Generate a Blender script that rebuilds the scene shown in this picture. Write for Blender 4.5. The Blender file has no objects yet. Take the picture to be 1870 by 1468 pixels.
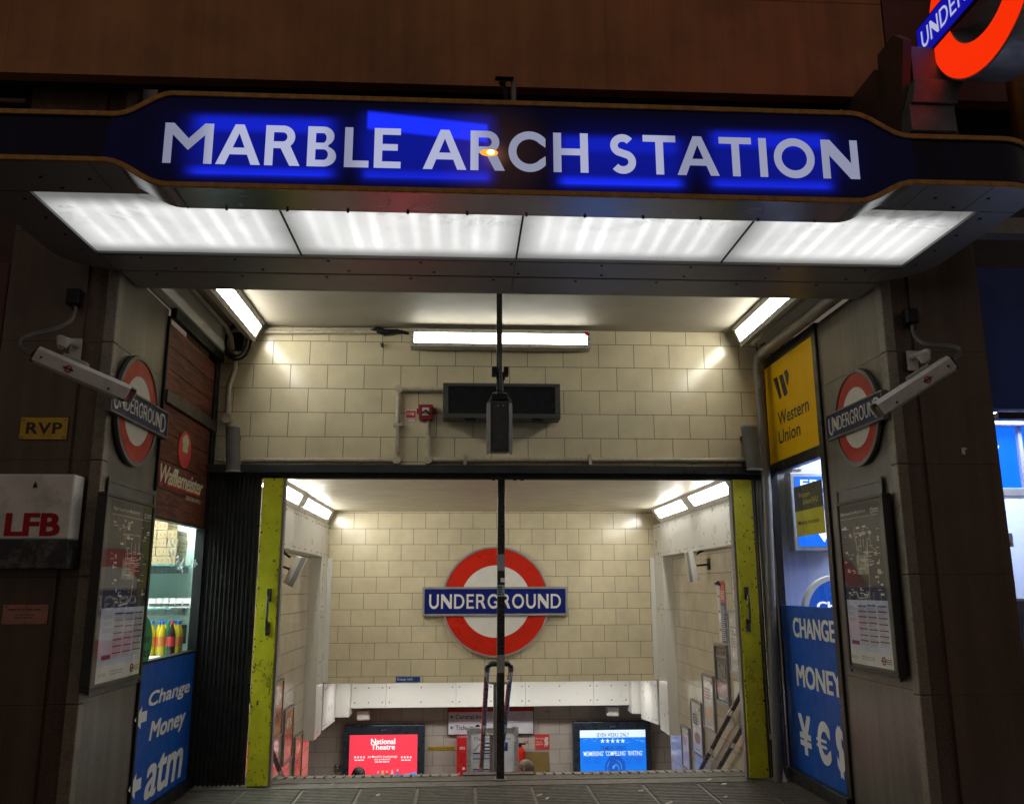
import bpy, bmesh, math, random
from mathutils import Vector, Matrix
random.seed(7)
S = bpy.context.scene
COL = S.collection

# ------------------------------------------------------------------ camera, world, exposure
FPX, PW_, PH_ = 1570.4, 1870.0, 1468.0
YAW, PIT, ROL = 0.0573854, 0.21250498, -0.00361551
EYE = Vector((0, 0, 1.5))
F_ = Vector((math.sin(YAW)*math.cos(PIT), math.cos(YAW)*math.cos(PIT), math.sin(PIT)))
r0 = Vector((math.cos(YAW), -math.sin(YAW), 0)); u0 = r0.cross(F_)
R_ = math.cos(ROL)*r0 + math.sin(ROL)*u0
U_ = -math.sin(ROL)*r0 + math.cos(ROL)*u0
cam = bpy.data.cameras.new('camera'); co = bpy.data.objects.new('camera', cam); COL.objects.link(co)
co.matrix_world = Matrix(((R_.x, U_.x, -F_.x, EYE.x), (R_.y, U_.y, -F_.y, EYE.y), (R_.z, U_.z, -F_.z, EYE.z), (0, 0, 0, 1)))
cam.sensor_width = 36; cam.lens = FPX/PW_*36; cam.clip_start = 0.05; cam.clip_end = 500
S.camera = co
W = bpy.data.worlds.new('World'); S.world = W; W.use_nodes = True
bg = W.node_tree.nodes['Background']
bg.inputs['Color'].default_value = (1.0, 0.80, 0.64, 1); bg.inputs['Strength'].default_value = 0.12   # night sky glow of the street
S.view_settings.view_transform = 'Standard'; S.view_settings.look = 'None'
S.view_settings.exposure = 0; S.view_settings.gamma = 1
S.cycles.use_denoising = True
S.cycles.max_bounces = 8; S.cycles.diffuse_bounces = 4; S.cycles.glossy_bounces = 4; S.cycles.transparent_max_bounces = 10
S.cycles.caustics_reflective = False; S.cycles.caustics_refractive = False
S.cycles.sample_clamp_indirect = 4.0
# emission strengths of the lit things
E_TUBE, E_PASS, E_CANOPY, E_SHOP, E_HALL = 23.0, 35.0, 1.06, 7.5, 27.0

# ------------------------------------------------------------------ pixel of the photograph -> point on a real plane
def ray(px, py): return (px-935)/FPX*R_ - (py-734)/FPX*U_ + F_
def at(px, py, ax, val):
    d = ray(px, py); return EYE + d*((val-EYE[ax])/d[ax])
def K(ox, oy, s): return lambda *pts: [(ox+s*a, oy+s*b) for a, b in pts]
class Plane:
    """2-D frame on a plane: u right for somebody looking at it, v up, n towards them."""
    def __init__(s, o, u, v): s.o, s.u, s.v = Vector(o), Vector(u).normalized(), Vector(v).normalized(); s.n = s.u.cross(s.v)
    def p(s, a, b, c=0.0): return s.o + s.u*a + s.v*b + s.n*c
    def px(s, x, y, c=0.0):
        d = ray(x, y); o = s.o + s.n*c; t = (o-EYE).dot(s.n)/d.dot(s.n); q = EYE + d*t - s.o
        return q.dot(s.u), q.dot(s.v)
    def rect(s, pts, c=0.0):
        q = [s.px(x, y, c) for x, y in pts]; q.sort()
        a0 = (q[0][0]+q[1][0])/2; a1 = (q[-1][0]+q[-2][0])/2
        b = sorted(k[1] for k in q); return a0, (b[0]+b[1])/2, a1, (b[-1]+b[-2])/2
def PY(y): return Plane((0, y, 0), (1, 0, 0), (0, 0, 1))        # faces the street
def PXL(x): return Plane((x, 0, 0), (0, 1, 0), (0, 0, 1))       # left wall, faces +X
def PXR(x): return Plane((x, 0, 0), (0, -1, 0), (0, 0, 1))      # right wall, faces -X

# ------------------------------------------------------------------ materials
def nt(name):
    m = bpy.data.materials.new(name); m.use_nodes = True; t = m.node_tree
    return m, t, t.nodes, t.links, t.nodes['Principled BSDF']
def mat(name, col, rough=.5, metal=0, var=.12, scale=6.0, bump=0.0, bscale=60.0, coat=0.0, dirt=None, dscale=3.0, damount=.5, spec=.5, rvar=.1, dlo=.5, dhi=.68, streak=0.0):
    m, t, N, L, P = nt(name)
    P.inputs['Metallic'].default_value = metal
    P.inputs['Specular IOR Level'].default_value = spec
    P.inputs['Coat Weight'].default_value = coat; P.inputs['Coat Roughness'].default_value = .03
    g = N.new('ShaderNodeNewGeometry')
    n = N.new('ShaderNodeTexNoise'); n.inputs['Scale'].default_value = scale; n.inputs['Detail'].default_value = 6
    L.new(g.outputs['Position'], n.inputs['Vector'])
    mr = N.new('ShaderNodeMapRange'); mr.inputs[1].default_value = .3; mr.inputs[2].default_value = .7
    mr.inputs[3].default_value = 1-var; mr.inputs[4].default_value = 1+var
    L.new(n.outputs[0], mr.inputs[0])
    mx = N.new('ShaderNodeVectorMath'); mx.operation = 'SCALE'; mx.inputs[0].default_value = col[:3]
    L.new(mr.outputs[0], mx.inputs['Scale'])
    out = mx.outputs[0]
    if dirt:
        n2 = N.new('ShaderNodeTexNoise'); n2.inputs['Scale'].default_value = dscale; n2.inputs['Detail'].default_value = 9; n2.inputs['Roughness'].default_value = .7
        L.new(g.outputs['Position'], n2.inputs['Vector'])
        m2 = N.new('ShaderNodeMapRange'); m2.inputs[1].default_value = dlo; m2.inputs[2].default_value = dhi; m2.inputs[3].default_value = 0; m2.inputs[4].default_value = damount
        L.new(n2.outputs[0], m2.inputs[0])
        mm = N.new('ShaderNodeMix'); mm.data_type = 'RGBA'; L.new(m2.outputs[0], mm.inputs[0]); L.new(out, mm.inputs[6]); mm.inputs[7].default_value = (*dirt, 1)
        out = mm.outputs[2]
    if streak:
        mp = N.new('ShaderNodeMapping'); mp.inputs['Scale'].default_value = (9, 9, .45); L.new(g.outputs['Position'], mp.inputs[0])
        n4 = N.new('ShaderNodeTexNoise'); n4.inputs['Scale'].default_value = 1; n4.inputs['Detail'].default_value = 8; n4.inputs['Roughness'].default_value = .65; L.new(mp.outputs[0], n4.inputs['Vector'])
        m4 = N.new('ShaderNodeMapRange'); m4.inputs[1].default_value = .32; m4.inputs[2].default_value = .68; m4.inputs[3].default_value = 1-streak; m4.inputs[4].default_value = 1+streak; L.new(n4.outputs[0], m4.inputs[0])
        s4 = N.new('ShaderNodeVectorMath'); s4.operation = 'SCALE'; L.new(out, s4.inputs[0]); L.new(m4.outputs[0], s4.inputs['Scale']); out = s4.outputs[0]
    L.new(out, P.inputs['Base Color'])
    rr = N.new('ShaderNodeMapRange'); rr.inputs[1].default_value = .3; rr.inputs[2].default_value = .7
    rr.inputs[3].default_value = max(.02, rough-rvar); rr.inputs[4].default_value = min(1, rough+rvar)
    n3 = N.new('ShaderNodeTexNoise'); n3.inputs['Scale'].default_value = scale*1.7+1; n3.inputs['Detail'].default_value = 4
    L.new(g.outputs['Position'], n3.inputs['Vector']); L.new(n3.outputs[0], rr.inputs[0]); L.new(rr.outputs[0], P.inputs['Roughness'])
    if bump:
        nb = N.new('ShaderNodeTexNoise'); nb.inputs['Scale'].default_value = bscale; nb.inputs['Detail'].default_value = 5
        L.new(g.outputs['Position'], nb.inputs['Vector'])
        b = N.new('ShaderNodeBump'); b.inputs['Strength'].default_value = bump; b.inputs['Distance'].default_value = .01
        L.new(nb.outputs[0], b.inputs['Height']); L.new(b.outputs[0], P.inputs['Normal'])
    return m
def emat(name, col, st=1.0, base=None):
    m, t, N, L, P = nt(name)
    P.inputs['Base Color'].default_value = (*(base or tuple(c*.5 for c in col)), 1); P.inputs['Roughness'].default_value = .3
    P.inputs['Emission Color'].default_value = (*col, 1); P.inputs['Emission Strength'].default_value = st
    return m
def tilemat(name, axes, du, dv, col=(.74, .655, .445), mortar=(.13, .10, .07), w=.3155, h=.211, rough=.17):
    m, t, N, L, P = nt(name)
    g = N.new('ShaderNodeNewGeometry'); sp = N.new('ShaderNodeSeparateXYZ'); cb = N.new('ShaderNodeCombineXYZ')
    L.new(g.outputs['Position'], sp.inputs[0])
    for i, (ax, d) in enumerate(zip(axes, (du, dv))):
        a = N.new('ShaderNodeMath'); a.operation = 'ADD'; a.inputs[1].default_value = d + 100*(w if i == 0 else h)
        L.new(sp.outputs[ax], a.inputs[0]); L.new(a.outputs[0], cb.inputs[i])
    b = N.new('ShaderNodeTexBrick'); b.offset = .5; b.squash = 1
    b.inputs['Scale'].default_value = 1; b.inputs['Brick Width'].default_value = w; b.inputs['Row Height'].default_value = h
    b.inputs['Mortar Size'].default_value = .0030; b.inputs['Mortar Smooth'].default_value = .35; b.inputs['Bias'].default_value = 0
    b.inputs['Color1'].default_value = (*[c*.97 for c in col], 1); b.inputs['Color2'].default_value = (*[c*1.02 for c in col], 1); b.inputs['Mortar'].default_value = (*mortar, 1)
    L.new(cb.outputs[0], b.inputs['Vector'])
    n = N.new('ShaderNodeTexNoise'); n.inputs['Scale'].default_value = 2.2; n.inputs['Detail'].default_value = 8; n.inputs['Roughness'].default_value = .65
    L.new(g.outputs['Position'], n.inputs['Vector'])
    mr = N.new('ShaderNodeMapRange'); mr.inputs[1].default_value = .35; mr.inputs[2].default_value = .75; mr.inputs[3].default_value = 1.05; mr.inputs[4].default_value = .8
    L.new(n.outputs[0], mr.inputs[0])
    sc = N.new('ShaderNodeVectorMath'); sc.operation = 'SCALE'; L.new(b.outputs['Color'], sc.inputs[0]); L.new(mr.outputs[0], sc.inputs['Scale'])
    L.new(sc.outputs[0], P.inputs['Base Color'])
    rr = N.new('ShaderNodeMapRange'); rr.inputs[3].default_value = rough; rr.inputs[4].default_value = .8; L.new(b.outputs['Fac'], rr.inputs[0]); L.new(rr.outputs[0], P.inputs['Roughness'])
    # shallow grout joint plus the slight waviness of glazed tile
    n2 = N.new('ShaderNodeTexNoise'); n2.inputs['Scale'].default_value = 14; n2.inputs['Detail'].default_value = 2
    L.new(g.outputs['Position'], n2.inputs['Vector'])
    hh = N.new('ShaderNodeMath'); hh.operation = 'MULTIPLY_ADD'; hh.inputs[1].default_value = -1.0; L.new(b.outputs['Fac'], hh.inputs[0])
    n2s = N.new('ShaderNodeMath'); n2s.operation = 'MULTIPLY'; n2s.inputs[1].default_value = .35; L.new(n2.outputs[0], n2s.inputs[0]); L.new(n2s.outputs[0], hh.inputs[2])
    bp = N.new('ShaderNodeBump'); bp.inputs['Strength'].default_value = .55; bp.inputs['Distance'].default_value = .004
    L.new(hh.outputs[0], bp.inputs['Height']); L.new(bp.outputs[0], P.inputs['Normal'])
    return m
def glassmat(name, tint=(1, 1, 1), rough=.02, f=(.7, .05)):
    m = bpy.data.materials.new(name); m.use_nodes = True; t = m.node_tree; N, L = t.nodes, t.links
    for n in list(N):
        if n.type != 'OUTPUT_MATERIAL': N.remove(n)
    o = [n for n in N if n.type == 'OUTPUT_MATERIAL'][0]
    tr = N.new('ShaderNodeBsdfTransparent'); tr.inputs[0].default_value = (*tint, 1)
    gl = N.new('ShaderNodeBsdfGlossy'); gl.inputs['Roughness'].default_value = rough
    M = MathN(N, L); g = N.new('ShaderNodeNewGeometry'); dt = N.new('ShaderNodeVectorMath'); dt.operation = 'DOT_PRODUCT'
    L.new(g.outputs['Incoming'], dt.inputs[0]); L.new(g.outputs['Normal'], dt.inputs[1])
    c = M.op('SUBTRACT', 1.0, M.op('ABSOLUTE', dt.outputs['Value']))
    fr = M.op('MULTIPLY_ADD', M.op('POWER', c, 4.2), f[0], f[1])
    mx = N.new('ShaderNodeMixShader'); L.new(fr, mx.inputs[0]); L.new(tr.outputs[0], mx.inputs[1]); L.new(gl.outputs[0], mx.inputs[2]); L.new(mx.outputs[0], o.inputs[0])
    return m
class MathN:
    """small helper for building scalar node expressions"""
    def __init__(s, N, L): s.N, s.L = N, L
    def op(s, o, a, b=None, c=None):
        n = s.N.new('ShaderNodeMath'); n.operation = o
        for i, v in enumerate((a, b, c)):
            if v is None: continue
            if isinstance(v, (int, float)): n.inputs[i].default_value = v
            else: s.L.new(v, n.inputs[i])
        return n.outputs[0]
    def ramp(s, x, a, b):
        n = s.N.new('ShaderNodeMapRange'); n.interpolation_type = 'SMOOTHSTEP'
        n.inputs[1].default_value = a; n.inputs[2].default_value = b; s.L.new(x, n.inputs[0]); return n.outputs[0]
    def box(s, x, y, x0, x1, y0, y1, fx, fy):
        a = s.op('MULTIPLY', s.ramp(x, x0-fx, x0+fx), s.ramp(x, x1+fx, x1-fx))
        b = s.op('MULTIPLY', s.ramp(y, y0-fy, y0+fy), s.ramp(y, y1+fy, y1-fy))
        return s.op('MULTIPLY', a, b)

STONE = mat('brown_granite', (.100, .062, .043), .26, var=.45, scale=160, bump=.08, bscale=240, dirt=(.05, .036, .027), dscale=2.5, damount=.5, streak=.35)
STONE2 = mat('lit_granite_edge', (.2, .165, .125), .4, var=.4, scale=120, dirt=(.07, .05, .035), dscale=9, damount=.7)  # lighter copy of the granite, so the corner strip looks lit
STONEIN = mat('grey_brown_stone', (.125, .104, .082), .36, var=.18, scale=70, dirt=(.075, .058, .042), dscale=2.2, damount=.7, streak=.3)
BROWNPANEL = mat('brown_fascia_panel', (.46, .195, .072), .5, var=.15, scale=2, bump=.1, bscale=150, streak=.16, dirt=(.24, .11, .05), dscale=1.6, damount=.5)
BLACK = mat('black_metal', (.012, .012, .013), .45, var=.2, spec=.25)
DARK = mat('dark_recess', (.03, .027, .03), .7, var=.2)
STEEL = mat('brushed_steel', (.42, .42, .44), .34, 1.0, var=.12, scale=9, bump=.02, bscale=300)
STEELW = mat('grey_painted_steel', (.25, .24, .235), .4, .3, var=.15, scale=20)
CHROME = mat('polished_steel', (.72, .72, .72), .16, 1.0, var=.05)
BRONZE = mat('bronze_trim', (.42, .22, .07), .38, .75, var=.25, scale=25)
CREAMPIPE = mat('cream_painted_pipe', (.5, .44, .33), .4, var=.15, scale=30, dirt=(.25, .21, .15), dscale=12, damount=.5)
WHITEP = mat('white_painted_board', (.72, .69, .62), .45, var=.06, scale=4, dirt=(.4, .36, .28), dscale=4, damount=.35)
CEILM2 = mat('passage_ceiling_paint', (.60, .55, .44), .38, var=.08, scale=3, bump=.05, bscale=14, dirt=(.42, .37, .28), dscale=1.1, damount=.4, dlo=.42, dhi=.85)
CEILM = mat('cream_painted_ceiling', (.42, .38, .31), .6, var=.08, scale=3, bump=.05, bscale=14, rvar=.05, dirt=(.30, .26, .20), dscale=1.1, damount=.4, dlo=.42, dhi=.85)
WHITE = mat('white_enamel', (.80, .78, .72), .3, var=.03, spec=.3)
OFFW = mat('grimy_white_enamel', (.70, .66, .60), .42, var=.1, dirt=(.35, .3, .26), dscale=6, damount=.4)
RED = mat('red_enamel', (.60, .024, .010), .34, var=.05, spec=.22)
REDD = mat('weathered_red_enamel', (.42, .035, .022), .42, var=.12, spec=.18)
REDPAINT = mat('dark_red_lettering', (.42, .012, .02), .45, spec=.2)
BLUE = mat('dark_blue_enamel', (.008, .016, .16), .34, var=.06, spec=.2)
BLUED = mat('weathered_blue_enamel', (.022, .030, .085), .45, var=.1, spec=.15)
BLUESIGN = mat('bright_blue_vinyl', (.010, .085, .42), .45, var=.06, spec=.2)
NAVY = mat('navy_fascia', (.012, .05, .30), .5, var=.08)
YELLOW = mat('yellow_sign_vinyl', (.92, .52, .004), .5, var=.04, spec=.15)
AMBER = mat('yellow_enamel_plate', (.66, .38, .02), .45, var=.12, dirt=(.2, .12, .02), dscale=20)
INK = mat('black_print', (.02, .02, .022), .5, var=.05)
WHITEPR = mat('white_print', (.8, .8, .8), .45, var=.03)
GREYPR = mat('grey_print', (.3, .3, .32), .5)
YPOST = mat('chipped_yellow_paint', (.58, .53, .012), .45, var=.15, scale=8, bump=.06, bscale=60, dirt=(.03, .028, .012), dscale=26, damount=1.0, dlo=.60, dhi=.63)
COPPER = mat('copper_plaque', (.44, .22, .17), .42, .6, var=.15, scale=15)
GLASS = glassmat('window_glass')
CASEGLASS = glassmat('map_case_glass', rough=.012, f=(.75, .055))
RUB = mat('black_rubber_cable', (.02, .02, .02), .45)
PINKRED = mat('pale_red_notice', (.68, .06, .05), .4)

def woodmat():
    m, t, N, L, P = nt('red_brown_planks')
    g = N.new('ShaderNodeNewGeometry'); mp = N.new('ShaderNodeMapping'); mp.inputs['Scale'].default_value = (1, .55, 6)
    L.new(g.outputs['Position'], mp.inputs[0])
    n = N.new('ShaderNodeTexNoise'); n.inputs['Scale'].default_value = 5; n.inputs['Detail'].default_value = 9; n.inputs['Distortion'].default_value = 1.2
    L.new(mp.outputs[0], n.inputs['Vector'])
    r = N.new('ShaderNodeValToRGB'); r.color_ramp.elements[0].position = .3; r.color_ramp.elements[1].position = .72
    r.color_ramp.elements[0].color = (.028, .009, .007, 1); r.color_ramp.elements[1].color = (.24, .07, .04, 1)
    L.new(n.outputs[0], r.inputs[0]); L.new(r.outputs[0], P.inputs['Base Color']); P.inputs['Roughness'].default_value = .5; P.inputs['Specular IOR Level'].default_value = .2
    return m
WOOD = woodmat()

# ------------------------------------------------------------------ mesh builder
class MB:
    def __init__(s): s.v, s.f, s.mi, s.k = [], [], [], 0
    def m(s, k): s.k = k; return s
    def add(s, vs, fs):
        o = len(s.v); s.v += [Vector(q) for q in vs]
        for f in fs: s.f.append([i+o for i in f]); s.mi.append(s.k)
        return s
    def box(s, x0, x1, y0, y1, z0, z1):
        x0, x1 = sorted((x0, x1)); y0, y1 = sorted((y0, y1)); z0, z1 = sorted((z0, z1))
        return s.add([(x, y, z) for z in (z0, z1) for y in (y0, y1) for x in (x0, x1)],
                     [(0, 2, 3, 1), (4, 5, 7, 6), (0, 1, 5, 4), (2, 6, 7, 3), (0, 4, 6, 2), (1, 3, 7, 5)])
    def pbox(s, P, a0, b0, a1, b1, c0, c1):
        return s.prism([P.p(a0, b0, c0), P.p(a1, b0, c0), P.p(a1, b1, c0), P.p(a0, b1, c0)], P.n*(c1-c0))
    def prism(s, pts, vec):
        n = len(pts); vec = Vector(vec); a = [Vector(q) for q in pts]
        s.add(a + [q+vec for q in a], [list(range(n))[::-1], list(range(n, 2*n))] + [(i, (i+1) % n, n+(i+1) % n, n+i) for i in range(n)])
        return s
    def quad(s, *pts): return s.add(pts, [list(range(len(pts)))])
    def prect(s, P, a0, b0, a1, b1, c): return s.quad(P.p(a0, b0, c), P.p(a1, b0, c), P.p(a1, b1, c), P.p(a0, b1, c))
    def tube(s, pts, r, n=10, cap=True):
        pts = [Vector(q) for q in pts]; m = len(pts); rs = r if isinstance(r, (list, tuple)) else [r]*m
        t = [(pts[min(i+1, m-1)]-pts[max(i-1, 0)]).normalized() for i in range(m)]
        up = Vector((0, 0, 1)) if abs(t[0].z) < .9 else Vector((1, 0, 0))
        a = t[0].cross(up).normalized(); vs = []
        for i in range(m):
            a = (a - t[i]*a.dot(t[i])).normalized(); b = t[i].cross(a)
            vs += [pts[i] + (a*math.cos(6.28318*k/n) + b*math.sin(6.28318*k/n))*rs[i] for k in range(n)]
        fs = [(i*n+k, i*n+(k+1) % n, (i+1)*n+(k+1) % n, (i+1)*n+k) for i in range(m-1) for k in range(n)]
        if cap: fs += [list(range(n))[::-1], list(range((m-1)*n, m*n))]
        return s.add(vs, fs)
    def disc(s, P, a, b, r, c0, c1, n=48, ry=None):
        ry = ry or r
        return s.prism([P.p(a+r*math.cos(6.28318*k/n), b+ry*math.sin(6.28318*k/n), c0) for k in range(n)], P.n*(c1-c0))
    def ring(s, P, a, b, r0, r1, c0, c1, n=72, a0=0.0, a1=6.283185307):
        full = abs(a1-a0) > 6.28; m = n if full else n+1; vs = []
        for k in range(m):
            q = a0+(a1-a0)*k/n; cc, ss = math.cos(q), math.sin(q)
            vs += [P.p(a+r0*cc, b+r0*ss, c0), P.p(a+r1*cc, b+r1*ss, c0), P.p(a+r1*cc, b+r1*ss, c1), P.p(a+r0*cc, b+r0*ss, c1)]
        fs = [(4*k+j, 4*((k+1) % m)+j, 4*((k+1) % m)+(j+1) % 4, 4*k+(j+1) % 4) for k in range(n) for j in range(4)]
        if not full: fs += [(0, 1, 2, 3), (4*n+3, 4*n+2, 4*n+1, 4*n)]
        return s.add(vs, fs)
    def flat(s, P, vf, a0, b0, a1, b1, c, mirror=False):
        """place a normalised 2-D shape (verts in 0..1) in a rectangle of a plane"""
        vs, fs = vf
        return s.add([P.p(a0+(a1-a0)*(1-x if mirror else x), b0+(b1-b0)*y, c) for x, y in vs], fs)
    def heavy(s, P, vf, a0, b0, a1, b1, c, d=.035):
        w = (b1-b0)*d; vs, fs = vf
        for i, (dx, dy) in enumerate(((-1, -.5), (1, -.5), (-1, .5), (1, .5), (0, 0))):
            s.add([P.p(a0+w+(a1-a0-2*w)*x+dx*w, b0+w*.5+(b1-b0-w)*y+dy*w, c+.0003*i) for x, y in vs], fs)
        return s
    def solidflat(s, P, vf, a0, b0, a1, b1, c0, c1):
        vs, fs = vf; n = len(vs)
        pt = lambda c: [P.p(a0+(a1-a0)*x, b0+(b1-b0)*y, c) for x, y in vs]
        cnt = {}
        for f in fs:
            for i in range(len(f)): e = (f[i], f[(i+1) % len(f)]); cnt[e] = 1
        side = [(i, j, j+n, i+n) for (i, j) in cnt if (j, i) not in cnt]
        return s.add(pt(c0)+pt(c1), [[i+n for i in f] for f in fs] + side)
    def islands(s):
        par = list(range(len(s.v)))
        def fd(i):
            while par[i] != i: par[i] = par[par[i]]; i = par[i]
            return i
        for f in s.f:
            for i in f[1:]: par[fd(i)] = fd(f[0])
        g = {}
        for f, k in zip(s.f, s.mi): g.setdefault(fd(f[0]), []).append((f, k))
        out = []
        for fs in g.values():
            ix = sorted({i for f, _ in fs for i in f}); mp = {i: j for j, i in enumerate(ix)}; m = MB(); m.v = [s.v[i] for i in ix]
            m.f = [[mp[i] for i in f] for f, _ in fs]; m.mi = [k for _, k in fs]; out.append(m)
        return out
    def build(s, name, mats, parent=None, bevel=0.0, smooth=False, origin=None, seg=2, one=False):
        if name in ('screw', 'hook', 'clip', 'panel_joint') and parent is not None and not one:
            return [m.build(name, mats, parent, bevel, smooth, origin, seg, True) for m in s.islands()][0]
        me = bpy.data.meshes.new(name)
        if origin is None:
            if parent is not None: origin = parent['_w']
            else:
                lo = [min(q[i] for q in s.v) for i in range(3)]; hi = [max(q[i] for q in s.v) for i in range(3)]
                origin = ((lo[0]+hi[0])/2, (lo[1]+hi[1])/2, lo[2])
        origin = Vector(origin)
        me.from_pydata([q-origin for q in s.v], [], s.f)
        for m in (mats if isinstance(mats, (list, tuple)) else [mats]): me.materials.append(m)
        me.polygons.foreach_set('material_index', s.mi)
        bm = bmesh.new(); bm.from_mesh(me); bmesh.ops.recalc_face_normals(bm, faces=bm.faces); bm.to_mesh(me); bm.free()
        if smooth:
            me.polygons.foreach_set('use_smooth', [True]*len(me.polygons))
            me.set_sharp_from_angle(angle=math.radians(40))
        o = bpy.data.objects.new(name, me); COL.objects.link(o)
        if parent is not None: o.parent = parent; o.location = origin - Vector(parent['_w'])
        else: o.location = origin
        o['_w'] = tuple(origin)
        if bevel:
            b = o.modifiers.new('edge', 'BEVEL'); b.width = bevel; b.segments = seg; b.limit_method = 'ANGLE'; b.angle_limit = .7
        return o
def tag(o, label, cat, group=None):
    o['label'] = label; o['category'] = cat
    if group: o['group'] = group
    return o
def thing(name, loc, label, cat, group=None):
    o = bpy.data.objects.new(name, None); COL.objects.link(o); o.location = loc; o['_w'] = tuple(loc); o.empty_display_size = .1
    return tag(o, label, cat, group)
def struct(o): o['kind'] = 'structure'; return o

# ------------------------------------------------------------------ lettering
def _fill(contours):
    cu = bpy.data.curves.new('t', 'CURVE'); cu.dimensions = '2D'; cu.fill_mode = 'FRONT'
    for c in contours:
        sp = cu.splines.new('POLY'); sp.points.add(len(c)-1); sp.use_cyclic_u = True
        for i, (x, y) in enumerate(c): sp.points[i].co = (x, y, 0, 1)
    return _tomesh(cu)
def _tomesh(cu):
    o = bpy.data.objects.new('t', cu); me = bpy.data.meshes.new_from_object(o)
    bm = bmesh.new(); bm.from_mesh(me); bmesh.ops.remove_doubles(bm, verts=bm.verts, dist=1e-5); bm.to_mesh(me); bm.free()
    vs = [(v.co.x, v.co.y) for v in me.vertices]; fs = [list(p.vertices) for p in me.polygons]
    bpy.data.objects.remove(o); bpy.data.meshes.remove(me); bpy.data.curves.remove(cu)
    return vs, fs
def _norm(vf):
    vs, fs = vf
    x0 = min(v[0] for v in vs); x1 = max(v[0] for v in vs); y0 = min(v[1] for v in vs); y1 = max(v[1] for v in vs)
    return [((x-x0)/(x1-x0), (y-y0)/(y1-y0)) for x, y in vs], fs
_tc = {}
def text(s, bold=0.0, shear=0.0, space=1.0, line=1.0, align='LEFT', res=3):
    k = (s, bold, shear, space, line, align, res)
    if k not in _tc:
        cu = bpy.data.curves.new('t', 'FONT'); cu.body = s; cu.offset = bold; cu.shear = shear; cu.space_character = space; cu.space_line = line
        cu.align_x = align; cu.resolution_u = res; cu.fill_mode = 'FRONT'
        _tc[k] = _norm(_tomesh(cu))
    return _tc[k]
def arc(cx, cy, rx, ry, a0, a1, n=20):
    return [(cx+rx*math.cos(math.radians(a0+(a1-a0)*i/n)), cy+ry*math.sin(math.radians(a0+(a1-a0)*i/n))) for i in range(n+1)]
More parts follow.
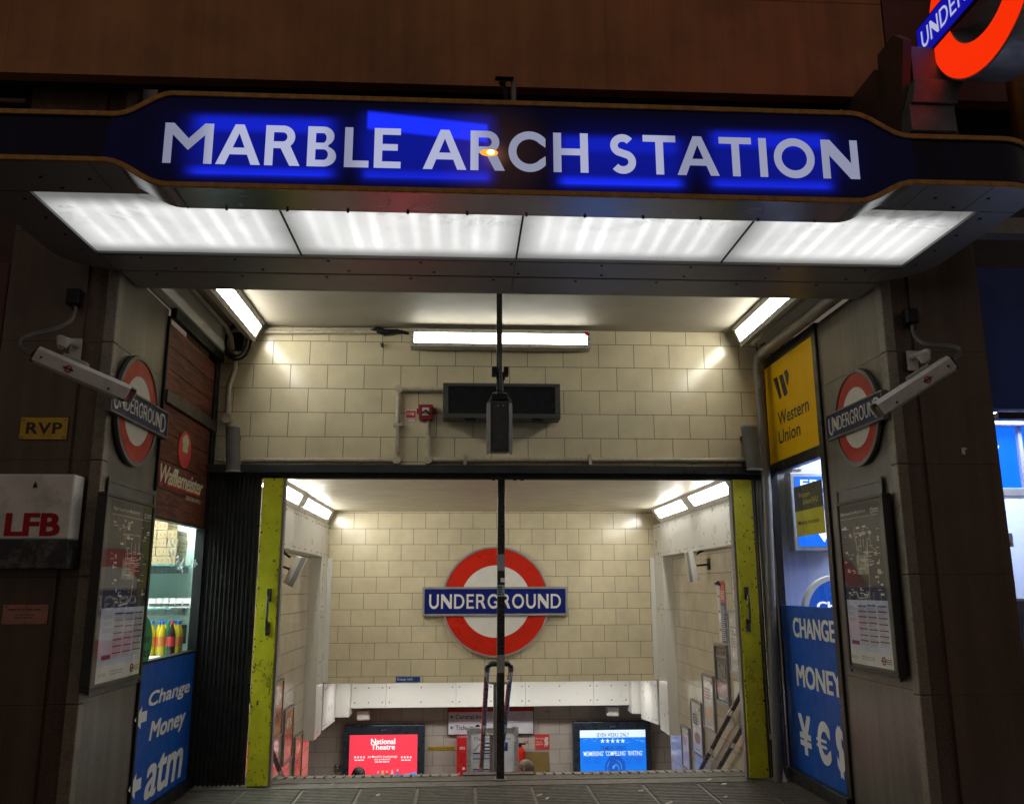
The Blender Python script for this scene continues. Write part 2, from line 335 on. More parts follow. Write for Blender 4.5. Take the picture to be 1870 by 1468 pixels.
def glyph(ch, s):
    R = lambda x0, y0, x1, y1: [(x0, y0), (x1, y0), (x1, y1), (x0, y1)]
    if ch == 'I': return [R(0, 0, s, 1)], s
    if ch == 'L': return [[(0, 0), (.6, 0), (.6, s*.85), (s, s*.85), (s, 1), (0, 1)]], .6
    if ch == 'E':
        h = s*.82; m = .5-h/2+.02
        return [[(0, 0), (.66, 0), (.66, h), (s, h), (s, m), (.58, m), (.58, m+h), (s, m+h), (s, 1-h), (.65, 1-h), (.65, 1), (0, 1)]], .66
    if ch == 'H':
        w = .88; h = s*.85; m = .5-h/2+.02
        return [[(0, 0), (s, 0), (s, m), (w-s, m), (w-s, 0), (w, 0), (w, 1), (w-s, 1), (w-s, m+h), (s, m+h), (s, 1), (0, 1)]], w
    if ch == 'T':
        w = .84; c = w/2
        return [[(c-s/2, 0), (c+s/2, 0), (c+s/2, 1-s*.85), (w, 1-s*.85), (w, 1), (0, 1), (0, 1-s*.85), (c-s/2, 1-s*.85)]], w
    if ch == 'N':
        w = .96
        return [[(0, 0), (0, 1), (s*1.2, 1), (w-s, .40), (w-s, 1), (w, 1), (w, 0), (w-s*1.2, 0), (s, .60), (s, 0)]], w
    if ch == 'M':
        w = 1.18
        return [[(0, 0), (0, 1), (s*1.08, 1), (w/2, .62), (w-s*1.08, 1), (w, 1), (w, 0), (w-s, 0), (w-s, .71), (w/2, .33), (s, .71), (s, 0)]], w
    if ch == 'A':
        w = 1.08; q = s*1.14; t = s*.55; c = w/2
        f = lambda y: q + (c-q)*y/.78
        b0 = .25; b1 = b0+s*.85
        return [[(0, 0), (c-t, 1), (c+t, 1), (w, 0), (w-q, 0), (w-f(b0), b0), (f(b0), b0), (q, 0)], [(f(b1), b1), (w-f(b1), b1), (c, .78)]], w
    if ch == 'O':
        return [arc(.52, .5, .53, .515, 0, 351, 39), arc(.52, .5, .53-s, .515-s, 0, 351, 39)], 1.05
    if ch == 'C':
        c = (.52, .5); x = .40
        o = arc(*c, .53, .515, 40, 320, 40); i = arc(*c, .53-s, .515-s, 318, 42, 36)
        return [o + [(.52+x, .5-.11)] + i + [(.52+x, .5+.11)]], .93
    if ch == 'G':
        c = (.52, .5); x = .41
        o = arc(*c, .53, .515, 40, 316, 40); i = arc(*c, .53-s, .515-s, 315, 42, 36)
        return [o + [(.52+x, .5), (.52+.05, .5), (.52+.05, .5-s*.8), (.52+x-s, .5-s*.8)] + i + [(.52+x, .61)]], .97
    if ch == 'U':
        w = .86
        return [[(0, 1)] + arc(.43, .41, .43, .42, 180, 360, 24) + [(w, 1), (w-s, 1)] + arc(.43, .41, .43-s, .42-s, 360, 180, 24) + [(s, 1)]], w
    if ch == 'D':
        h = s*.85
        return [[(0, 0)] + arc(.38, .5, .54, .5, -90, 90, 24) + [(0, 1)], [(s, h)] + arc(.38, .5, .54-s, .5-h, -90, 90, 24) + [(s, 1-h)]], .92
    if ch == 'R':
        h = s*.85; r = .285; ri = r-h; cy = 1-r
        return [[(0, 0), (0, 1)] + arc(.42, cy, .30, r, 90, -50, 18) + [(.86, 0), (.86-s*1.25, 0), (.38, 1-2*r), (s, 1-2*r), (s, 0)],
                [(s, 1-2*r+h)] + arc(.42, cy, .30-s*.95, ri, -90, 90, 14) + [(s, 1-h)]], .84
    if ch == 'B':
        h = s*.82; r1 = .245; r2 = .255
        return [[(0, 0)] + arc(.40, r2, .31, r2, -90, 70, 16) + arc(.38, 1-r1, .27, r1, -60, 90, 16) + [(0, 1)],
                [(s, h)] + arc(.40, h+(2*r2-h*1.5-.0)/2, .31-s, (2*r2-h*1.5)/2, -90, 90, 14) + [(s, 2*r2-h*.5)],
                [(s, 2*r2+h*.5-.0)] + arc(.38, (2*r2+h*.5+1-h)/2, .27-s*.95, (1-h-2*r2-h*.5)/2, -90, 90, 14) + [(s, 1-h)]], .72
    if ch == 'S':
        r1, r2 = .25-s*.28, .27-s*.30
        c1 = (.33, 1-s/2-r1+.01); c2 = (.33, s/2+r2-.01)
        path = arc(*c1, r1*1.12, r1, 35, 235, 20) + arc(*c2, r2*1.12, r2, 55, -145, 20)
        lft, rgt = [], []
        for i, q in enumerate(path):
            a, b = path[max(i-1, 0)], path[min(i+1, len(path)-1)]
            dx, dy = b[0]-a[0], b[1]-a[1]; d = math.hypot(dx, dy) or 1
            lft.append((q[0]-dy/d*s*.48, q[1]+dx/d*s*.48)); rgt.append((q[0]+dy/d*s*.48, q[1]-dx/d*s*.48))
        return [lft + rgt[::-1]], .66
    return [], .4
KERN = {('L', 'E'): .13, ('A', 'R'): .10, ('R', 'A'): .06, ('T', 'A'): .02, ('A', 'T'): .02, ('R', 'C'): .12, ('M', 'A'): .09}
_jc = {}
def jtext(s, st=.2, gap=.19, word=.36, big=None):
    """humanist station capitals drawn as outlines; big = scale of the first and last letter"""
    k = (s, st, gap, word, big)
    if k in _jc: return _jc[k]
    x = 0; cs = []; prev = None
    for i, ch in enumerate(s):
        if ch == ' ': x += word; prev = None; continue
        g, w = glyph(ch, st)
        if prev: x += KERN.get((prev, ch), gap)
        f = big if big and i in (0, len(s)-1) else 1.0
        oy = 0 if f == 1 else -(f-1)*.65
        cs += [[(x+a*f, oy+b*f) for a, b in c] for c in g]
        x += w*f; prev = ch
    _jc[k] = _norm(_fill(cs)); return _jc[k]
def star(n=5):
    pts = [((.5 if i % 2 == 0 else .2)*math.cos(math.pi/2+i*math.pi/n)+.5, (.5 if i % 2 == 0 else .2)*math.sin(math.pi/2+i*math.pi/n)+.5) for i in range(2*n)]
    return pts, [list(range(2*n))]
def rows(mb, P, a0, b0, a1, b1, n, c, seed=0, fill=.55, ragged=.35):
    """lines of print too small to read: one thin bar per word"""
    rnd = random.Random(seed); h = (b1-b0)/n
    for i in range(n):
        y = b1-(i+1)*h; x = a0; end = a1-(a1-a0)*ragged*rnd.random()
        while x < end-.1*h:
            w = min(h*rnd.uniform(.8, 2.6), end-x); mb.prect(P, x, y+h*.2, x+w, y+h*(.2+fill), c); x += w+h*.4

# ================================================================== SETTING: ground, floor, steps
XL, XR, YP, YG = -2.1, 2.66, 5.10, 7.30          # recess walls, pier front, gate plane
ZS, ZC, ZL, ZL2 = 3.40, 3.73, 2.425, 2.505        # canopy soffit, ceiling, gate rail
PAVE = mat('pavement_slab', (.17, .16, .145), .6, var=.15, scale=8, bump=.15, bscale=90, dirt=(.08, .075, .07), dscale=2)
FLOORM = mat('worn_grey_floor_slab', (.145, .13, .112), .42, var=.15, scale=10, bump=.1, bscale=80, dirt=(.07, .062, .055), dscale=3, damount=.7)
RIBM = mat('ribbed_floor_tile', (.17, .15, .125), .40, var=.25, scale=14, bump=.1, bscale=120, dirt=(.09, .078, .065), dscale=5, damount=.8)
STEPM = mat('stair_stone', (.34, .31, .26), .5, var=.15, scale=12, dirt=(.15, .13, .11), dscale=5)
b = MB(); b.box(-40, 40, -40, 4.9, -.3, -.004)
struct(b.build('pavement', PAVE))
b = MB(); b.box(XL-.02, XR+.02, 4.9, 7.15, -.3, -.014); b.box(XL-.02, XR+.02, 7.155, 7.32, -.3, 0)
b.box(-1.96, 2.84, 7.335, 7.50, -.3, .002)
struct(b.build('floor', FLOORM))
b = MB()
rib = 7.125
rows_y = []
while rib > 4.95: rows_y.append(rib); rib -= .047
for c in range(11):
    x0 = -2.085+c*.437
    x1 = min(x0+.437, XR)
    b.box(x0+.001, x0+.02, 4.93, 7.148, -.02, -.009)
    for y in rows_y: b.prism([(x0+.025, y-.030, -.02), (x0+.025, y-.024, 0), (x0+.025, y-.006, 0), (x0+.025, y, -.02)], (x1-x0-.03, 0, 0))
struct(b.build('floor', RIBM))
# stairs
b = MB(); NST, RI, GO = 15, .165, .285
for k in range(NST):
    y = 7.52+k*GO; z = -k*RI
    if k == 0: continue
    b.box(-1.96, 2.84, y-.001, 7.52+NST*GO+.02 if k == NST else y+GO+.03, z-.3, z)
tag(b.build('stairs', STEPM), 'stone stairs going down behind the threshold into the station', 'stairs')
b = MB()
x = -1.95                                               # ribbed nosing strip along the top step
while x < 2.8:
    if not (.0 < x < .58):
        b.m(0).box(x, x+.058, 7.505, 7.60, -.06, .004); b.m(1).box(x+.062, x+.072, 7.51, 7.59, -.06, .012)
    x += .078
b.m(2).box(.02, .60, 7.505, 7.60, -.06, .012)
tag(b.build('step_nosing', [STEPM, STEELW, FLOORM]), 'strip of ribbed nosing tiles along the edge of the top stair', 'nosing')
b = MB(); b.box(-9, 10, 11.2, 16, -2.9, -2.475); struct(b.build('lower_floor', FLOORM))
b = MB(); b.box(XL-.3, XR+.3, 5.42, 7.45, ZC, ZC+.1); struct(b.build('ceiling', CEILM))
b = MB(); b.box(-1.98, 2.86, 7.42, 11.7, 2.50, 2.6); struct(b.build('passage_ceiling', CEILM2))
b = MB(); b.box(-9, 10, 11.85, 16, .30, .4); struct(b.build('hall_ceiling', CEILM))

# ================================================================== WALLS
TW = tilemat('cream_wall_tiles', (0, 2), -.0835, -.0175)          # rows measured: joints at z = .211 k + .0175
TB = tilemat('cream_bulkhead_tiles', (0, 2), .02, -.184, w=.3155, h=.2088)
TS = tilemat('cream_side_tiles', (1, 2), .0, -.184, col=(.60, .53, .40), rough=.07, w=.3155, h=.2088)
TF = tilemat('grey_hall_tiles', (0, 2), .1, .02, col=(.55, .49, .44), rough=.2, w=.3155, h=.2088)
b = MB(); b.box(XL-.3, XR+.3, YG, YG+.12, ZL2-.005, ZC); tag(b.build('tiled_wall', TW), 'cream tiled wall between the gate rail and the recess ceiling', 'wall')
b = MB(); b.box(-1.98, 2.86, 11.6, 11.72, .31, 2.50); tag(b.build('tiled_wall', TB), 'cream tiled bulkhead wall carrying the large roundel above the stairs', 'wall')
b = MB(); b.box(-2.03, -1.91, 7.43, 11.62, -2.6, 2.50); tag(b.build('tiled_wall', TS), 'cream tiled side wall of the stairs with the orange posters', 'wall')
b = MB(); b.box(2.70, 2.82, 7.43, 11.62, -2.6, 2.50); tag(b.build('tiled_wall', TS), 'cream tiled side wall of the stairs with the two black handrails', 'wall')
b = MB(); b.box(-9, 10, 13.6, 13.75, -2.5, .30); tag(b.build('tiled_wall', TF), 'greyish tiled wall at the foot of the stairs behind the screens', 'wall')

# gate rail across the entrance
P73 = PY(YG)
t = thing('gate_rail', (.3, 7.2, ZL), 'black steel gate rail across the entrance under the tiled wall', 'gate rail')
b = MB(); b.box(XL, XR, 7.16, 7.295, ZL+.012, ZL2); b.build('beam', mat('black_painted_rail', (.03, .032, .034), .35, .2, var=.3), t, bevel=.004)
b = MB(); b.box(XL, XR, 7.20, 7.22, ZL-.03, ZL+.012); b.box(XL, XR, 7.26, 7.28, ZL-.03, ZL+.012); b.build('track', BLACK, t)
b = MB()
for x in (.22, .27, .40, .46): b.tube([(x, 7.19, ZL-.02), (x+.05, 7.19, ZL-.035)], .016, 8)
b.build('hook', BLACK, t)
# dark lining above the passage opening
b = MB(); b.box(-2.0, 2.86, 7.30, 7.43, 2.47, 2.499); tag(b.build('opening_head', DARK), 'dark narrow head lining just behind the gate rail', 'lining')

# ================================================================== STONE PIERS
def pier(sgn, label):
    X0 = XL if sgn < 0 else XR
    X1 = X0+sgn*.655
    t = thing('stone_pier', ((X0+X1)/2, YP+.4, 0), label, 'pier')
    b = MB(); js = [0, .88, 1.57, 2.235, 2.95, 3.65, 4.35, 6.0]
    for z0, z1 in zip(js[:-1], js[1:]):
        b.box(X1, X0+sgn*.19, YP, YP+.5, z0+.0006, z1-.0006)
        b.box(X0+sgn*.1905, X0+sgn*.072, YP+.022, YP+.5, z0+.0006, z1-.0006)
    b.build('front_slabs', STONE, t, bevel=.0012)
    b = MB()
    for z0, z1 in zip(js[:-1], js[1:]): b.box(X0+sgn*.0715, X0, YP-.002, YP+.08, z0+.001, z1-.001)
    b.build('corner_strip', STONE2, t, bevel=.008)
    b = MB()
    for z0, z1 in zip((0, .9, 2.95), (.9, 2.95, ZS+.05)):
        b.box(X0+sgn*.3, X0+sgn*.008, YP+.0805, 6.0 if sgn < 0 else 6.12, z0+.001, z1-.001)
    b.build('inner_slabs', STONEIN, t, bevel=.001)
    b = MB(); b.box(X1+sgn*.004, X0+sgn*.3, YP+.5, 6.0, 0, 6); b.build('core', STONE, t)
    return t
pier(-1, 'brown granite pier with the white hydrant box and yellow plate')
pier(1, 'brown granite pier between the money shop and the blue fascia')
P51 = PY(YP)

# ================================================================== UPPER FACADE
Pb = PY(4.9)
zb = at(900, 158, 1, 4.9).z
t = thing('building_fascia', (.2, 4.9, zb), 'large brown fascia panel of the building above the canopy', 'fascia')
b = MB(); xs = [-9, -4.35, at(30, 60, 1, 4.9).x-.05, at(370, 60, 1, 4.9).x, .9, at(1623, 150, 1, 4.9).x]
zt = at(1460, 3, 1, 4.9).z
for x0, x1 in zip(xs[:-1], xs[1:]): b.box(x0+.0004, x1-.0004, 4.9, 4.99, zb, zt-.004); b.box(x0+.0004, x1-.0004, 4.9, 4.99, zt, zt+1.6)
b.build('panel', BROWNPANEL, t, bevel=.001)
b = MB(); b.box(-9, xs[-1], 4.99, 5.08, zb+.02, zt+2); b.build('backing', DARK, t)
t = thing('recessed_wall', (.3, 5.6, 3.75), 'recessed wall strip behind the canopy, coloured black as the shade under the brown fascia', 'wall')
b = MB(); b.box(-1.44-.66, 2.66, 5.41, 5.6, ZC+.1, 7); b.build('backing', DARK, t)  # near-black colour stands in for the shade below the overhanging fascia
b = MB()
b.box(XL, XR, 5.36, 5.41, 4.05, 4.10); b.box(XL, XR, 5.34, 5.41, 4.32, 4.36); b.build('ledge', BLACK, t, bevel=.006)
# neighbouring shopfronts (dark)
t = thing('neighbour_shopfront', (-5, 5.2, 0), 'dark red closed shopfront beside the granite pier with the hydrant box', 'shopfront')
b = MB(); b.box(-9, -2.76, 5.2, 5.4, 0, 4.9); b.build('wall', mat('dark_red_shopfront', (.06, .018, .018), .5), t)
b = MB(); b.box(-9, -2.77, 5.12, 5.2, 2.75, 3.45); b.build('signboard', mat('maroon_signboard', (.10, .02, .025), .4), t, bevel=.01)
b = MB()
for z in (4.2, 4.42): b.tube([(-8.5, 5.12, z), (-3.05, 5.12, z), (-3.05, 5.12, z+.12), (-2.8, 5.12, z+.12)], .016, 8)
b.build('conduit', mat('dull_brass_conduit', (.2, .17, .11), .5), t)

# ================================================================== CANOPY
YF = 3.70
t = CAN = thing('station_canopy', (.25, YF, 3.4), 'steel station canopy with lit blue name fascia and glowing soffit panels', 'canopy')
CX0, CX1 = -2.385, 2.872
def plan(ins=0.0):
    p = []
    def cr(cx, cy, r, a0, a1, n=10):
        for i in range(n+1):
            a = math.radians(a0+(a1-a0)*i/n); p.append((cx+(r-ins)*math.cos(a), cy+(r-ins)*math.sin(a)))
    cr(CX0+.27, YF+.27, .27, 180, 270); cr(CX1-.27, YF+.27, .27, 270, 360)
    cr(CX1-.36, 5.09-.36, .36, 0, 90); cr(CX0+.32, 5.09-.32, .32, 90, 180)
    return p
PL = plan(.006)
LX0, LX1, LY0, LY1 = -2.128, 2.66, 4.02, 4.805
# soffit frame: plate with a hole for the light panels
fr = _fill([PL, [(LX0, LY0), (LX1, LY0), (LX1, LY1), (LX0, LY1)]])
b = MB(); b.m(0)
b.add([(x, y, ZS) for x, y in fr[0]], fr[1])
b.add([(x, y, ZS) for x, y in [(LX0, LY0), (LX1, LY0), (LX1, LY1), (LX0, LY1)]] + [(x, y, ZS+.03) for x, y in [(LX0, LY0), (LX1, LY0), (LX1, LY1), (LX0, LY1)]],
      [(i, (i+1) % 4, 4+(i+1) % 4, 4+i) for i in range(4)])
n = len(PL); b.add([(x, y, ZS) for x, y in PL] + [(x, y, 3.64) for x, y in PL], [(i, (i+1) % n, n+(i+1) % n, n+i) for i in range(n)])
b.m(1)   # seams and screws
for x0, x1, y0, y1 in ((LX0-.25, LX0-.01, 4.015, 4.018), (LX1+.01, LX1+.2, 4.015, 4.018), (LX0-.02, LX1+.02, 4.83, 4.835), (LX0, LX0+.003, 4.84, 5.08), (LX1-.1, LX1-.097, 4.84, 5.08), (.30, .303, 4.84, 5.09),
                       (LX0-.14, LX0-.137, 3.72, 4.0), (-1.72, -1.717, 3.71, 4.0), (2.24, 2.243, 3.72, 4.0), (2.57, 2.573, 3.72, 4.0)):
    b.box(x0, x1, y0, y1, ZS-.0015, ZS+.002)
sc = []
for i in range(9): sc += [(-1.9+i*.545, 4.87), (-1.75+i*.52, 5.03)]
for i in range(4): sc += [(LX0-.06, 4.1+i*.22), (LX1+.06, 4.1+i*.22)]
sc += [(-2.0, 3.86), (-1.78, 3.87), (-1.95, 3.97), (2.35, 3.87), (2.5, 3.97), (2.62, 3.86)]
for x, y in sc: b.tube([(x, y, ZS+.002), (x, y, ZS-.004)], .009, 10)
SOFF = mat('canopy_steel', (.27, .27, .28), .36, .45, var=.08, scale=4, rvar=.05, dirt=(.17, .165, .16), dscale=2, damount=.5, dlo=.45, dhi=.8)
b.build('soffit_frame', [SOFF, BLACK], t)
b = MB(); b.add([(x, y, 3.641) for x, y in PL], [list(range(len(PL)))]); b.box(LX0-.05, LX1+.05, LY0-.02, LY1+.03, ZS+.032, ZS+.05); b.build('roof', DARK, t)
# lit diffuser panels, tubes showing through, dirt washed towards the front, emission lower along edges and joints
def panelmat(x0, x1, i):
    m, tt, N, L, P = nt('lit_canopy_diffuser')
    M = MathN(N, L); g = N.new('ShaderNodeNewGeometry'); sp = N.new('ShaderNodeSeparateXYZ'); L.new(g.outputs['Position'], sp.inputs[0])
    x, y = sp.outputs[0], sp.outputs[1]
    nt_ = (9, 10, 10, 9)[i]; pit = (x1-x0-.16)/nt_
    u = M.op('FRACT', M.op('DIVIDE', M.op('SUBTRACT', x, x0+.08), pit))
    d = M.op('ABSOLUTE', M.op('SUBTRACT', u, .5))
    stripe = M.op('MULTIPLY', M.ramp(d, .36, .0), M.box(x, y, x0+.12, x1-.12, LY0+.12, LY1-.14, .06, .10))
    wn = N.new('ShaderNodeTexWhiteNoise'); wn.noise_dimensions = '1D'; L.new(M.op('FLOOR', M.op('DIVIDE', M.op('SUBTRACT', x, x0+.08), pit)), wn.inputs['W'])
    stripe = M.op('MULTIPLY', stripe, M.op('MULTIPLY_ADD', wn.outputs[0], .8, .45))
    n5 = N.new('ShaderNodeTexNoise'); n5.inputs['Scale'].default_value = 1.7; n5.inputs['Detail'].default_value = 5; L.new(g.outputs['Position'], n5.inputs['Vector'])
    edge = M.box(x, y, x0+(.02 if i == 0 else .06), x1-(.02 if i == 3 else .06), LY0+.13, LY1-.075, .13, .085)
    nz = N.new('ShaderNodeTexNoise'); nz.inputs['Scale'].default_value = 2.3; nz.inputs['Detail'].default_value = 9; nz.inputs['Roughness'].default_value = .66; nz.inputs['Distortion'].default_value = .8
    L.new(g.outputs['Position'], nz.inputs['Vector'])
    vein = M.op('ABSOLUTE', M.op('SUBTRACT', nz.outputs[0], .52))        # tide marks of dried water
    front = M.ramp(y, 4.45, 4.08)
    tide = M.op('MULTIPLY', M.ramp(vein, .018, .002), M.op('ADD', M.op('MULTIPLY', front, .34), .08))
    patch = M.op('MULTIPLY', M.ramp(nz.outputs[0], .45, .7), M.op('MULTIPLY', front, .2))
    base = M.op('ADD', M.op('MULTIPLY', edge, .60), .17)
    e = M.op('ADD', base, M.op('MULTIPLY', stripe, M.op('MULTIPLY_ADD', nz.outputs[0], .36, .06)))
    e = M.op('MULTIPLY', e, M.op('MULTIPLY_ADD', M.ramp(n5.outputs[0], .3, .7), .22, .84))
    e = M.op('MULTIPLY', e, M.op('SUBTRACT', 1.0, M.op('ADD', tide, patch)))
    L.new(M.op('MULTIPLY', e, E_CANOPY), P.inputs['Emission Strength']); P.inputs['Emission Color'].default_value = (.99, 1, .985, 1)
    P.inputs['Base Color'].default_value = (.5, .5, .48, 1); P.inputs['Roughness'].default_value = .35
    return m
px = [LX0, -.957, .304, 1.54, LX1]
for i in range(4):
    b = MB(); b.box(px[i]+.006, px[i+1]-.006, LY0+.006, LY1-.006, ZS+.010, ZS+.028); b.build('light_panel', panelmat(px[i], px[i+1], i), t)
b = MB()
for x in px[1:4]: b.box(x-.005, x+.005, LY0, LY1, ZS+.006, ZS+.03)
b.build('panel_joint', BLACK, t)
# --- name box: front profile
def sprof(x0, z0, x1, z1, n=18):
    out = []
    for i in range(n+1):
        k = i/n; s_ = k*k*k*(10-15*k+6*k*k); s_ = .55*s_+.45*(k*k*(3-2*k)); out.append((x0+(x1-x0)*k, z0+(z1-z0)*s_))
    return out
top = sprof(-1.63, 3.638, -1.345, 3.752) + [(.25, 3.75)] + sprof(1.85, 3.746, 2.16, 3.632)
bot = sprof(-1.66, 3.41, -1.345, 3.296) + [(.25, 3.293)] + sprof(1.85, 3.289, 2.16, 3.392)
prof = bot + top[::-1]
def band(prf, y0, y1, mb): mb.prism([(x, y0, z) for x, z in prf], (0, y1-y0, 0))
b = MB(); band(prof, YF+.006, 3.955, b); b.build('name_box', mat('polished_canopy_steel', (.36, .37, .39), .24, .75, var=.05, scale=3, rvar=.04), t, bevel=.012, smooth=True, seg=3)
# seams across the underside of the name box
b = MB()
for x in (-1.335, 1.86): b.box(x, x+.002, YF+.02, 3.94, 3.2885, 3.294)
for x in [-1.15+i*.29 for i in range(11)]: b.tube([(x, 3.93, 3.298), (x, 3.93, 3.284)], .007, 8)
b.build('screw', BLACK, t)
# enamel end bands wrapping round the canopy corners
PLo = plan(0)
bandp = [PLo[k] for k in range(0, 22)]
left = [(CX0, 4.9)] + bandp[:11] + [(-1.64, YF)]
right = [(2.15, YF)] + bandp[11:22] + [(CX1, 4.7)]
NVY = mat('navy_enamel_band', (.006, .007, .04), .3, var=.1, spec=.2)
for pth in (left, right):
    b = MB(); n = len(pth)
    b.add([(x, y, 3.418) for x, y in pth] + [(x, y, 3.628) for x, y in pth], [(i, i+1, n+i+1, n+i) for i in range(n-1)])
    b.build('end_band', NVY, t, smooth=True)
# --- lit blue name glass
def signmat():
    m, tt, N, L, P = nt('lit_blue_sign_glass')
    M = MathN(N, L); g = N.new('ShaderNodeNewGeometry'); sp = N.new('ShaderNodeSeparateXYZ'); L.new(g.outputs['Position'], sp.inputs[0]); x, z = sp.outputs[0], sp.outputs[2]
    PF = PY(YF); c = lambda a, q: PF.px(a, q)
    tot = None
    def addp(v, k):
        nonlocal tot
        v = M.op('MULTIPLY', v, k); tot = v if tot is None else M.op('ADD', tot, v)
    for (x0, y0, x1, y1, fx, kb, kt, kd) in ((352, 208, 608, 328, .05, .17, .38, .62), (664, 205, 898, 334, .022, .20, .95, .42), (1018, 246, 1248, 346, .035, .20, .22, .75), (1293, 238, 1522, 350, .035, .18, .35, .5)):
        a0, b1 = c(x0, y0); a1, b0 = c(x1, y1); tilt = 0.0
        addp(M.box(x, z, a0, a1, b0-.01, b1-.005, fx+.03, .03), kb)                          # body of the lamp box
        zz_ = M.op('ADD', z, M.op('MULTIPLY', M.op('SUBTRACT', x, a0), .095)) if x0 == 664 else z
        addp(M.box(x, zz_, a0+.02, a1-.02, b1-.085, b1-.010 if x0 != 664 else b1+.004, fx*(.35 if x0 == 664 else 1), .024 if x0 != 664 else .012), kt)                # upper tube
        addp(M.box(x, z, a0+.01, a1-.01, b0+.012, b0+.045, fx, .024), kd)                # lower tube
        addp(M.box(x, z, a0+.02, a1-.02, b0+.012, b0+.022, fx, .006), kd*.5)
    a0, q1 = c(330, 240); a1, q0 = c(1545, 320)
    gap = c(960, 270)[0]
    addp(M.op('MULTIPLY', M.box(x, z, a0, a1, q0-.02, q1+.06, .16, .10), M.ramp(M.op('ABSOLUTE', M.op('SUBTRACT', x, gap)), .06, .26)), .06)
    L.new(M.op('ADD', tot, .006), P.inputs['Emission Strength']) if False else None
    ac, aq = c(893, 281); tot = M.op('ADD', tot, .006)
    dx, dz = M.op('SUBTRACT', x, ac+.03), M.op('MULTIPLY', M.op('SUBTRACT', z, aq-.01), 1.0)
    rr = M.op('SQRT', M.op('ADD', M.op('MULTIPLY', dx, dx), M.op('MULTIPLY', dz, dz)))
    gl = M.op('ADD', M.op('MULTIPLY', M.op('POWER', M.ramp(rr, .11, 0), 2.0), .10), M.op('MULTIPLY', M.ramp(rr, .34, .02), .020))   # halo of the amber reflection, painted into the glass emission
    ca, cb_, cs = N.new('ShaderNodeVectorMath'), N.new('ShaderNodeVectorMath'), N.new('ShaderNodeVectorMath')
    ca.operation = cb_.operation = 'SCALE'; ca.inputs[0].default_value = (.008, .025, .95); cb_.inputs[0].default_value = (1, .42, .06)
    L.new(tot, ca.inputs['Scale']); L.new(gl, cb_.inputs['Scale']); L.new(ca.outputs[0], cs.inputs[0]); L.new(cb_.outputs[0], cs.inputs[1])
    L.new(cs.outputs[0], P.inputs['Emission Color']); P.inputs['Emission Strength'].default_value = 1
    P.inputs['Base Color'].default_value = (.003, .004, .03, 1); P.inputs['Roughness'].default_value = .08; P.inputs['Specular IOR Level'].default_value = .22
    return m
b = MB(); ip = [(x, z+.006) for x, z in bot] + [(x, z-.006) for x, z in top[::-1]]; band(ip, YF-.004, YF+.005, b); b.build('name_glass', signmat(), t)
def lettermat():
    m, tt, N, L, P = nt('lit_pale_letters')
    M = MathN(N, L); g = N.new('ShaderNodeNewGeometry'); sp = N.new('ShaderNodeSeparateXYZ'); L.new(g.outputs['Position'], sp.inputs[0]); x, z = sp.outputs[0], sp.outputs[2]
    v = M.op('ADD', M.op('MULTIPLY', M.ramp(x, -1.5, -1.0), .08), .30)
    for x0, x1, k in ((-1.2, -.62, .26), (-.5, .08, .24), (.45, .98, .20), (1.18, 1.7, .06)): v = M.op('ADD', v, M.op('MULTIPLY', M.ramp(M.op('ABSOLUTE', M.op('SUBTRACT', x, (x0+x1)/2)), (x1-x0)/2+.05, (x1-x0)/2-.08), k))
    L.new(v, P.inputs['Emission Strength']); P.inputs['Emission Color'].default_value = (.66, .70, 1.0, 1)
    P.inputs['Base Color'].default_value = (.07, .07, .12, 1); P.inputs['Roughness'].default_value = .3
    return m
PF = PY(YF)
b = MB(); a0, b0, a1, b1 = -1.385, 3.398, 1.884, 3.606
b.flat(PF, jtext('MARBLE ARCH STATION', .20, .19, .55), a0, b0, a1, b1, .0065); b.build('lettering', lettermat(), t)
# reflection of an amber street light at the R, painted as glowing discs
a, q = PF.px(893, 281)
b = MB(); b.disc(PF, a, q, .042, .007, .011, 20, .017); b.build('amber_reflection', emat('amber_reflection', (1, .36, .02), 1.3), t)
b = MB(); b.disc(PF, a+.008, q, .018, .0112, .016, 16, .011); b.build('amber_reflection_core', emat('hot_amber', (1, .72, .22), 5), t)
# bronze trims
def sweep(pts, outs, w, d, mb):
    n = len(pts); vs = []
    for i in range(n):
        p = Vector(pts[i]); o = Vector(outs[i]).normalized(); tg = (Vector(pts[min(i+1, n-1)])-Vector(pts[max(i-1, 0)])).normalized(); s_ = tg.cross(o).normalized()
        vs += [p+s_*w/2, p-s_*w/2, p-s_*w/2+o*d, p+s_*w/2+o*d]
    mb.add(vs, [(4*i+j, 4*i+4+j, 4*i+4+(j+1) % 4, 4*i+(j+1) % 4) for i in range(n-1) for j in range(4)] + [(0, 1, 2, 3), (4*n-1, 4*n-2, 4*n-3, 4*n-4)])
for prf, zl, zr in ((top, 3.638, 3.632), (bot, 3.41, 3.392)):
    pts, outs = [], []
    for x, y in (left[:-1] if prf is top else [q for q in left[:-1] if q[1] < YF+.12]):
        pts.append((x, y, zl)); k = (x-(CX0+.27), y-(YF+.27)); outs.append((-1, 0, 0) if y > YF+.27 else (k[0], k[1], 0))
    for x, z in prf: pts.append((x, YF, z)); outs.append((0, -1, 0))
    for x, y in (right[1:] if prf is top else [q for q in right[1:] if q[1] < YF+.12]):
        k = (x-(CX1-.27), y-(YF+.27)); pts.append((x, y, zr)); outs.append((1, 0, 0) if y > YF+.27 else (k[0], k[1], 0))
    b = MB(); sweep(pts, outs, .026, .014, b); b.build('bronze_trim', BRONZE, t, smooth=True, bevel=.003)
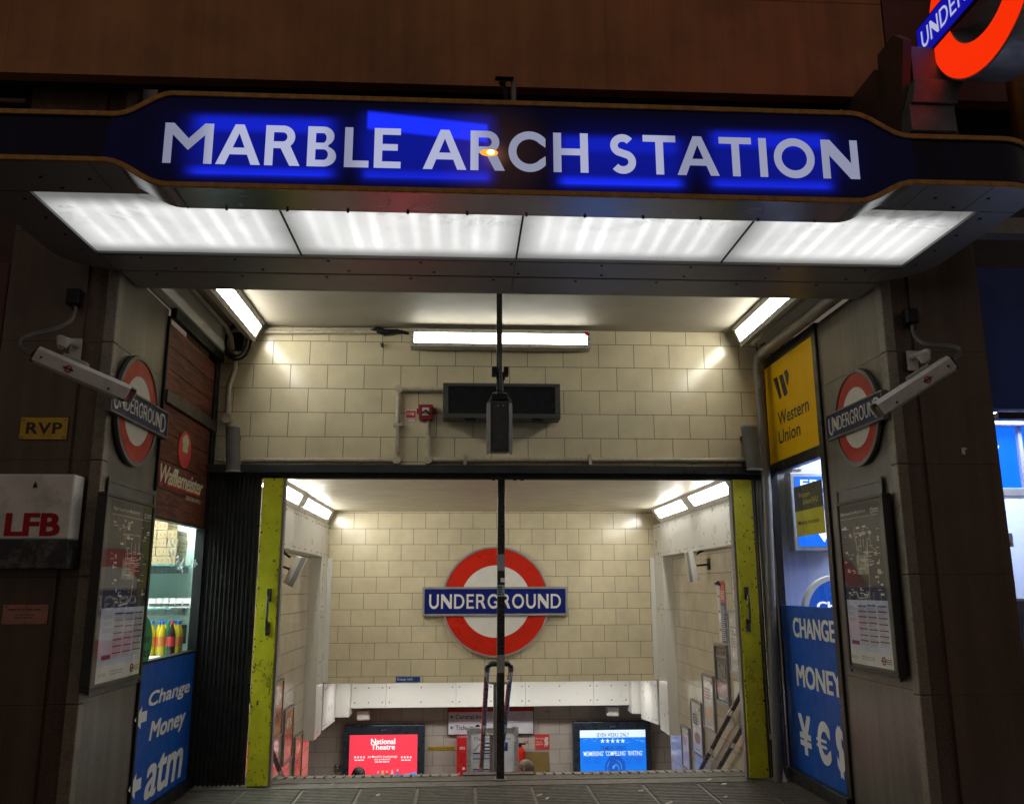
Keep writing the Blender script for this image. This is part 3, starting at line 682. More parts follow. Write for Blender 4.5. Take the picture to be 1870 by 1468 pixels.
# header behind the canopy
t = thing('entrance_header', (.28, 5.25, ZS), 'plain steel header strip between the two piers behind the canopy', 'header')
b = MB(); b.box(XL, .3, 5.098, 5.405, ZS-.002, ZC+.35); b.box(.303, XR, 5.098, 5.405, ZS-.002, ZC+.35); b.build('beam', SOFF, t, bevel=.003)
b = MB()
for i in range(9): b.tube([(-1.9+i*.52, 5.14, ZS), (-1.9+i*.52, 5.14, ZS-.006)], .009, 10)
b.build('screw', BLACK, t)
# little camera standing on the canopy
q = at(925, 188, 1, 4.3)
t = thing('roof_camera', (q.x, 4.3, 3.65), 'small dark camera on a short post on top of the canopy', 'camera')
P43 = PY(4.3); k = K(600, 100, 640/1740)
b = MB(); p0, p1 = [P43.px(*k((915, 250))[0]), P43.px(*k((918, 132))[0])]
b.tube([(p0[0], 4.3, 3.62), (p1[0], 4.3, p1[1])], .016, 10); b.build('post', STEELW, t)
k1 = [P43.px(*c) for c in k((885, 245), (868, 160), (835, 130), (850, 118), (900, 135))]
b = MB(); b.tube([(k1[0][0], 4.28, k1[0][1]-.02), (k1[1][0], 4.28, k1[1][1])], .014, 10); b.tube([(k1[1][0], 4.28, k1[1][1]), (k1[1][0]-.012, 4.27, k1[1][1]+.018)], .02, 12); b.box(k1[2][0]-.01, p1[0], 4.26, 4.30, k1[2][1]-.004, k1[2][1]+.004); b.build('body', BLACK, t, bevel=.004)

# ================================================================== PROJECTING ROUNDEL
PR = Plane((2.75, 0, 0), (0, -1, 0), (0, 0, 1))
t = thing('projecting_roundel', (2.87, 3.92, 4.19), 'lit red and blue projecting roundel sign above the canopy corner', 'sign')
b = MB(); b.ring(PR, -3.92, 4.672, .285, .485, -.25, -.004, 72); b.box(2.76, 3.0, 3.33, 4.51, 4.59, 4.815)
b.build('casing', mat('grey_sign_casing', (.42, .45, .50), .4, .3, var=.2, scale=10, dirt=(.05, .05, .05), dscale=8), t, bevel=.006)
b = MB(); b.ring(PR, -3.92, 4.672, .292, .472, -.003, .003, 72); b.build('red_ring', emat('lit_red_acrylic', (1.0, .030, .0015), .92), t)
b = MB(); b.pbox(PR, -4.515, 4.588, -3.325, 4.818, -.0, .010); b.build('bar_frame', BLACK, t)
b = MB(); b.pbox(PR, -4.503, 4.600, -3.337, 4.806, .0105, .014); b.build('blue_bar', emat('lit_blue_acrylic', (.006, .012, .95), .34), t)
b = MB(); b.flat(PR, jtext('UNDERGROUND', .155, .2), -4.455, 4.645, -3.385, 4.765, .0165); b.build('lettering', emat('lit_white_letters', (.72, .76, 1), .62), t)
t = thing('sign_bracket', (2.67, 4.6, 4.03), 'stepped grey metal bracket behind the projecting roundel', 'bracket')
GB = mat('dull_grey_bracket', (.20, .23, .26), .5, .2, var=.2, scale=12)
b = MB(); b.box(2.535, 2.80, 4.32, 4.62, 4.035, 4.198); b.prism([(2.545, 4.3, 4.200), (2.81, 4.3, 4.200), (2.84, 4.3, 4.345), (2.575, 4.3, 4.352)], (0, .3, 0)); b.box(2.60, 2.9, 4.36, 4.62, 4.36, 4.60); b.build('box', GB, t, bevel=.004)
b = MB(); b.prism([(2.53, y, z) for y, z in ((4.60, 4.70), (4.40, 4.70), (4.30, 4.60), (4.44, 4.06), (4.66, 4.10))], (.05, 0, 0)); b.box(2.5, 2.6, 4.6, 5.1, 4.2, 4.6); b.build('wall_plate', mat('dark_brown_plate', (.10, .07, .05), .5), t)
t = thing('bronze_column', (3.46, 4.6, 0), 'round bronze column at the far edge behind the projecting roundel', 'column')
b = MB(); b.tube([(3.46, 4.6, 3.66), (3.46, 4.6, 6.2)], .11, 28); b.build('shaft', BRONZE, t, smooth=True)
b = MB(); b.tube([(3.46, 4.6, 3.62), (3.46, 4.6, 3.66)], .13, 28); b.box(2.86, 3.46, 4.55, 4.65, 3.52, 3.62); b.build('base', STEELW, t)
# maroon strip of the next building
b = MB(); b.box(2.79, 9, 4.95, 5.05, at(1800, 185, 1, 4.95).z, at(1800, 152, 1, 4.95).z+.6); tag(b.build('maroon_fascia', mat('maroon_fascia', (.17, .035, .035), .5)), 'maroon fascia strip behind the projecting roundel', 'fascia')
b = MB(); b.box(3.32, 9, 5.3, 5.5, 3.55, 7); tag(b.build('dark_upper_wall', mat('black_upper_wall', (.02, .02, .03), .4)), 'black upper wall with faint bars under the maroon strip', 'wall')

# ================================================================== LAMPS IN THE RECESS
LENS = emat('lit_fluorescent_lens', (1.0, .975, .87), E_TUBE)
LENSW = emat('lit_wall_lamp_lens', (1.0, .975, .87), E_TUBE*.5)
TUBEM = emat('fluorescent_tube', (1.0, .98, .9), E_TUBE*1.6)
HOUS = mat('grey_lamp_housing', (.50, .48, .43), .42, var=.1, scale=18, dirt=(.25, .22, .18), dscale=8)
def lamp_on(P, a0, b0, a1, b1, depth, name_label, group, horizontal=True, lens=.03, reddot=False, lm=None):
    """batten fitting lying on plane P (n points to the viewer); body between c=-depth and 0"""
    t = thing('strip_light', tuple(P.p((a0+a1)/2, b0, -depth)), name_label, 'light', group)
    b = MB(); f = lens
    for (x0, y0, x1, y1) in ((a0, b0, a1, b0+f), (a0, b1-f, a1, b1), (a0, b0+f, a0+f, b1-f), (a1-f, b0+f, a1, b1-f)): b.pbox(P, x0+.0003, y0+.0003, x1-.0003, y1-.0003, -.025, 0)
    b.pbox(P, a0+.002, b0+.002, a1-.002, b1-.002, -depth, -.0255)
    b.build('housing', HOUS, t, bevel=.0015)
    b = MB(); b.pbox(P, a0+f+.001, b0+f+.001, a1-f-.001, b1-f-.001, -.025, -.012); b.build('lens', lm or LENS, t)
    b = MB(); n = max(3, int((a1-a0)/.34))
    for i in range(n):
        u = a0+.05+(a1-a0-.1)*i/(n-1)
        for v in (b0+f*.5, b1-f*.5): b.disc(P, u, v, .006, -.001, .003, 8)
    for v in (b0+.035, (b0+b1)/2, b1-.035):
        for u in (a0+f*.5, a1-f*.5): b.disc(P, u, v, .006, -.001, .003, 8)
    b.build('screw', BLACK, t)
    if reddot: b = MB(); b.disc(P, a1-.035, b1-.03, .018, .0005, .006, 16); b.build('indicator', RED, t)
    return t
P72 = PY(7.16)
a0, b0 = P72.px(749, 633); a1, b1 = P72.px(1079, 606)
lamp_on(P72, a0, b0+.006, a1, b1+.01, .13, 'long strip light on the tiled wall below the recess ceiling, with red dot', 'strip lights in the entrance recess', lens=.032, reddot=True, lm=LENSW)
def slanted(xc, zc, xo, zo, y0, y1, label, group, depth):
    """fitting between a ceiling edge (xc,zc) and a lower outer edge (xo,zo), running along Y"""
    v = Vector((xc-xo, 0, zc-zo)); w = v.length
    u = Vector((0, 1, 0)) if xc > xo else Vector((0, -1, 0))
    P = Plane((xo, 0, zo), u, v)
    if xc > xo: A0, A1 = y0, y1
    else: A0, A1 = -y1, -y0
    return P, A0, A1, w
P, A0, A1, w = slanted(-1.705, 3.72, -1.785, 3.55, 5.45, 7.17, '', '', .1)
lamp_on(P, A0, 0, A1, w, .09, 'slanted strip light along the ceiling on the waffle shop side', 'strip lights in the entrance recess', lens=.04)
P, A0, A1, w = slanted(2.345, 3.72, 2.415, 3.55, 5.45, 7.13, '', '', .1)
lamp_on(P, A0, 0, A1, w, .09, 'slanted strip light along the ceiling on the yellow sign side', 'strip lights in the entrance recess', lens=.04)

# soffit beams, conduits
t = thing('soffit_beam', (-2.06, 6.3, 3.46), 'dirty white beam above the wooden shop sign', 'beam')
b = MB(); b.box(-2.101, -2.035, 5.41, 7.22, 3.47, 3.655); b.build('beam', WHITEP, t, bevel=.004)
b = MB(); b.box(-2.101, -2.06, 6.02, 7.28, 3.395, 3.469); b.build('rail', BLACK, t)
def pipes(name, segs, label, material=CREAMPIPE, r=.02, cat='conduit'):
    b = MB()
    for s_ in segs: b.tube(s_, r, 10)
    return tag(b.build(name, material, smooth=True), label, cat)
pipes('conduit', [[(-2.0, 5.42, 3.66), (-2.0, 7.05, 3.66), (-1.985, 7.16, 3.60), (-1.98, 7.22, 3.5)]], 'cream conduit running just above the white beam on the waffle shop side', r=.022)
pipes('conduit', [[(-1.93, 5.42, 3.70), (-1.93, 7.1, 3.70)], [(-1.865, 5.42, 3.71), (-1.865, 7.1, 3.71)]], 'pair of dark grimy conduits under the ceiling beside the white beam', STEELW, r=.018)
P727 = PY(7.268)
def pts(P, *q): return [P.p(*P.px(x, y), 0) for x, y in q]
k2 = K(380, 500, .2588)
t = thing('cable_coil', tuple(P727.p(*P727.px(433, 645))), 'black coiled cable hanging in the corner under the slanted light', 'cable')
c = P727.px(437, 628)
for j, (dr, dd) in enumerate(((.0, 0), (.012, .03), (-.015, .055))):
    b = MB(); b.tube([P727.p(c[0]+(.105+dr)*math.cos(q/16*6.283), c[1]+(.15+dr)*math.sin(q/16*6.283), .04+dd) for q in range(17)], .011, 8); b.build('cable', RUB, t, smooth=True)
b = MB(); b.pbox(P727, c[0]-.06, c[1]-.07, c[0]+.05, c[1]+.09, .0, .05); b.build('box', DARK, t, bevel=.01)
pipes('conduit', [pts(P727, *k2((150, 470), (185, 560), (190, 680), (165, 740), (145, 800), (138, 985)))], 'cream conduit dropping down the corner to the loudspeaker beside the dark gate', r=.024)
pipes('conduit', [pts(P727, (484, 601), (692, 601))], 'thin pale conduit along the top edge of the tiled wall', r=.012)
pipes('conduit', [pts(P727, (484, 606.5), (688, 606.5))], 'cream conduit clipped just under the thin one at the wall top', r=.018)
k3 = K(680, 560, 440/1870)
t = thing('pull_switch', tuple(P727.p(*P727.px(697, 604))), 'black cable gland with a hanging pull cord beside the long strip light', 'switch')
b = MB(); b.tube(pts(P727, *k3((-20, 185), (40, 180), (95, 200), (190, 190), (282, 207))), [.008, .03, .028, .018, .012], 10); b.build('gland', BLACK, t, smooth=True)
b = MB(); b.tube(pts(P727, *k3((78, 210), (77, 290))), .003, 6); b.tube(pts(P727, *k3((70, 285), (80, 312))), .013, 8); b.build('cord', RUB, t)
t = thing('surface_conduit', tuple(P727.p(*P727.px(729, 780))), 'cream conduit with round boxes looping from the display to the wall base', 'conduit')
b = MB()
for s_ in (((545, 643), (205, 640)), ((205, 640), (190, 1190)), ((190, 1192), (-1010, 1192))): b.tube(pts(P727, *k3(*s_)), .021, 10)
b.build('pipe', CREAMPIPE, t, smooth=True)
for q in ((207, 640), (190, 1192)): b = MB(); a, v = P727.px(*k3(q)[0]); b.disc(P727, a, v, .036, -.03, .026, 24); b.build('junction_box', CREAMPIPE, t, bevel=.003)
b = MB()
for q in ((203, 918),): a, v = P727.px(*k3(q)[0]); b.pbox(P727, a-.045, v-.012, a+.045, v+.012, -.03, .027)
b.build('clip', CREAMPIPE, t, bevel=.002)
t = thing('surface_conduit', tuple(P727.p(*P727.px(783, 800))), 'cream conduit from the red call point down and along to the pipe side', 'conduit')
b = MB()
for s_ in (((432, 880), (436, 1190)), ((436, 1190), (2960, 1190))): b.tube(pts(P727, *k3(*s_)), .021, 10)
b.build('pipe', CREAMPIPE, t, smooth=True)
b = MB(); a, v = P727.px(*k3((434, 1188))[0]); b.disc(P727, a, v, .036, -.03, .026, 24); b.build('junction_box', CREAMPIPE, t, bevel=.003)
for q in ((720, 1190), (1690, 1190), (440, 1045)): b = MB(); a, v = P727.px(*k3(q)[0]); b.pbox(P727, a-.014, v-.045, a+.014, v+.045, -.03, .027); b.build('clip', CREAMPIPE, t, bevel=.002)
# display board
P71 = PY(7.08)
a0, b0, a1, b1 = P71.rect(k3((547, 590), (1460, 597), (1460, 868), (547, 865)))
t = thing('display_board', tuple(P71.p((a0+a1)/2, b0)), 'long black unlit display board on the tiled wall', 'display')
b = MB()
for (x0, y0, x1, y1) in ((a0, b0, a1, b0+.04), (a0, b1-.03, a1, b1), (a0, b0+.04, a0+.045, b1-.03), (a1-.045, b0+.04, a1, b1-.03)): b.pbox(P71, x0+.0003, y0+.0003, x1-.0003, y1-.0003, -.19, 0)
b.pbox(P71, a0+.04, b0+.01, a1-.04, b1-.01, -.215, -.19); b.build('case', mat('dull_grey_case', (.075, .07, .065), .5, .1, var=.15), t, bevel=.004)
b = MB(); b.pbox(P71, a0+.046, b0+.041, a1-.046, b1-.031, -.03, -.010); b.build('screen', mat('dark_screen', (.008, .011, .012), .3, spec=.25), t)
b = MB()
for u in (a0+.19, a1-.24): b.pbox(P71, u, b0-.016, u+.09, b0-.0005, -.06, -.02)
b.build('clip', BLACK, t, bevel=.002)
# call point and notice
t = thing('call_point', tuple(P727.p(*P727.px(777, 765))), 'small red fire call box beside the display board', 'alarm')
b = MB(); a0, b0, a1, b1 = P727.rect(k3((362, 768), (470, 766), (470, 880), (362, 882))); b.pbox(P727, a0, b0, a1, b1, -.03, .05); b.pbox(P727, a0-.02, b0+.06, a1+.03, b0+.10, -.03, .015); b.build('case', mat('dull_red_box', (.30, .015, .02), .4), t, bevel=.004)
b = MB(); b.pbox(P727, a0+.03, b0+.03, a1-.03, b1-.03, .0505, .058); b.build('plate', OFFW, t)
b = MB(); b.tube([P727.p(a0+.03, b0+.05, .065), P727.p(a0+.06, b0+.075, .07), P727.p(a1-.03, b0+.04, .066)], .008, 8); b.build('handle', BLACK, t)
t = thing('red_notice', tuple(P727.p(*P727.px(751, 757))), 'tiny red notice with white print beside the fire call box', 'notice')
b = MB(); a0, b0, a1, b1 = P727.rect(k3((254, 796), (342, 797), (342, 864), (254, 864))); b.m(1).pbox(P727, a0, b0, a1, b1, -.0305, -.026); b.m(0).prect(P727, a0+.008, b0+.008, a1-.008, b1-.008, -.0245); b.m(1); rows(b, P727, a0+.014, b0+.03, a0+.07, b1-.02, 3, -.0235, 3); b.flat(P727, star(5), a1-.045, b0+.02, a1-.015, b1-.015, -.0235); b.pbox(P727, a0+.03, b0-.025, a0+.085, b0-.005, -.0305, -.026)
b.build('plate', [PINKRED, WHITEPR], t)
# loudspeakers
def speaker(px_top, px_bot, y, wd, label, group, lean=0):
    P = PY(y); a0, z1 = P.px(*px_top); a1, z0 = P.px(*px_bot)
    t = thing('column_loudspeaker', tuple(P.p(a1, z0)), label, 'loudspeaker', group)
    def half(r, z, x): return [Vector((x+r*math.cos(q), y+.03+r*.9*math.sin(q), z)) for q in [math.radians(180+180*i/14) for i in range(15)]]
    b = MB(); L0, L1 = half(wd/2, z0+.012, a1), half(wd/2, z1-.012, a0); n = 15
    b.add(L0+L1, [(i, i+1, n+i+1, n+i) for i in range(n-1)] + [(0, n-1, 2*n-1, n)]); b.build('grille', mat('grey_speaker_grille', (.13, .125, .115), .6, bump=.3, bscale=500), t, smooth=True)
    b = MB()
    for z, x, h in ((z0, a1, .012), (z1-.012, a0, .012)): b.prism(half(wd/2+.004, z, x), (0, 0, h))
    b.build('end_cap', mat('grey_speaker_cap', (.34, .33, .31), .4), t, bevel=.002)
    b = MB(); xm = (a0+a1)/2
    for z in (z0+(z1-z0)*.2, z0+(z1-z0)*.8): b.box(xm-.02+(a0-xm)*.3, xm+.02+(a0-xm)*.3, y+.03, 7.29, z-.02, z+.02)
    b.build('bracket', BLACK, t); return t
speaker((424, 777), (424, 861), 7.1, .115, 'grey column loudspeaker standing upright beside the dark folding gate', 'loudspeakers at the ends of the gate rail')
speaker((1369, 777), (1380, 858), 7.05, .135, 'grey column loudspeaker leaning against the vertical drainpipe', 'loudspeakers at the ends of the gate rail')
b = MB(); a, v = P727.px(416, 765); b.disc(P727, a, v, .045, -.03, .05, 24); b.pbox(P727, a-.06, v-.36, a-.0, v-.24, -.03, .03); tag(b.build('junction_box', CREAMPIPE, bevel=.003), 'round cream junction box above the upright loudspeaker', 'junction box')

# drainpipe on the shop side
t = thing('drainpipe', (2.5, 7.2, 0), 'grey drainpipe running over the yellow sign and down beside the gate', 'pipe')
PIPE = mat('grey_painted_pipe', (.17, .155, .14), .38, .2, var=.15, scale=12, dirt=(.1, .09, .08), dscale=6)
q0 = at(1393, 662, 1, 7.2); X_, Z_ = q0.x, q0.z
P725 = PY(7.13); v = [P725.p(*P725.px(x, y)) for x, y in ((1385, 690), (1401, 900), (1411, 1180), (1421, 1416))]
v[-1].z = 0
b = MB(); b.tube([(2.575, 5.42, 3.47), (2.565, 7.02, 3.465)], .048, 20); b.build('horizontal_pipe', PIPE, t, smooth=True)
b = MB(); b.tube([(2.565, 7.0, 3.465), (2.56, 7.07, 3.455), (v[0].x+.01, 7.12, 3.41), v[0]+Vector((0, 0, .04)), v[0]-Vector((0, 0, .03))], [.050, .049, .046, .042, .042], 20); b.build('elbow', PIPE, t, smooth=True)
b = MB(); b.tube(v, .038, 20); b.build('downpipe', PIPE, t, smooth=True)
for y in (1290, 1312, 1345):
    p = P725.p(*P725.px(1416+(y-1290)*.02, y)); b = MB(); b.tube([p-Vector((0, 0, .02)), p+Vector((0, 0, .02))], .047 if y != 1312 else .044, 20); b.build('collar', PIPE, t, smooth=True)
b = MB(); p = P725.p(*P725.px(1388, 700)); b.tube([p-Vector((0, 0, .05)), p+Vector((0, 0, .05))], .047, 20); b.build('collar', PIPE, t, smooth=True)
pipes('conduit', [[(2.44, 5.42, 3.69), (2.43, 7.1, 3.69)], [(2.49, 5.42, 3.70), (2.48, 7.1, 3.70)]], 'pair of grey conduits under the ceiling above the drainpipe', STEELW, r=.018)
b = MB(); b.box(2.56, 2.66, 5.41, 7.28, 3.60, 3.70); tag(b.build('soffit_beam', WHITEP, bevel=.004), 'pale beam under the ceiling above the yellow sign', 'beam')
t = thing('cable_coil', tuple(P727.p(*P727.px(1395, 625))), 'black cable loops hanging under the slanted light above the drainpipe', 'cable')
for j, (x, y, r) in enumerate(((1398, 622, .10), (1384, 634, .07), (1404, 630, .12))):
    c = P727.px(x, y); b = MB(); b.tube([P727.p(c[0]+r*.7*math.cos(q/16*6.283), c[1]+r*math.sin(q/16*6.283), .05+.03*j) for q in range(17)], .010, 8); b.build('cable', RUB, t, smooth=True)

# ================================================================== HANGING POLE WITH CAMERA HOUSING
t = thing('hanging_camera', (.263, 6.2, 2.45), 'grey camera housing hanging on a black pole in front of the display', 'camera')
P62 = PY(6.2)
b = MB(); p0 = P62.p(*P62.px(912, 690)); b.box(p0.x-.021, p0.x+.021, 6.18, 6.22, 2.86, ZC); b.build('pole', mat('dark_grey_pole', (.09, .085, .08), .38, .5), t, bevel=.003)
b = MB()
for q in ((945, 510), (1037, 510)): c = P62.px(*k3(q)[0]); b.pbox(P62, c[0]-.018, c[1]-.03, c[0]+.018, c[1]+.03, -.03, .06)
c0, c1 = P62.px(*k3((960, 575))[0]), P62.px(*k3((1028, 520))[0]); b.pbox(P62, c0[0], c0[1], c1[0], c1[1], .022, .06); b.pbox(P62, c0[0]+.01, c0[1]-.08, c1[0]-.01, c0[1]-.001, .02, .05)
b.build('clamp', BLACK, t, bevel=.004)
b = MB(); b.tube([P62.p(*P62.px(*q), .07) for q in k3((994, 400), (990, 470), (996, 620), (1003, 700))], .012, 8); b.build('cable', RUB, t, smooth=True)
P61 = PY(6.12)
a0, b0, a1, b1 = P61.rect(k3((888, 700), (1085, 700), (1078, 1132), (898, 1132)))
ax = Vector((0, -.55, -1)).normalized()
b = MB(); c = .045
b.prism([P61.p(a0+.04, b1+.03, .02), P61.p(a1-.04, b1+.03, .02), P61.p(a1-.002, b1-.04, .02), P61.p(a1-.004, b0+.02, .02), P61.p(a1-.03, b0, .02), P61.p(a0+.03, b0, .02), P61.p(a0+.004, b0+.02, .02), P61.p(a0+.002, b1-.04, .02)], (0, .09, 0))
b.build('housing', mat('grey_camera_housing', (.10, .095, .09), .5, .2, var=.2, scale=20), t, bevel=.006)
b = MB(); b.pbox(P61, a0+.03, b0+.015, a1-.03, b1-.05, .0205, .028); b.build('cover_plate', mat('dark_cover_plate', (.05, .047, .045), .5, .2, var=.25, scale=25), t, bevel=.003)
b = MB(); b.prism([P61.p(a0-.004, b0-.005, .021), P61.p(a0+.022, b0+.005, .034), P61.p(a0+.022, b1-.05, .034), P61.p(a0-.004, b1-.05, .021)], (0, .10, 0)); b.prism([P61.p(a1+.004, b0-.005, .021), P61.p(a1-.022, b0+.005, .034), P61.p(a1-.022, b1-.05, .034), P61.p(a1+.004, b1-.05, .021)], (0, .10, 0)); b.build('side_shield', STEELW, t)
b = MB(); b.pbox(P61, a0+.03, b1-.03, a1-.03, b1+.02, .0205, .045); b.disc(P61, (a0+a1)/2-.02, b1-.0, .012, .0455, .06, 12); b.build('top_plate', BLACK, t, bevel=.004)
b = MB()
for u in (-.012, .025): b.disc(P61, (a0+a1)/2+u, b1-.07, .007, .0285, .034, 10)
b.build('screw', STEELW, t)
# ================================================================== GATE POLE in the middle of the threshold
t = thing('gate_pole', (.315, 7.36, 0), 'black square pole standing on the threshold with worn stickers', 'pole')
P736 = PY(7.36)
b = MB(); xb = P736.px(913.5, 1410)[0]; xt = P736.px(915.5, 880)[0]
b.prism([(xb-.031, 7.33, .001), (xb+.031, 7.33, .001), (xb+.031, 7.39, .001), (xb-.031, 7.39, .001)], (xt-xb, 0, ZL+.01)); b.build('shaft', mat('black_worn_pole', (.022, .022, .022), .33, .2, var=.3, scale=30, dirt=(.09, .085, .08), dscale=30, damount=.5), t, bevel=.004)
P733 = PY(7.33)
def sticker(y0, y1, m, seed=None):
    b = MB(); a, z0 = P733.px(914.5, y1); _, z1 = P733.px(914.5, y0); b.pbox(P733, a-.032, z0, a+.032, z1, .0005, .003)
    if seed is not None: b.m(1); rows(b, P733, a-.026, z0+.01, a+.026, z1-.01, 4, .0035, seed, .6)
    b.build('sticker', [m, INK], t)
kx = 280/1468
sticker(960+272*kx, 960+430*kx, GREYPR); sticker(960+565*kx, 960+675*kx, mat('pale_blue_sticker', (.33, .42, .45), .5), 5); sticker(960+1235*kx, 960+1405*kx, mat('worn_tape', (.28, .25, .22), .5)); 
b = MB(); a, z = P733.px(760+825*kx, 960+515*kx); b.pbox(P733, a-.015, z-.02, a+.02, z+.015, .0005, .002); b.build('sticker', WHITEPR, t)
b = MB(); b.box(xb-.05, xb+.05, 7.331-.04, 7.44, .0005, .012); b.build('foot', STEELW, t, bevel=.003)

# ================================================================== FOLDING GATES
t = thing('folding_gate', (-1.85, 7.25, 0), 'black folded concertina gate with a chipped yellow end post', 'gate', 'concertina gates')
b = MB(); n = 24; x0, x1 = -2.085, -1.665
pl = [(x0+(x1-x0)*i/n, 7.225+(.045 if i % 2 else 0)) for i in range(n+1)]
b.add([(x, y, .015) for x, y in pl] + [(x, y, ZL-.005) for x, y in pl], [(i, i+1, n+2+i, n+1+i) for i in range(n)])
b.build('pleats', mat('black_gate_steel', (.21, .195, .175), .42, .3, var=.25, scale=9), t)
b = MB()
for i in range(0, n, 2): b.box(pl[i][0]-.006, pl[i][0]+.006, 7.200, 7.222, .015, ZL-.006)
for z in (.75, 1.2, 2.0): b.box(x0, x1, 7.247, 7.252, z, z+.01)
b.build('pickets', BLACK, t)
P72b = PY(7.2)
def post(xa, xb_, label):
    b = MB(); b.box(xa, xb_, 7.20, 7.30, .012, ZL-.004); p = b.build('post', YPOST, t, bevel=.004)
    b = MB(); xm = (xa+xb_)/2 + (.02 if xa < 0 else -.02); b.tube([(xm, 7.2, 1.43), (xm, 7.155, 1.43), (xm, 7.145, 1.37), (xm, 7.145, 1.27), (xm, 7.155, 1.22), (xm, 7.2, 1.22)], .010, 10); b.box(xm-.017, xm+.017, 7.19, 7.2, 1.40, 1.50); b.box(xm-.017, xm+.017, 7.19, 7.2, 1.14, 1.24)
    h = b.build('handle', mat('worn_steel_handle', (.12, .12, .11), .3, .9), p, smooth=False)
    rnd = random.Random(3 if xa < 0 else 4)
    b = MB()                                            # scratched scribble
    q = [(xm-.02, .95)]
    for i in range(26): q.append((min(xb_-.02, max(xa+.02, q[-1][0]+rnd.uniform(-.035, .035))), q[-1][1]+rnd.uniform(-.05, .03)))
    for u, v in zip(q[:-1], q[1:]): b.tube([(u[0], 7.1995, u[1]), (v[0], 7.1995, v[1])], .0012, 4, False)
    for i in range(70):
        e = rnd.choice((xa, xb_)); d_ = abs(rnd.gauss(0, .008)); x_ = e+d_ if e == xa else e-d_; z_ = rnd.triangular(.05, 2.2, .9); r_ = rnd.uniform(.002, .007)
        b.add([(x_+r_*rnd.uniform(.5, 1)*math.cos(q_*1.2566), 7.1994, z_+r_*rnd.uniform(.7, 2.2)*math.sin(q_*1.2566)) for q_ in range(5)], [list(range(5))])
    b.build('scratches', BLACK, p)
    b = MB()
    for z in (.6, 1.05, 1.5, 1.95): b.tube([(xa+.012 if xa < 0 else xb_-.012, 7.2, z), (xa+.012 if xa < 0 else xb_-.012, 7.193, z)], .007, 8)
    b.build('screw', BLACK, p)
post(-1.652, -1.488, '')
b = MB(); b.box(-1.487, -1.47, 7.215, 7.29, .012, ZL-.004); b.build('edge_strip', STEELW, t)
t = thing('folding_gate', (2.45, 7.25, 0), 'chipped yellow gate post with black folded gate beside the drainpipe', 'gate', 'concertina gates')
post(2.30, 2.458, '')
b = MB(); b.box(2.283, 2.2995, 7.215, 7.29, .012, ZL-.004); b.build('edge_strip', STEELW, t)
b = MB()
for i in range(6): b.box(2.462+i*.03, 2.478+i*.03, 7.21+(i % 2)*.03, 7.27+(i % 2)*.03, .012, ZL-.004)
b.build('pleats', mat('black_gate_steel_2', (.07, .065, .062), .42, .4, var=.25, scale=9), t)

# ================================================================== PIER FITTINGS
PLw, PRw = PXL(XL+.008), PXR(XR-.008)
PLw = PXL(XL+.006); PRw = PXR(XR-.006)
def roundel(P, ca, cb, r, rr, rw, a0, b0, a1, b1, d, mats, label, group=None, big=None, loc=None, st=.16, mirror=False):
    fr, rd, wh, bl, lt = mats
    t = thing('roundel_sign', tuple(P.p(ca, cb-r)), label, 'sign', group)
    b = MB(); b.ring(P, ca, cb, rr, r, 0, d+.012, 72); b.disc(P, ca, cb, rr-.0005, 0, d, 72); b.build('rim', fr, t, bevel=.003)
    b = MB(); b.ring(P, ca, cb, rw, rr-.001, d+.0005, d+.004, 72); b.build('red_ring', rd, t)
    b = MB(); b.disc(P, ca, cb, rw-.0005, d+.0005, d+.0035, 72); b.build('white_disc', wh, t)
    b = MB(); h = d+.03; f = (b1-b0)*.075
    for (x0, y0, x1, y1) in ((a0, b0, a1, b0+f), (a0, b1-f, a1, b1), (a0, b0+f, a0+f, b1-f), (a1-f, b0+f, a1, b1-f)): b.pbox(P, x0+.0002, y0+.0002, x1-.0002, y1-.0002, .004, h)
    b.build('bar_rim', fr, t, bevel=.002)
    b = MB(); b.pbox(P, a0+f, b0+f, a1-f, b1-f, .004, h-.008); b.build('blue_bar', bl, t)
    b = MB(); k_ = .16 if big else .245
    b.solidflat(P, jtext('UNDERGROUND', st, .2, big=big), a0+f+(a1-a0)*.032, b0+(b1-b0)*k_, a1-f-(a1-a0)*.032, b1-(b1-b0)*k_, h-.008, h-.004); b.build('lettering', lt, t)
    return t
PRIM = mat('grey_sign_rim', (.12, .115, .11), .45, .3)
wm = (PRIM, REDD, OFFW, BLUED, OFFW)
K3 = lambda a, k: 1.5+(a-1.5)*k
k1, k2_ = (2.1-.032)/2.1, (2.66-.032)/2.66
roundel(PLw, 5.597*k1, K3(2.627, k1), .360*k1, .330*k1, .226*k1, 5.103*k1, K3(2.530, k1), 6.10*k1, K3(2.718, k1), .014, wm, 'weathered roundel sign on the pier beside the waffle shop', 'roundels on the stone piers', big=1.32, st=.12)
roundel(PRw, -5.605*k2_, K3(2.624, k2_), .334*k2_, .304*k2_, .208*k2_, -6.04*k2_, K3(2.532, k2_), -5.177*k2_, K3(2.720, k2_), .014, wm, 'weathered roundel sign on the pier beside the yellow money sign', 'roundels on the stone piers', big=1.32, st=.12)

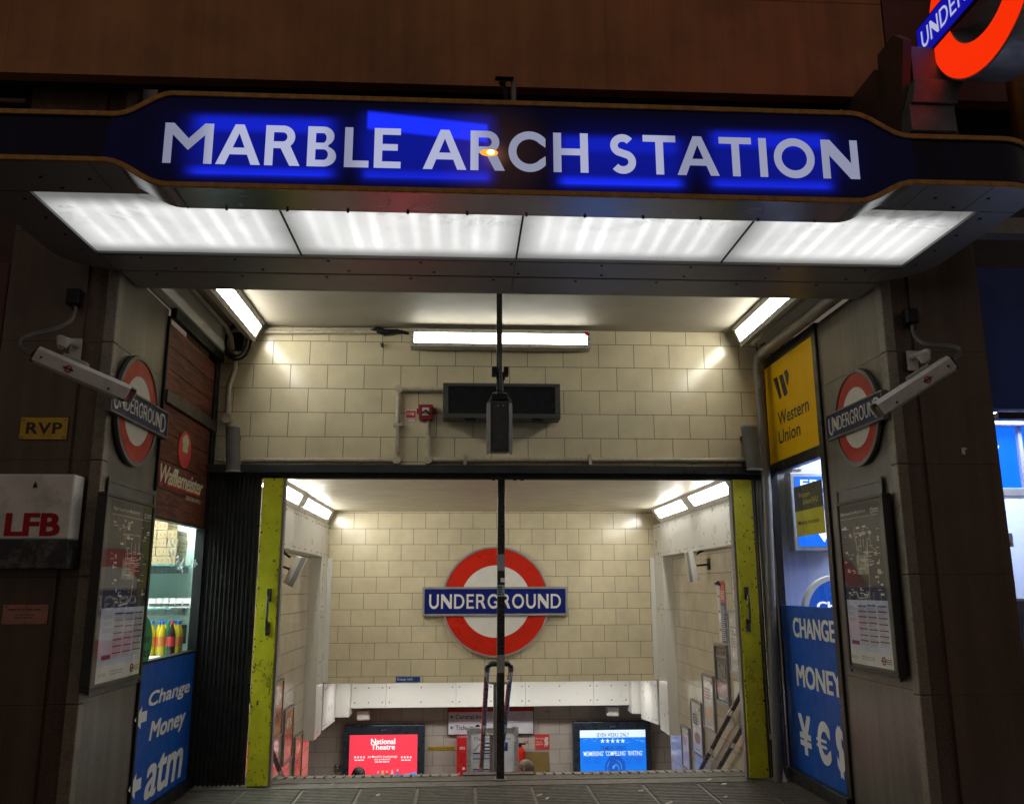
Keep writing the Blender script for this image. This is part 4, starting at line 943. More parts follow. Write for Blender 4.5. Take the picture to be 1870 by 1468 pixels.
# bus map cases
MAPBG = mat('map_grey', (.055, .055, .062), .5, spec=.08); MAPRED = mat('map_plum', (.20, .02, .06), .5, spec=.08); MAPNAVY = mat('map_navy', (.03, .045, .12), .5, spec=.08); MAPLIL = mat('map_lilac', (.64, .67, .80), .5, spec=.08)
MAPPINK = mat('map_pink', (.58, .50, .66), .5, spec=.08); MAPG = mat('map_green', (.25, .28, .2), .3); MAPOR = mat('map_orange', (.72, .5, .33), .3); MAPPLUM2 = mat('map_plum_bar', (.22, .05, .14), .5, spec=.08)
def mapcase(P, case_px, sheet_px, back_px, label, seed, flip):
    c = .062
    A = P.rect(case_px, c); Bk = P.rect(back_px, 0)
    t = thing('bus_map_case', tuple(P.p((A[0]+A[2])/2, A[1])), label, 'map case', 'bus map cases on the stone piers')
    b = MB(); w = .022
    for (x0, y0, x1, y1) in ((A[0], A[1], A[2], A[1]+w), (A[0], A[3]-w, A[2], A[3]), (A[0], A[1]+w, A[0]+w, A[3]-w), (A[2]-w, A[1]+w, A[2], A[3]-w)): b.pbox(P, x0+.0002, y0+.0002, x1-.0002, y1-.0002, .006, c)
    b.pbox(P, A[0]+w-.004, A[1]+w-.004, A[2]-w+.004, A[3]-w+.004, .0065, c-.014); b.build('case', mat('dark_bronze_case', (.04, .038, .036), .4, .4, var=.05, rvar=.03), t, bevel=.003)
    b = MB(); b.pbox(P, Bk[0], Bk[1]-.02, Bk[2], Bk[3], .0025, .004)
    for (x0, y0, x1, y1) in ((Bk[0], Bk[3]-.03, Bk[2], Bk[3]), (Bk[0], A[1]-.03, Bk[0]+.03, Bk[3]-.03), (Bk[2]-.03, A[1]-.03, Bk[2], Bk[3]-.03)): b.pbox(P, x0+.0002, y0+.0002, x1-.0002, y1-.0002, .0045, .012)
    b.build('backing_frame', mat('grey_backing_frame', (.11, .105, .10), .4, .5), t, bevel=.002)
    s0, s1, s2, s3 = P.rect(sheet_px, c-.01)
    X = lambda u: s0+(s2-s0)*u
    Y = lambda v: s1+(s3-s1)*v
    b = MB(); q = c-.0135
    def R(m, u0, v0, u1, v1, k=1): b.m(m).prect(P, X(u0), Y(v0), X(u1), Y(v1), q+.0004*k)
    R(0, 0, .40, 1, 1, 1); R(3, 0, .085, 1, .40, 1); R(4, 0, 0, 1, .085, 1)
    R(2, 0, .402, 1, .415, 2)
    R(6, .36, .56, .64, .68, 4)
    rnd = random.Random(seed)
    b.m(4).flat(P, text('Night buses from Marble Arch', .005), X(.05), Y(.94), X(.68), Y(.967), q+.0024); R(4, .04, .92, .96, .9225, 4)
    b.ring(P, X(.82), Y(.948), .012, .018, q+.001, q+.0026, 20); rows(b, P, X(.87), Y(.935), X(.98), Y(.965), 2, q+.0024, 1, .5, .1)
    for i in range(30): # street grid
        u, v = .38+rnd.random()*.34, .58+rnd.random()*.16; l = rnd.uniform(.06, .2)
        if rnd.random() < .5: R(4, u, v, min(.78, u+l), v+.005, 5)
        else: R(4, u, v, u+.009, min(.78, v+l*.5), 5)
    for pth in (((.42, .89), (.36, .83), (.40, .74), (.5, .7)), ((.38, .82), (.72, .82), (.74, .73), (.86, .70)), ((.66, .66), (.64, .56), (.63, .47), (.6, .42)), ((.2, .45), (.3, .45), (.35, .41), (.55, .42), (.6, .45))):
        for u, v in zip(pth[:-1], pth[1:]): b.m(7 if pth[0][1] > .5 else 4).tube([P.p(X(u[0]), Y(u[1]), q+.002), P.p(X(v[0]), Y(v[1]), q+.002)], .0035, 4)
    for i in range(60):
        u, v = .05+rnd.random()*.85, .42+rnd.random()*.47
        if .34 < u < .66 and .56 < v < .78: continue
        l = rnd.uniform(.03, .09); R(4, u, v, u+l, v+rnd.choice((.004, .005, .012)), 6)
        if rnd.random() < .25: R(rnd.choice((4, 7)), u, v+.008, u+l*.8, v+.022, 6)
    for col in range(4): # timetable columns
        u = .06+col*.235
        for j in range(7 if col else 3):
            v = .365-j*.036-rnd.random()*.006
            if col: R(2 if j == 0 else 8, u, v, u+.2, v+.008, 6)
            b.m(9); rows(b, P, X(u), Y(v-.026), X(u+.2), Y(v-.002), 3, q+.003, seed+col*9+j, .4, .3)
    R(8, .08, .12, .27, .145, 6)
    b.m(9).flat(P, text('MAYOR OF LONDON', .01), X(.05), Y(.03), X(.2), Y(.05), q+.0024); rows(b, P, X(.3), Y(.03), X(.6), Y(.058), 2, q+.0024, 8, .5, .1)
    b.m(1).ring(P, X(.80), Y(.043), .016, .026, q+.001, q+.0026, 24); b.prect(P, X(.80)-.034, Y(.043)-.005, X(.80)+.034, Y(.043)+.005, q+.0028); b.m(1); rows(b, P, X(.86), Y(.025), X(.98), Y(.06), 3, q+.0024, 9, .5, .1)
    b.build('map_sheet', [MAPBG, MAPRED, MAPNAVY, MAPLIL, mat('map_white', (.74, .73, .71), .5, spec=.08), MAPPINK, MAPG, MAPOR, MAPPLUM2, GREYPR], t)
    b = MB(); b.prect(P, A[0]+w, A[1]+w, A[2]-w, A[3]-w, c-.006); b.build('glass', CASEGLASS, t)
mapcase(PLw, [(196, 899), (287.7, 920), (256, 1240), (163, 1262)], [(206.6, 914), (279.7, 928), (253.8, 1229.6), (172.4, 1249)], [(192, 872), (281, 893), (256, 1240), (163, 1262)], 'bus map case on the pier beside the waffle shop window', 11, False)
mapcase(PRw, [(1526.5, 919), (1610, 898.6), (1641, 1238.4), (1550, 1219.5)], [(1531, 930), (1603, 912.7), (1632.5, 1223.9), (1553, 1208.4)], [(1531, 893), (1617, 866), (1641, 1238), (1550, 1219)], 'bus map case on the pier beside the blue CHANGE MONEY panel', 23, True)
# plates on the front of the left pier
t = thing('enamel_plate', tuple(P51.p(*P51.px(82, 802))), 'yellow enamel plate reading RVP on the granite pier', 'plate')
a0, b0, a1, b1 = P51.rect([(38, 763), (125, 762), (123, 802), (37, 803)])
b = MB(); b.m(1).pbox(P51, a0-.004, b0-.004, a1+.004, b1+.004, .0005, .004); b.m(0).pbox(P51, a0, b0, a1, b1, .0045, .007); b.build('plate', [AMBER, INK], t, bevel=.001)
b = MB(); b.heavy(P51, text('RVP', .004, space=1.1), a0+.036, b0+.032, a1-.03, b1-.03, .0078, .03); b.build('lettering', INK, t)
b = MB()
for u in (a0+.015, a1-.015):
    for v in (b0+.014, b1-.014): b.disc(P51, u, v, .007, .0072, .011, 10)
b.build('screw', STEELW, t)
P48 = PY(4.96)
t = thing('hydrant_box', (-2.45, 4.96, 1.6), 'white metal box lettered LFB with a black scratched base', 'box')
a0, b0, a1, b1 = P48.rect([(-40, 865), (135, 865), (122, 1037), (-40, 1040)])
zm = P48.px(60, 985)[1]; a0 = -2.72
b = MB(); b.pbox(P48, a0, zm, a1, b1, -.138, 0); b.build('body', mat('scuffed_white_paint', (.80, .76, .72), .45, var=.1, scale=6, dirt=(.33, .30, .27), dscale=5, damount=.6), t, bevel=.012)
b = MB(); b.pbox(P48, a0-.002, b0, a1+.0025, zm-.001, -.138, .004); b.build('base', mat('scratched_black_base', (.02, .02, .025), .42, dirt=(.35, .33, .30), dscale=13, damount=.35), t, bevel=.006)
b = MB(); u0, v0, u1, v1 = P48.rect([(9, 938), (111, 935), (110, 978), (9, 979)]); b.heavy(P48, text('LFB', .008), u0, v0, u1, v1, .0015, .05); b.build('lettering', REDPAINT, t)
b = MB(); u, v = P48.px(65, 885); b.prism([P48.p(u-.012, v-.015, .0005), P48.p(u+.012, v-.015, .0005), P48.p(u, v+.018, .0005)], P48.n*.006); b.build('badge', BLACK, t)
t = thing('copper_plaque', tuple(P51.p(*P51.px(47, 1139))), 'small dull copper plaque screwed to the granite pier', 'plaque')
a0, b0, a1, b1 = P51.rect([(6, 1104), (89, 1103), (87, 1139), (4, 1140)])
b = MB(); b.pbox(P51, a0, b0, a1, b1, .0005, .006); b.build('plate', COPPER, t, bevel=.001)
b = MB(); rows(b, P51, a0+.03, b1-.035, a1-.03, b1-.018, 1, .0066, 2, .5, .05); rows(b, P51, a0+.07, b0+.03, a1-.07, b0+.06, 2, .0066, 4, .4, .05); b.build('lettering', mat('dark_copper_letters', (.10, .05, .04), .5), t)
b = MB()
for u in (a0+.012, (a0+a1)/2, a1-.012):
    for v in (b0+.012, b1-.012): b.disc(P51, u, v, .007, .0062, .011, 10)
b.build('screw', COPPER, t)
b = MB(); u, v = P51.px(1758, 824); b.pbox(P51, u-.01, v-.022, u+.01, v+.022, .0005, .012); b.pbox(P51, u+.0101, v+.01, u+.025, v+.02, .0005, .01); tag(b.build('pale_hook', OFFW, bevel=.002), 'tiny pale hook on the granite pier under the security camera by the navy fascia', 'hook')

# CCTV cameras on the piers
def cctv(p_back, p_front, arm, plate, cable, y0, y1, sgn, label):
    A = at(*p_back, 1, y0); Bq = at(*p_front, 1, y1); d = (Bq-A).normalized()
    side = d.cross(Vector((0, 0, 1))).normalized(); up = side.cross(d).normalized()
    if side.y > 0: side = -side                             # side towards the viewer
    t = thing('security_camera', tuple(A), label, 'camera', 'security cameras on the granite piers')
    Ln = (Bq-A).length
    def sec(o, pts_): return [A+d*o+side*u+up*v for u, v in pts_]
    hs = [(-.042, -.045), (.042, -.045), (.047, -.03), (.047, .03), (.034, .045), (-.034, .045), (-.047, .03), (-.047, -.03)]
    HM = mat('pale_camera_housing', (.50, .46, .42), .4, .1, var=.12, scale=15, dirt=(.28, .25, .22), dscale=9)
    b = MB(); b.prism(sec(.0, hs), d*(Ln-.03)); b.build('housing', HM, t, bevel=.004)
    b = MB(); ss = [(.0475, -.034), (.055, -.034), (.055, .034), (.040, .055), (-.040, .055), (-.055, .034), (-.055, -.034), (-.0475, -.034), (-.0475, .03), (-.034, .0455), (.034, .0455), (.0475, .03)]
    b.prism(sec(-.005, ss), d*(Ln+.02)); b.build('sunshield', HM, t, bevel=.002)
    b = MB(); b.prism(sec(Ln-.0295, [(x*.9, y*.9) for x, y in hs]), d*.012); b.prism(sec(-.02, [(x*.95, y*.95) for x, y in hs]), d*.0195); b.build('end_plate', BLACK, t, bevel=.003)
    b = MB(); c = A+d*(Ln-.018)
    b.tube([c, c+d*.02], .028, 16); b.build('lens', mat('lens_glass', (.01, .01, .012), .08), t)
    # emblem and screws on the side facing the street
    Pq = Plane(A+side*.0556, d if d.cross(up).dot(side) > 0 else -d, up)
    s_ = 1 if Pq.u.dot(d) > 0 else -1
    b = MB(); o = s_*Ln*.37; b.m(0).ring(Pq, o, 0, .013, .021, 0, .0015, 24); b.m(1).pbox(Pq, o-.030, -.0045, o+.030, .0045, .0017, .0026); b.build('emblem', [REDD, BLUED], t)
    b = MB()
    for f in (.07, .83): b.disc(Pq, s_*Ln*f, -.012 if f > .5 else .0, .006, 0, .004, 10)
    b.build('screw', BLACK, t)
    # swivel bracket to the wall
    b = MB(); q = [at(*c, 1, y) for c, y in arm]
    b.tube(q, .022, 12); b.tube([q[0]-up*.0, q[0]+up*.05], .030, 14); b.tube([q[-1], Vector((q[-1].x, YP-.002, q[-1].z))], .02, 12); b.build('bracket', HM, t, smooth=True)
    b = MB(); w = at(*plate, 1, YP); b.box(w.x-.035, w.x+.035, YP-.014, YP-.001, w.z-.07, w.z+.06); b.build('wall_plate', HM, t, bevel=.004)
    b = MB(); b.prism(sec(Ln*.22, [(-.03, .0555), (.03, .0555), (.025, .075), (-.025, .075)]), d*.14); b.build('mount', STEELW, t, bevel=.003)
    for off in (0, .014): 
        b = MB(); cp = [at(*c, 1, y)+Vector((0, off*.3, off)) for c, y in cable]
        # smooth the cable run
        sm = []
        for i in range(len(cp)-1):
            p0, p1, p2, p3 = cp[max(i-1, 0)], cp[i], cp[i+1], cp[min(i+2, len(cp)-1)]
            for k_ in range(6):
                tt = k_/6; sm.append(.5*((2*p1)+(p2-p0)*tt+(2*p0-5*p1+4*p2-p3)*tt*tt+(3*p1-p0-3*p2+p3)*tt**3))
        sm.append(cp[-1]); b.tube(sm, .009, 8); b.build('cable', mat('grey_cable', (.10, .09, .085), .45), t, smooth=True)
    b = MB(); w = at(*cable[0][0], 1, YP-.03); b.box(w.x-.05, w.x+.03, YP-.07, YP-.001, w.z+.02, w.z+.12); b.tube([w+Vector((0, -.02, .03)), w+Vector((0, -.02, -.02))], .012, 10); b.build('junction_box', BLACK, t, bevel=.01)
    return t
kl, kr = K(0, 500, 440/1468), K(1430, 560, 440/1615)
cl = kl((460, 215), (430, 290), (330, 345), (200, 375), (125, 410), (130, 460), (195, 495))
cctv((72, 652), (234, 722), [(kl((375, 440))[0], 4.80), (kl((365, 395))[0], 4.86), (kl((440, 420))[0], 5.02)], kl((465, 455))[0], list(zip(cl, (5.0, 4.98, 4.92, 4.86, 4.80, 4.78, 4.76))), 4.78, 4.80, -1, 'pale security camera on the pier above the yellow plate')
cr = kr((868, 140), (880, 200), (950, 255), (1090, 270), (1180, 285), (1190, 320), (1140, 360))
cctv((1732, 667), (1606, 749), [(kr((960, 365))[0], 4.80), (kr((965, 305))[0], 4.86), (kr((900, 325))[0], 5.02)], kr((862, 360))[0], list(zip(cr, (5.0, 4.98, 4.92, 4.86, 4.80, 4.78, 4.76))), 4.78, 4.80, 1, 'pale security camera on the pier beside the navy fascia')

# ================================================================== WAFFLE SHOP WINDOW (left wall)
Q = PXL(XL)
ka = K(160, 880, 380/1468)
kb = K(0, 500, 440/1468); kc = K(0, 840, 628/1468)
WY0, WY1 = 6.005, 7.17
def zq(P, x, y): return P.px(x, y)[1]
z_wb = (zq(Q, 289, 945)+zq(Q, 367, 961))/2             # lower edge of the wooden sign
z_bt = (zq(Q, 261, 1207)+zq(Q, 352, 1191))/2           # top of the blue panel
z_rt = zq(Q, 330, 742); 
t = thing('wooden_shop_sign', (XL, 6.6, z_wb), 'red brown plank shop sign with cream script lettering and red oval', 'shop sign')
b = MB(); z = z_wb
zr0 = z_rt-.045; pl_h = (zr0-z_wb)/4
for i in range(4): b.box(XL-.03, XL, WY0, WY1, z_wb+i*pl_h+.002, z_wb+(i+1)*pl_h-.002)
zt0 = zr0+.09; zt1 = 3.36; ph = (zt1-zt0)/3
for i in range(3): b.box(XL-.03, XL, WY0, WY1, zt0+i*ph+.002, zt0+(i+1)*ph-.002)
b.box(XL-.05, XL-.031, WY0, WY1, z_wb, zt1); b.build('planks', WOOD, t, bevel=.003)
b = MB(); b.box(XL-.05, XL+.03, WY0, WY1+.08, zr0+.001, zr0+.088); b.build('rail', mat('dark_bronze_rail', (.06, .05, .045), .4, .4), t, bevel=.003)
CREAMT = mat('cream_script', (.66, .62, .42), .4)
u0, v0, u1, v1 = Q.rect(kb((975, 1180), (1225, 1240), (1225, 1320), (975, 1310)))
b = MB(); b.m(1).heavy(Q, text('Wafflemeister', .008, .25, .92), WY0+.03, v0-.016, WY1-.13, v1-.008, .002, .02); b.m(0).heavy(Q, text('Wafflemeister', .008, .25, .92), WY0+.04, v0, WY1-.12, v1+.008, .007, .02); b.build('lettering', [CREAMT, RED], t)
u0, v0, u1, v1 = Q.rect(ka((690, 98), (792, 125), (792, 155), (690, 128))); b = MB(); b.flat(Q, text('SIGNATURE WAFFLES', .005), u0, v0, u1, v1, .004); b.build('small_lettering', CREAMT, t)
u0, v0, u1, v1 = Q.rect(kb((1082, 960), (1158, 985), (1158, 1180), (1082, 1160)))
b = MB(); cu, cv = (u0+u1)/2, (v0+v1)/2; ru, rv = (u1-u0)/2, (v1-v0)/2+.02
b.m(0).disc(Q, cu, cv, ru, .001, .008, 40, rv)
b.m(1)
hat = [(-.34, -.12), (.34, -.12), (.34, .22)] + [(.34+.14*math.cos(a)-.02, .38+.17*math.sin(a)) for a in [math.radians(-60+40*i) for i in range(5)]] + [(.0+.28*math.cos(a), .50+.19*math.sin(a)) for a in [math.radians(30+30*i) for i in range(5)]] + [(-.34+.14*math.cos(a)+.02, .38+.17*math.sin(a)) for a in [math.radians(80+40*i) for i in range(5)]] + [(-.34, .22)]
b.add([Q.p(cu+x*ru*1.2, cv+y*rv*1.2, .0095) for x, y in hat], [list(range(len(hat)))]); b.build('emblem', [PINKRED, CREAMT], t)
# window
t = thing('shop_window', (XL, 6.6, .95), 'lit waffle shop window with boxes and bottles behind glass', 'window')
b = MB()
b.box(XL-.06, XL+.012, WY1, 7.295, .02, ZS+.05); b.box(XL-.06, XL+.012, 5.985, 6.012, .02, 3.40)
b.box(XL-.06, XL+.006, WY0+.008, WY1, z_bt-.012, z_bt+.004); b.box(XL-.06, XL+.006, WY0+.008, WY1, z_wb-.012, z_wb-.001); b.build('frame', BLACK, t, bevel=.002)
b = MB(); b.quad((XL-.02, WY0, z_bt), (XL-.02, WY1, z_bt), (XL-.02, WY1, z_wb), (XL-.02, WY0, z_wb)); b.build('glass', GLASS, t)
# etched scribble on the glass
b = MB(); rnd = random.Random(5)
for c in range(5):
    y = 6.35+c*.15; z = 1.78-.02*c; q = [(XL-.017, y, z)]
    for i in range(14): q.append((XL-.017, q[-1][1]+rnd.uniform(-.05, .06), q[-1][2]+rnd.uniform(-.05, .035)))
    b.tube(q, .0022, 4)
b.build('scratched_tag', mat('etched_glass', (.45, .5, .5), .6), t)
# blue change money panel
b0_ = .085
t = thing('money_sign', (XL, 6.6, b0_), 'blue panel with white Change Money and atm lettering under the shop window', 'sign')
b = MB(); b.box(XL-.02, XL+.004, WY0+.008, WY1-.0, b0_, z_bt-.013); b.build('panel', BLUESIGN, t)
b = MB()
kq = lambda *p: Q.rect(kc(*p))
u0, v0, u1, v1 = kq((637, 975), (806, 945), (806, 1010), (637, 1062)); b.heavy(Q, text('Change', 0, .18), u0-.03, v0-.0, u1, v1+.0, .0065, .05)
u0, v0, u1, v1 = kq((634, 1100), (788, 1070), (788, 1165), (634, 1197)); b.heavy(Q, text('Money', 0, .18), u0, v0, u1-.01, v1, .0065, .05)
u0, v0, u1, v1 = kq((617, 1255), (774, 1230), (774, 1365), (617, 1430)); b.heavy(Q, text('atm', 0, .18), u0, v0, u1, v1, .0065, .05)
for q in ((585, 1038, 622, 1155), (560, 1325, 597, 1450)):
    u0, v0, u1, v1 = kq((q[0], q[1]), (q[2], q[1]+20), (q[2], q[3]-20), (q[0], q[3])); vm = (v0+v1)/2; h = (v1-v0)/2; u0 -= .06
    b.add([Q.p(*c, .0065) for c in ((u0, vm), (u0+(u1-u0)*.55, vm+h), (u0+(u1-u0)*.55, vm+h*.45), (u1, vm+h*.45), (u1, vm-h*.45), (u0+(u1-u0)*.55, vm-h*.45), (u0+(u1-u0)*.55, vm-h))], [list(range(7))])
b.build('lettering', WHITEPR, t)
b = MB(); b.box(XL-.05, XL+.035, 5.985, 7.295, 0.0, b0_-.002); tag(b.build('shop_plinth', BLACK, bevel=.006), 'low black plinth under the blue Change Money panel', 'plinth')
# display box behind the glass
t = thing('shop_interior', (-2.7, 6.8, 0), 'white lit lining of the waffle shop window display', 'display')
IW = mat('mint_white_lining', (.66, .76, .73), .5, var=.04)
b = MB(); b.box(-3.6, XL-.065, 7.58, 7.62, .8, 2.7); b.box(-3.64, -3.6, 6.0, 7.62, .8, 2.7); b.box(-3.6, XL-.065, 6.0, 7.58, z_bt-.06, z_bt-.02); b.box(-3.6, XL-.065, 6.0, 7.62, 2.7, 2.74); b.box(XL-.065, XL-.06, 7.30, 7.60, .8, 2.7); b.build('lining', IW, t)
b = MB(); b.box(-3.3, -2.25, 6.3, 7.3, 2.66, 2.695); b.build('ceiling_lamp', emat('cool_shop_lamp', (.80, 1, .95), E_SHOP*4.5), t)
P76 = PY(7.575)
a0, b0, a1, b1 = P76.rect(ka((650, 1008), (698, 1004), (693, 1136), (646, 1140))); b = MB(); b.pbox(P76, a0, b0, a1, b1, .001, .02); b.build('vent', BLACK, t)
P71s = PY(7.15)
zs1, zs2 = P71s.px(300, 1030)[1], P71s.px(300, 1110)[1]
SHG = mat('green_glass_edge', (.12, .3, .28), .15)
for z, lb in ((zs1, 'glass shelf carrying the stacked brown boxes'), (zs2, 'glass shelf carrying the row of price cards')):
    t = thing('glass_shelf', (-2.7, 7.3, z), lb, 'shelf')
    b = MB(); b.box(-3.3, -2.30, 7.15, 7.57, z-.012, z); b.build('glass', SHG, t)
    b = MB(); b.box(-3.2, -2.32, 7.545, 7.578, z-.065, z-.0125); b.build('bracket', STEELW, t, bevel=.003)
# stacked boxes
BOXM = mat('brown_card_box', (.36, .25, .14), .7, var=.08); BOXD = mat('box_print', (.12, .08, .05), .7)
stk = [(-2.92, 7.17, 7), (-2.66, 7.18, 6), (-2.565, 7.20, 6)]
hbox = .068; k_ = 0
names = ['first', 'second', 'third']
for si, (x, y, n_) in enumerate(((P71s.px(*ka((440, 500))[0])[0], 7.16, 6), (P71s.px(*ka((515, 500))[0])[0], 7.16, 5), (P71s.px(*ka((587, 500))[0])[0], 7.16, 4))):
    for j in range(n_):
        z = zs1+.001+j*hbox; b = MB(); jx = random.uniform(-.006, .006)
        w_ = .041
        b.m(0).box(x-w_+jx, x+w_+jx, y, y+.26, z, z+hbox-.003)
        b.m(1)
        for u in (-.016, .018): b.box(x+u+jx-.003, x+u+jx+.003, y-.001, y+.001, z+.024, z+.040)
        for u in range(4): b.box(x+w_+jx-.0005, x+w_+jx+.001, y+.03+u*.055, y+.07+u*.055, z+.028, z+.04)
        pos = 'lowest' if j == 0 else 'topmost' if j == n_-1 else '%s box up' % ('second', 'third', 'fourth', 'fifth')[j-1]
        tag(b.build('waffle_box', [BOXM, BOXD], bevel=.002), 'flat brown card box, %s of the %s stack on the shop shelf' % (pos, ('tallest', 'middle', 'shortest')[si]), 'box', 'brown boxes stacked in the shop window')
CARDM = mat('white_price_card', (.75, .72, .68), .6)
for i, xx in enumerate((447, 490, 535, 580, 632, 686)):
    x = P71s.px(*ka((xx, 860))[0])[0]; b = MB(); b.m(0).prism([(x-.035, 7.18, zs2+.001), (x+.035, 7.18, zs2+.001), (x+.035, 7.20, zs2+.075), (x-.035, 7.20, zs2+.075)], (0, .004, 0)); b.m(1).prism([(x-.025, 7.178, zs2+.02), (x+.025, 7.178, zs2+.02), (x+.025, 7.183, zs2+.035), (x-.025, 7.183, zs2+.035)], (0, .004, 0))
    tag(b.build('price_card', [CARDM, INK]), ['white price card beside the pier, touching the map case', 'second white price card from the map case', 'third white price card from the map case', 'fourth white price card from the map case', 'fifth white price card from the map case', 'white price card at the open end of the shelf'][i], 'card', 'price cards on the glass shelf')
# bottles
t0 = None
def bottle(x, y, z, juice, cap, lab, label):
    t = thing('drink_bottle', (x, y, z), label, 'bottle', 'drink bottles in the shop window')
    def lathe(pr, m, nm):
        b = MB(); n = 16; vs = [(x+r*.82*math.cos(6.283*k/n), y+r*.82*math.sin(6.283*k/n), z+h) for r, h in pr for k in range(n)]
        b.add(vs, [(i*n+k, i*n+(k+1) % n, (i+1)*n+(k+1) % n, (i+1)*n+k) for i in range(len(pr)-1) for k in range(n)] + [list(range(n)), list(range((len(pr)-1)*n, len(pr)*n))]); return b.build(nm, m, t, smooth=True)
    lathe([(.030, 0), (.034, .01), (.034, .06), (.031, .09), (.034, .12), (.034, .16), (.028, .19), (.013, .225), (.013, .24)], juice, 'body')
    lathe([(.0347, .075), (.0347, .145)], lab, 'wrapper'); lathe([(.016, .238), (.016, .258), (.014, .262)], cap, 'cap')
JO = mat('orange_drink', (.62, .45, .03), .12); JC = mat('dark_cola', (.035, .02, .015), .1); JG = mat('clear_green_bottle', (.05, .25, .12), .12)
CB, CR_, CG = mat('blue_cap', (.02, .12, .45), .4), mat('red_cap', (.5, .02, .02), .4), mat('green_cap', (.02, .25, .12), .4)
LO, LR = mat('orange_wrapper', (.65, .18, .05), .4), mat('red_wrapper', (.5, .03, .05), .4)
P66 = PY(6.95); zb_ = P66.px(310, 1193)[1]-.02
for i, (xx, j, c, l, lb) in enumerate(((448, JO, CB, LO, 'yellow drink bottle with blue cap next to the green round sticker'), (487, JO, CB, LO, 'yellow drink bottle with blue cap, second from the green sticker'), (520, JO, CB, LO, 'yellow drink bottle with blue cap beside the green capped bottle'), (550, JG, CG, LO, 'green drink bottle with a green cap among the yellow ones'), (588, JC, CR_, LR, 'dark cola bottle with a red cap and red label'), (621, JO, CB, LO, 'yellow drink bottle with blue cap at the end of the row by the vent'))):
    bottle(P66.px(*ka((xx, 1150))[0])[0], 6.95+(i % 2)*.03, zb_, j, c, l, lb)
for xx in (470, 505, 536, 570, 606): bottle(P66.px(*ka((xx, 1150))[0])[0], 7.07, zb_, JO, CB, LO, 'yellow drink bottle with blue cap in the back row')
b = MB(); b.box(-3.4, -2.19, 6.82, 7.2, zb_-.02, zb_-.001); tag(b.build('display_shelf', IW), 'white shelf carrying the drink bottles just above the blue panel', 'shelf')
u, v = Q.px(*ka((420, 1135))[0]); b = MB(); b.m(0).disc(PXL(XL-.018), u-.06, v, .19, .004, .006, 40, .175); b.m(1).flat(PXL(XL-.018), text('Uber', .01), u-.19, v+.0, u+.09, v+.06, .0075); b.flat(PXL(XL-.018), text('Eats', .01), u-.17, v-.09, u+.09, v-.03, .0075)
tag(b.build('window_sticker', [mat('green_sticker', (.02, .30, .10), .4), INK]), 'green round sticker inside the shop glass beside the bottles', 'sticker')

# ================================================================== MONEY SHOP (right wall)
Q = PXR(XR)
kd = K(1380, 820, 648/1468); ke = K(1420, 830, 300/1468); kf = K(1100, 500, 440/1700)
RY0, RY1 = 6.19, 7.25
u0, v0, u1, v1 = Q.rect([(1399, 678.6), (1488.6, 603.6), (1503.5, 808.5), (1408, 849)])
t = thing('money_transfer_sign', tuple(Q.p((u0+u1)/2, v0)), 'large yellow sign with black striped W emblem and black lettering', 'sign')
b = MB(); b.pbox(Q, -RY1, v0, -RY0, v1, -.03, .004); b.build('panel', YELLOW, t)
b = MB()
x0, y0, x1, y1 = Q.rect(kf((1240, 965), (1462, 875), (1462, 978), (1247, 1067))); b.flat(Q, text('Western', .012), x0, y0, x1, y1, .006)
x0, y0, x1, y1 = Q.rect(kf((1247, 1095), (1400, 1050), (1402, 1140), (1252, 1205))); b.flat(Q, text('Union', .012), x0, y0, x1, y1, .006); b.build('lettering', INK, t)
b = MB()
P_ = lambda x, y: Q.p(*Q.px(*kf((x, y))[0]), .006)
for pl_ in (((1210, 742), (1237, 728), (1271, 866), (1256, 888)), ((1250, 720), (1277, 706), (1313, 838), (1297, 865), (1284, 855)), ((1285, 690), (1308, 674), (1321, 712), (1315, 790), (1306, 780)), ):
    b.add([P_(*c) for c in pl_], [list(range(len(pl_)))])
b.build('emblem', INK, t)
FR = mat('black_window_frame', (.03, .028, .027), .35, .4)
zw = v0; u0, _, u1, zb2 = Q.rect([(1439.6, 1106), (1527, 1109), (1554, 1462), (1459.5, 1407)]); zbt = (Q.px(1439.6, 1106)[1]+Q.px(1527, 1109)[1])/2
t = thing('shop_window', (XR, 6.7, .1), 'money shop window between the yellow sign and the blue panel', 'window')
b = MB(); b.box(XR-.012, XR+.05, RY1, 7.30, .02, 3.46); b.box(XR-.014, XR+.05, RY0-.07, RY0, .02, 3.46); b.box(XR-.01, XR+.05, RY0, RY1, zw-.09, zw-.001); b.box(XR-.01, XR+.05, RY0, RY1, v1+.001, 3.46); b.build('frame', FR, t, bevel=.004)
b = MB(); b.quad((XR+.02, RY0, zbt), (XR+.02, RY1, zbt), (XR+.02, RY1, zw-.09), (XR+.02, RY0, zw-.09)); b.build('glass', GLASS, t)
t = thing('money_sign', (XR, 6.7, .1), 'blue panel with white CHANGE MONEY and currency signs under the shop window', 'sign')
b = MB(); b.box(XR-.004, XR+.018, RY0, RY1, .10, zbt); b.build('panel', BLUESIGN, t)
b = MB()
kq = lambda *p: Q.rect(kd(*p))
x0, y0, x1, y1 = kq((155, 697), (340, 707), (340, 800), (160, 778)); b.heavy(Q, text('CHANGE'), x0, y0, -RY0-.005, y1, .0065, .05)
x0, y0, x1, y1 = kq((170, 888), (357, 925), (360, 1028), (174, 980)); b.heavy(Q, text('MONEY'), x0, y0, x1+.01, y1, .0065, .05)
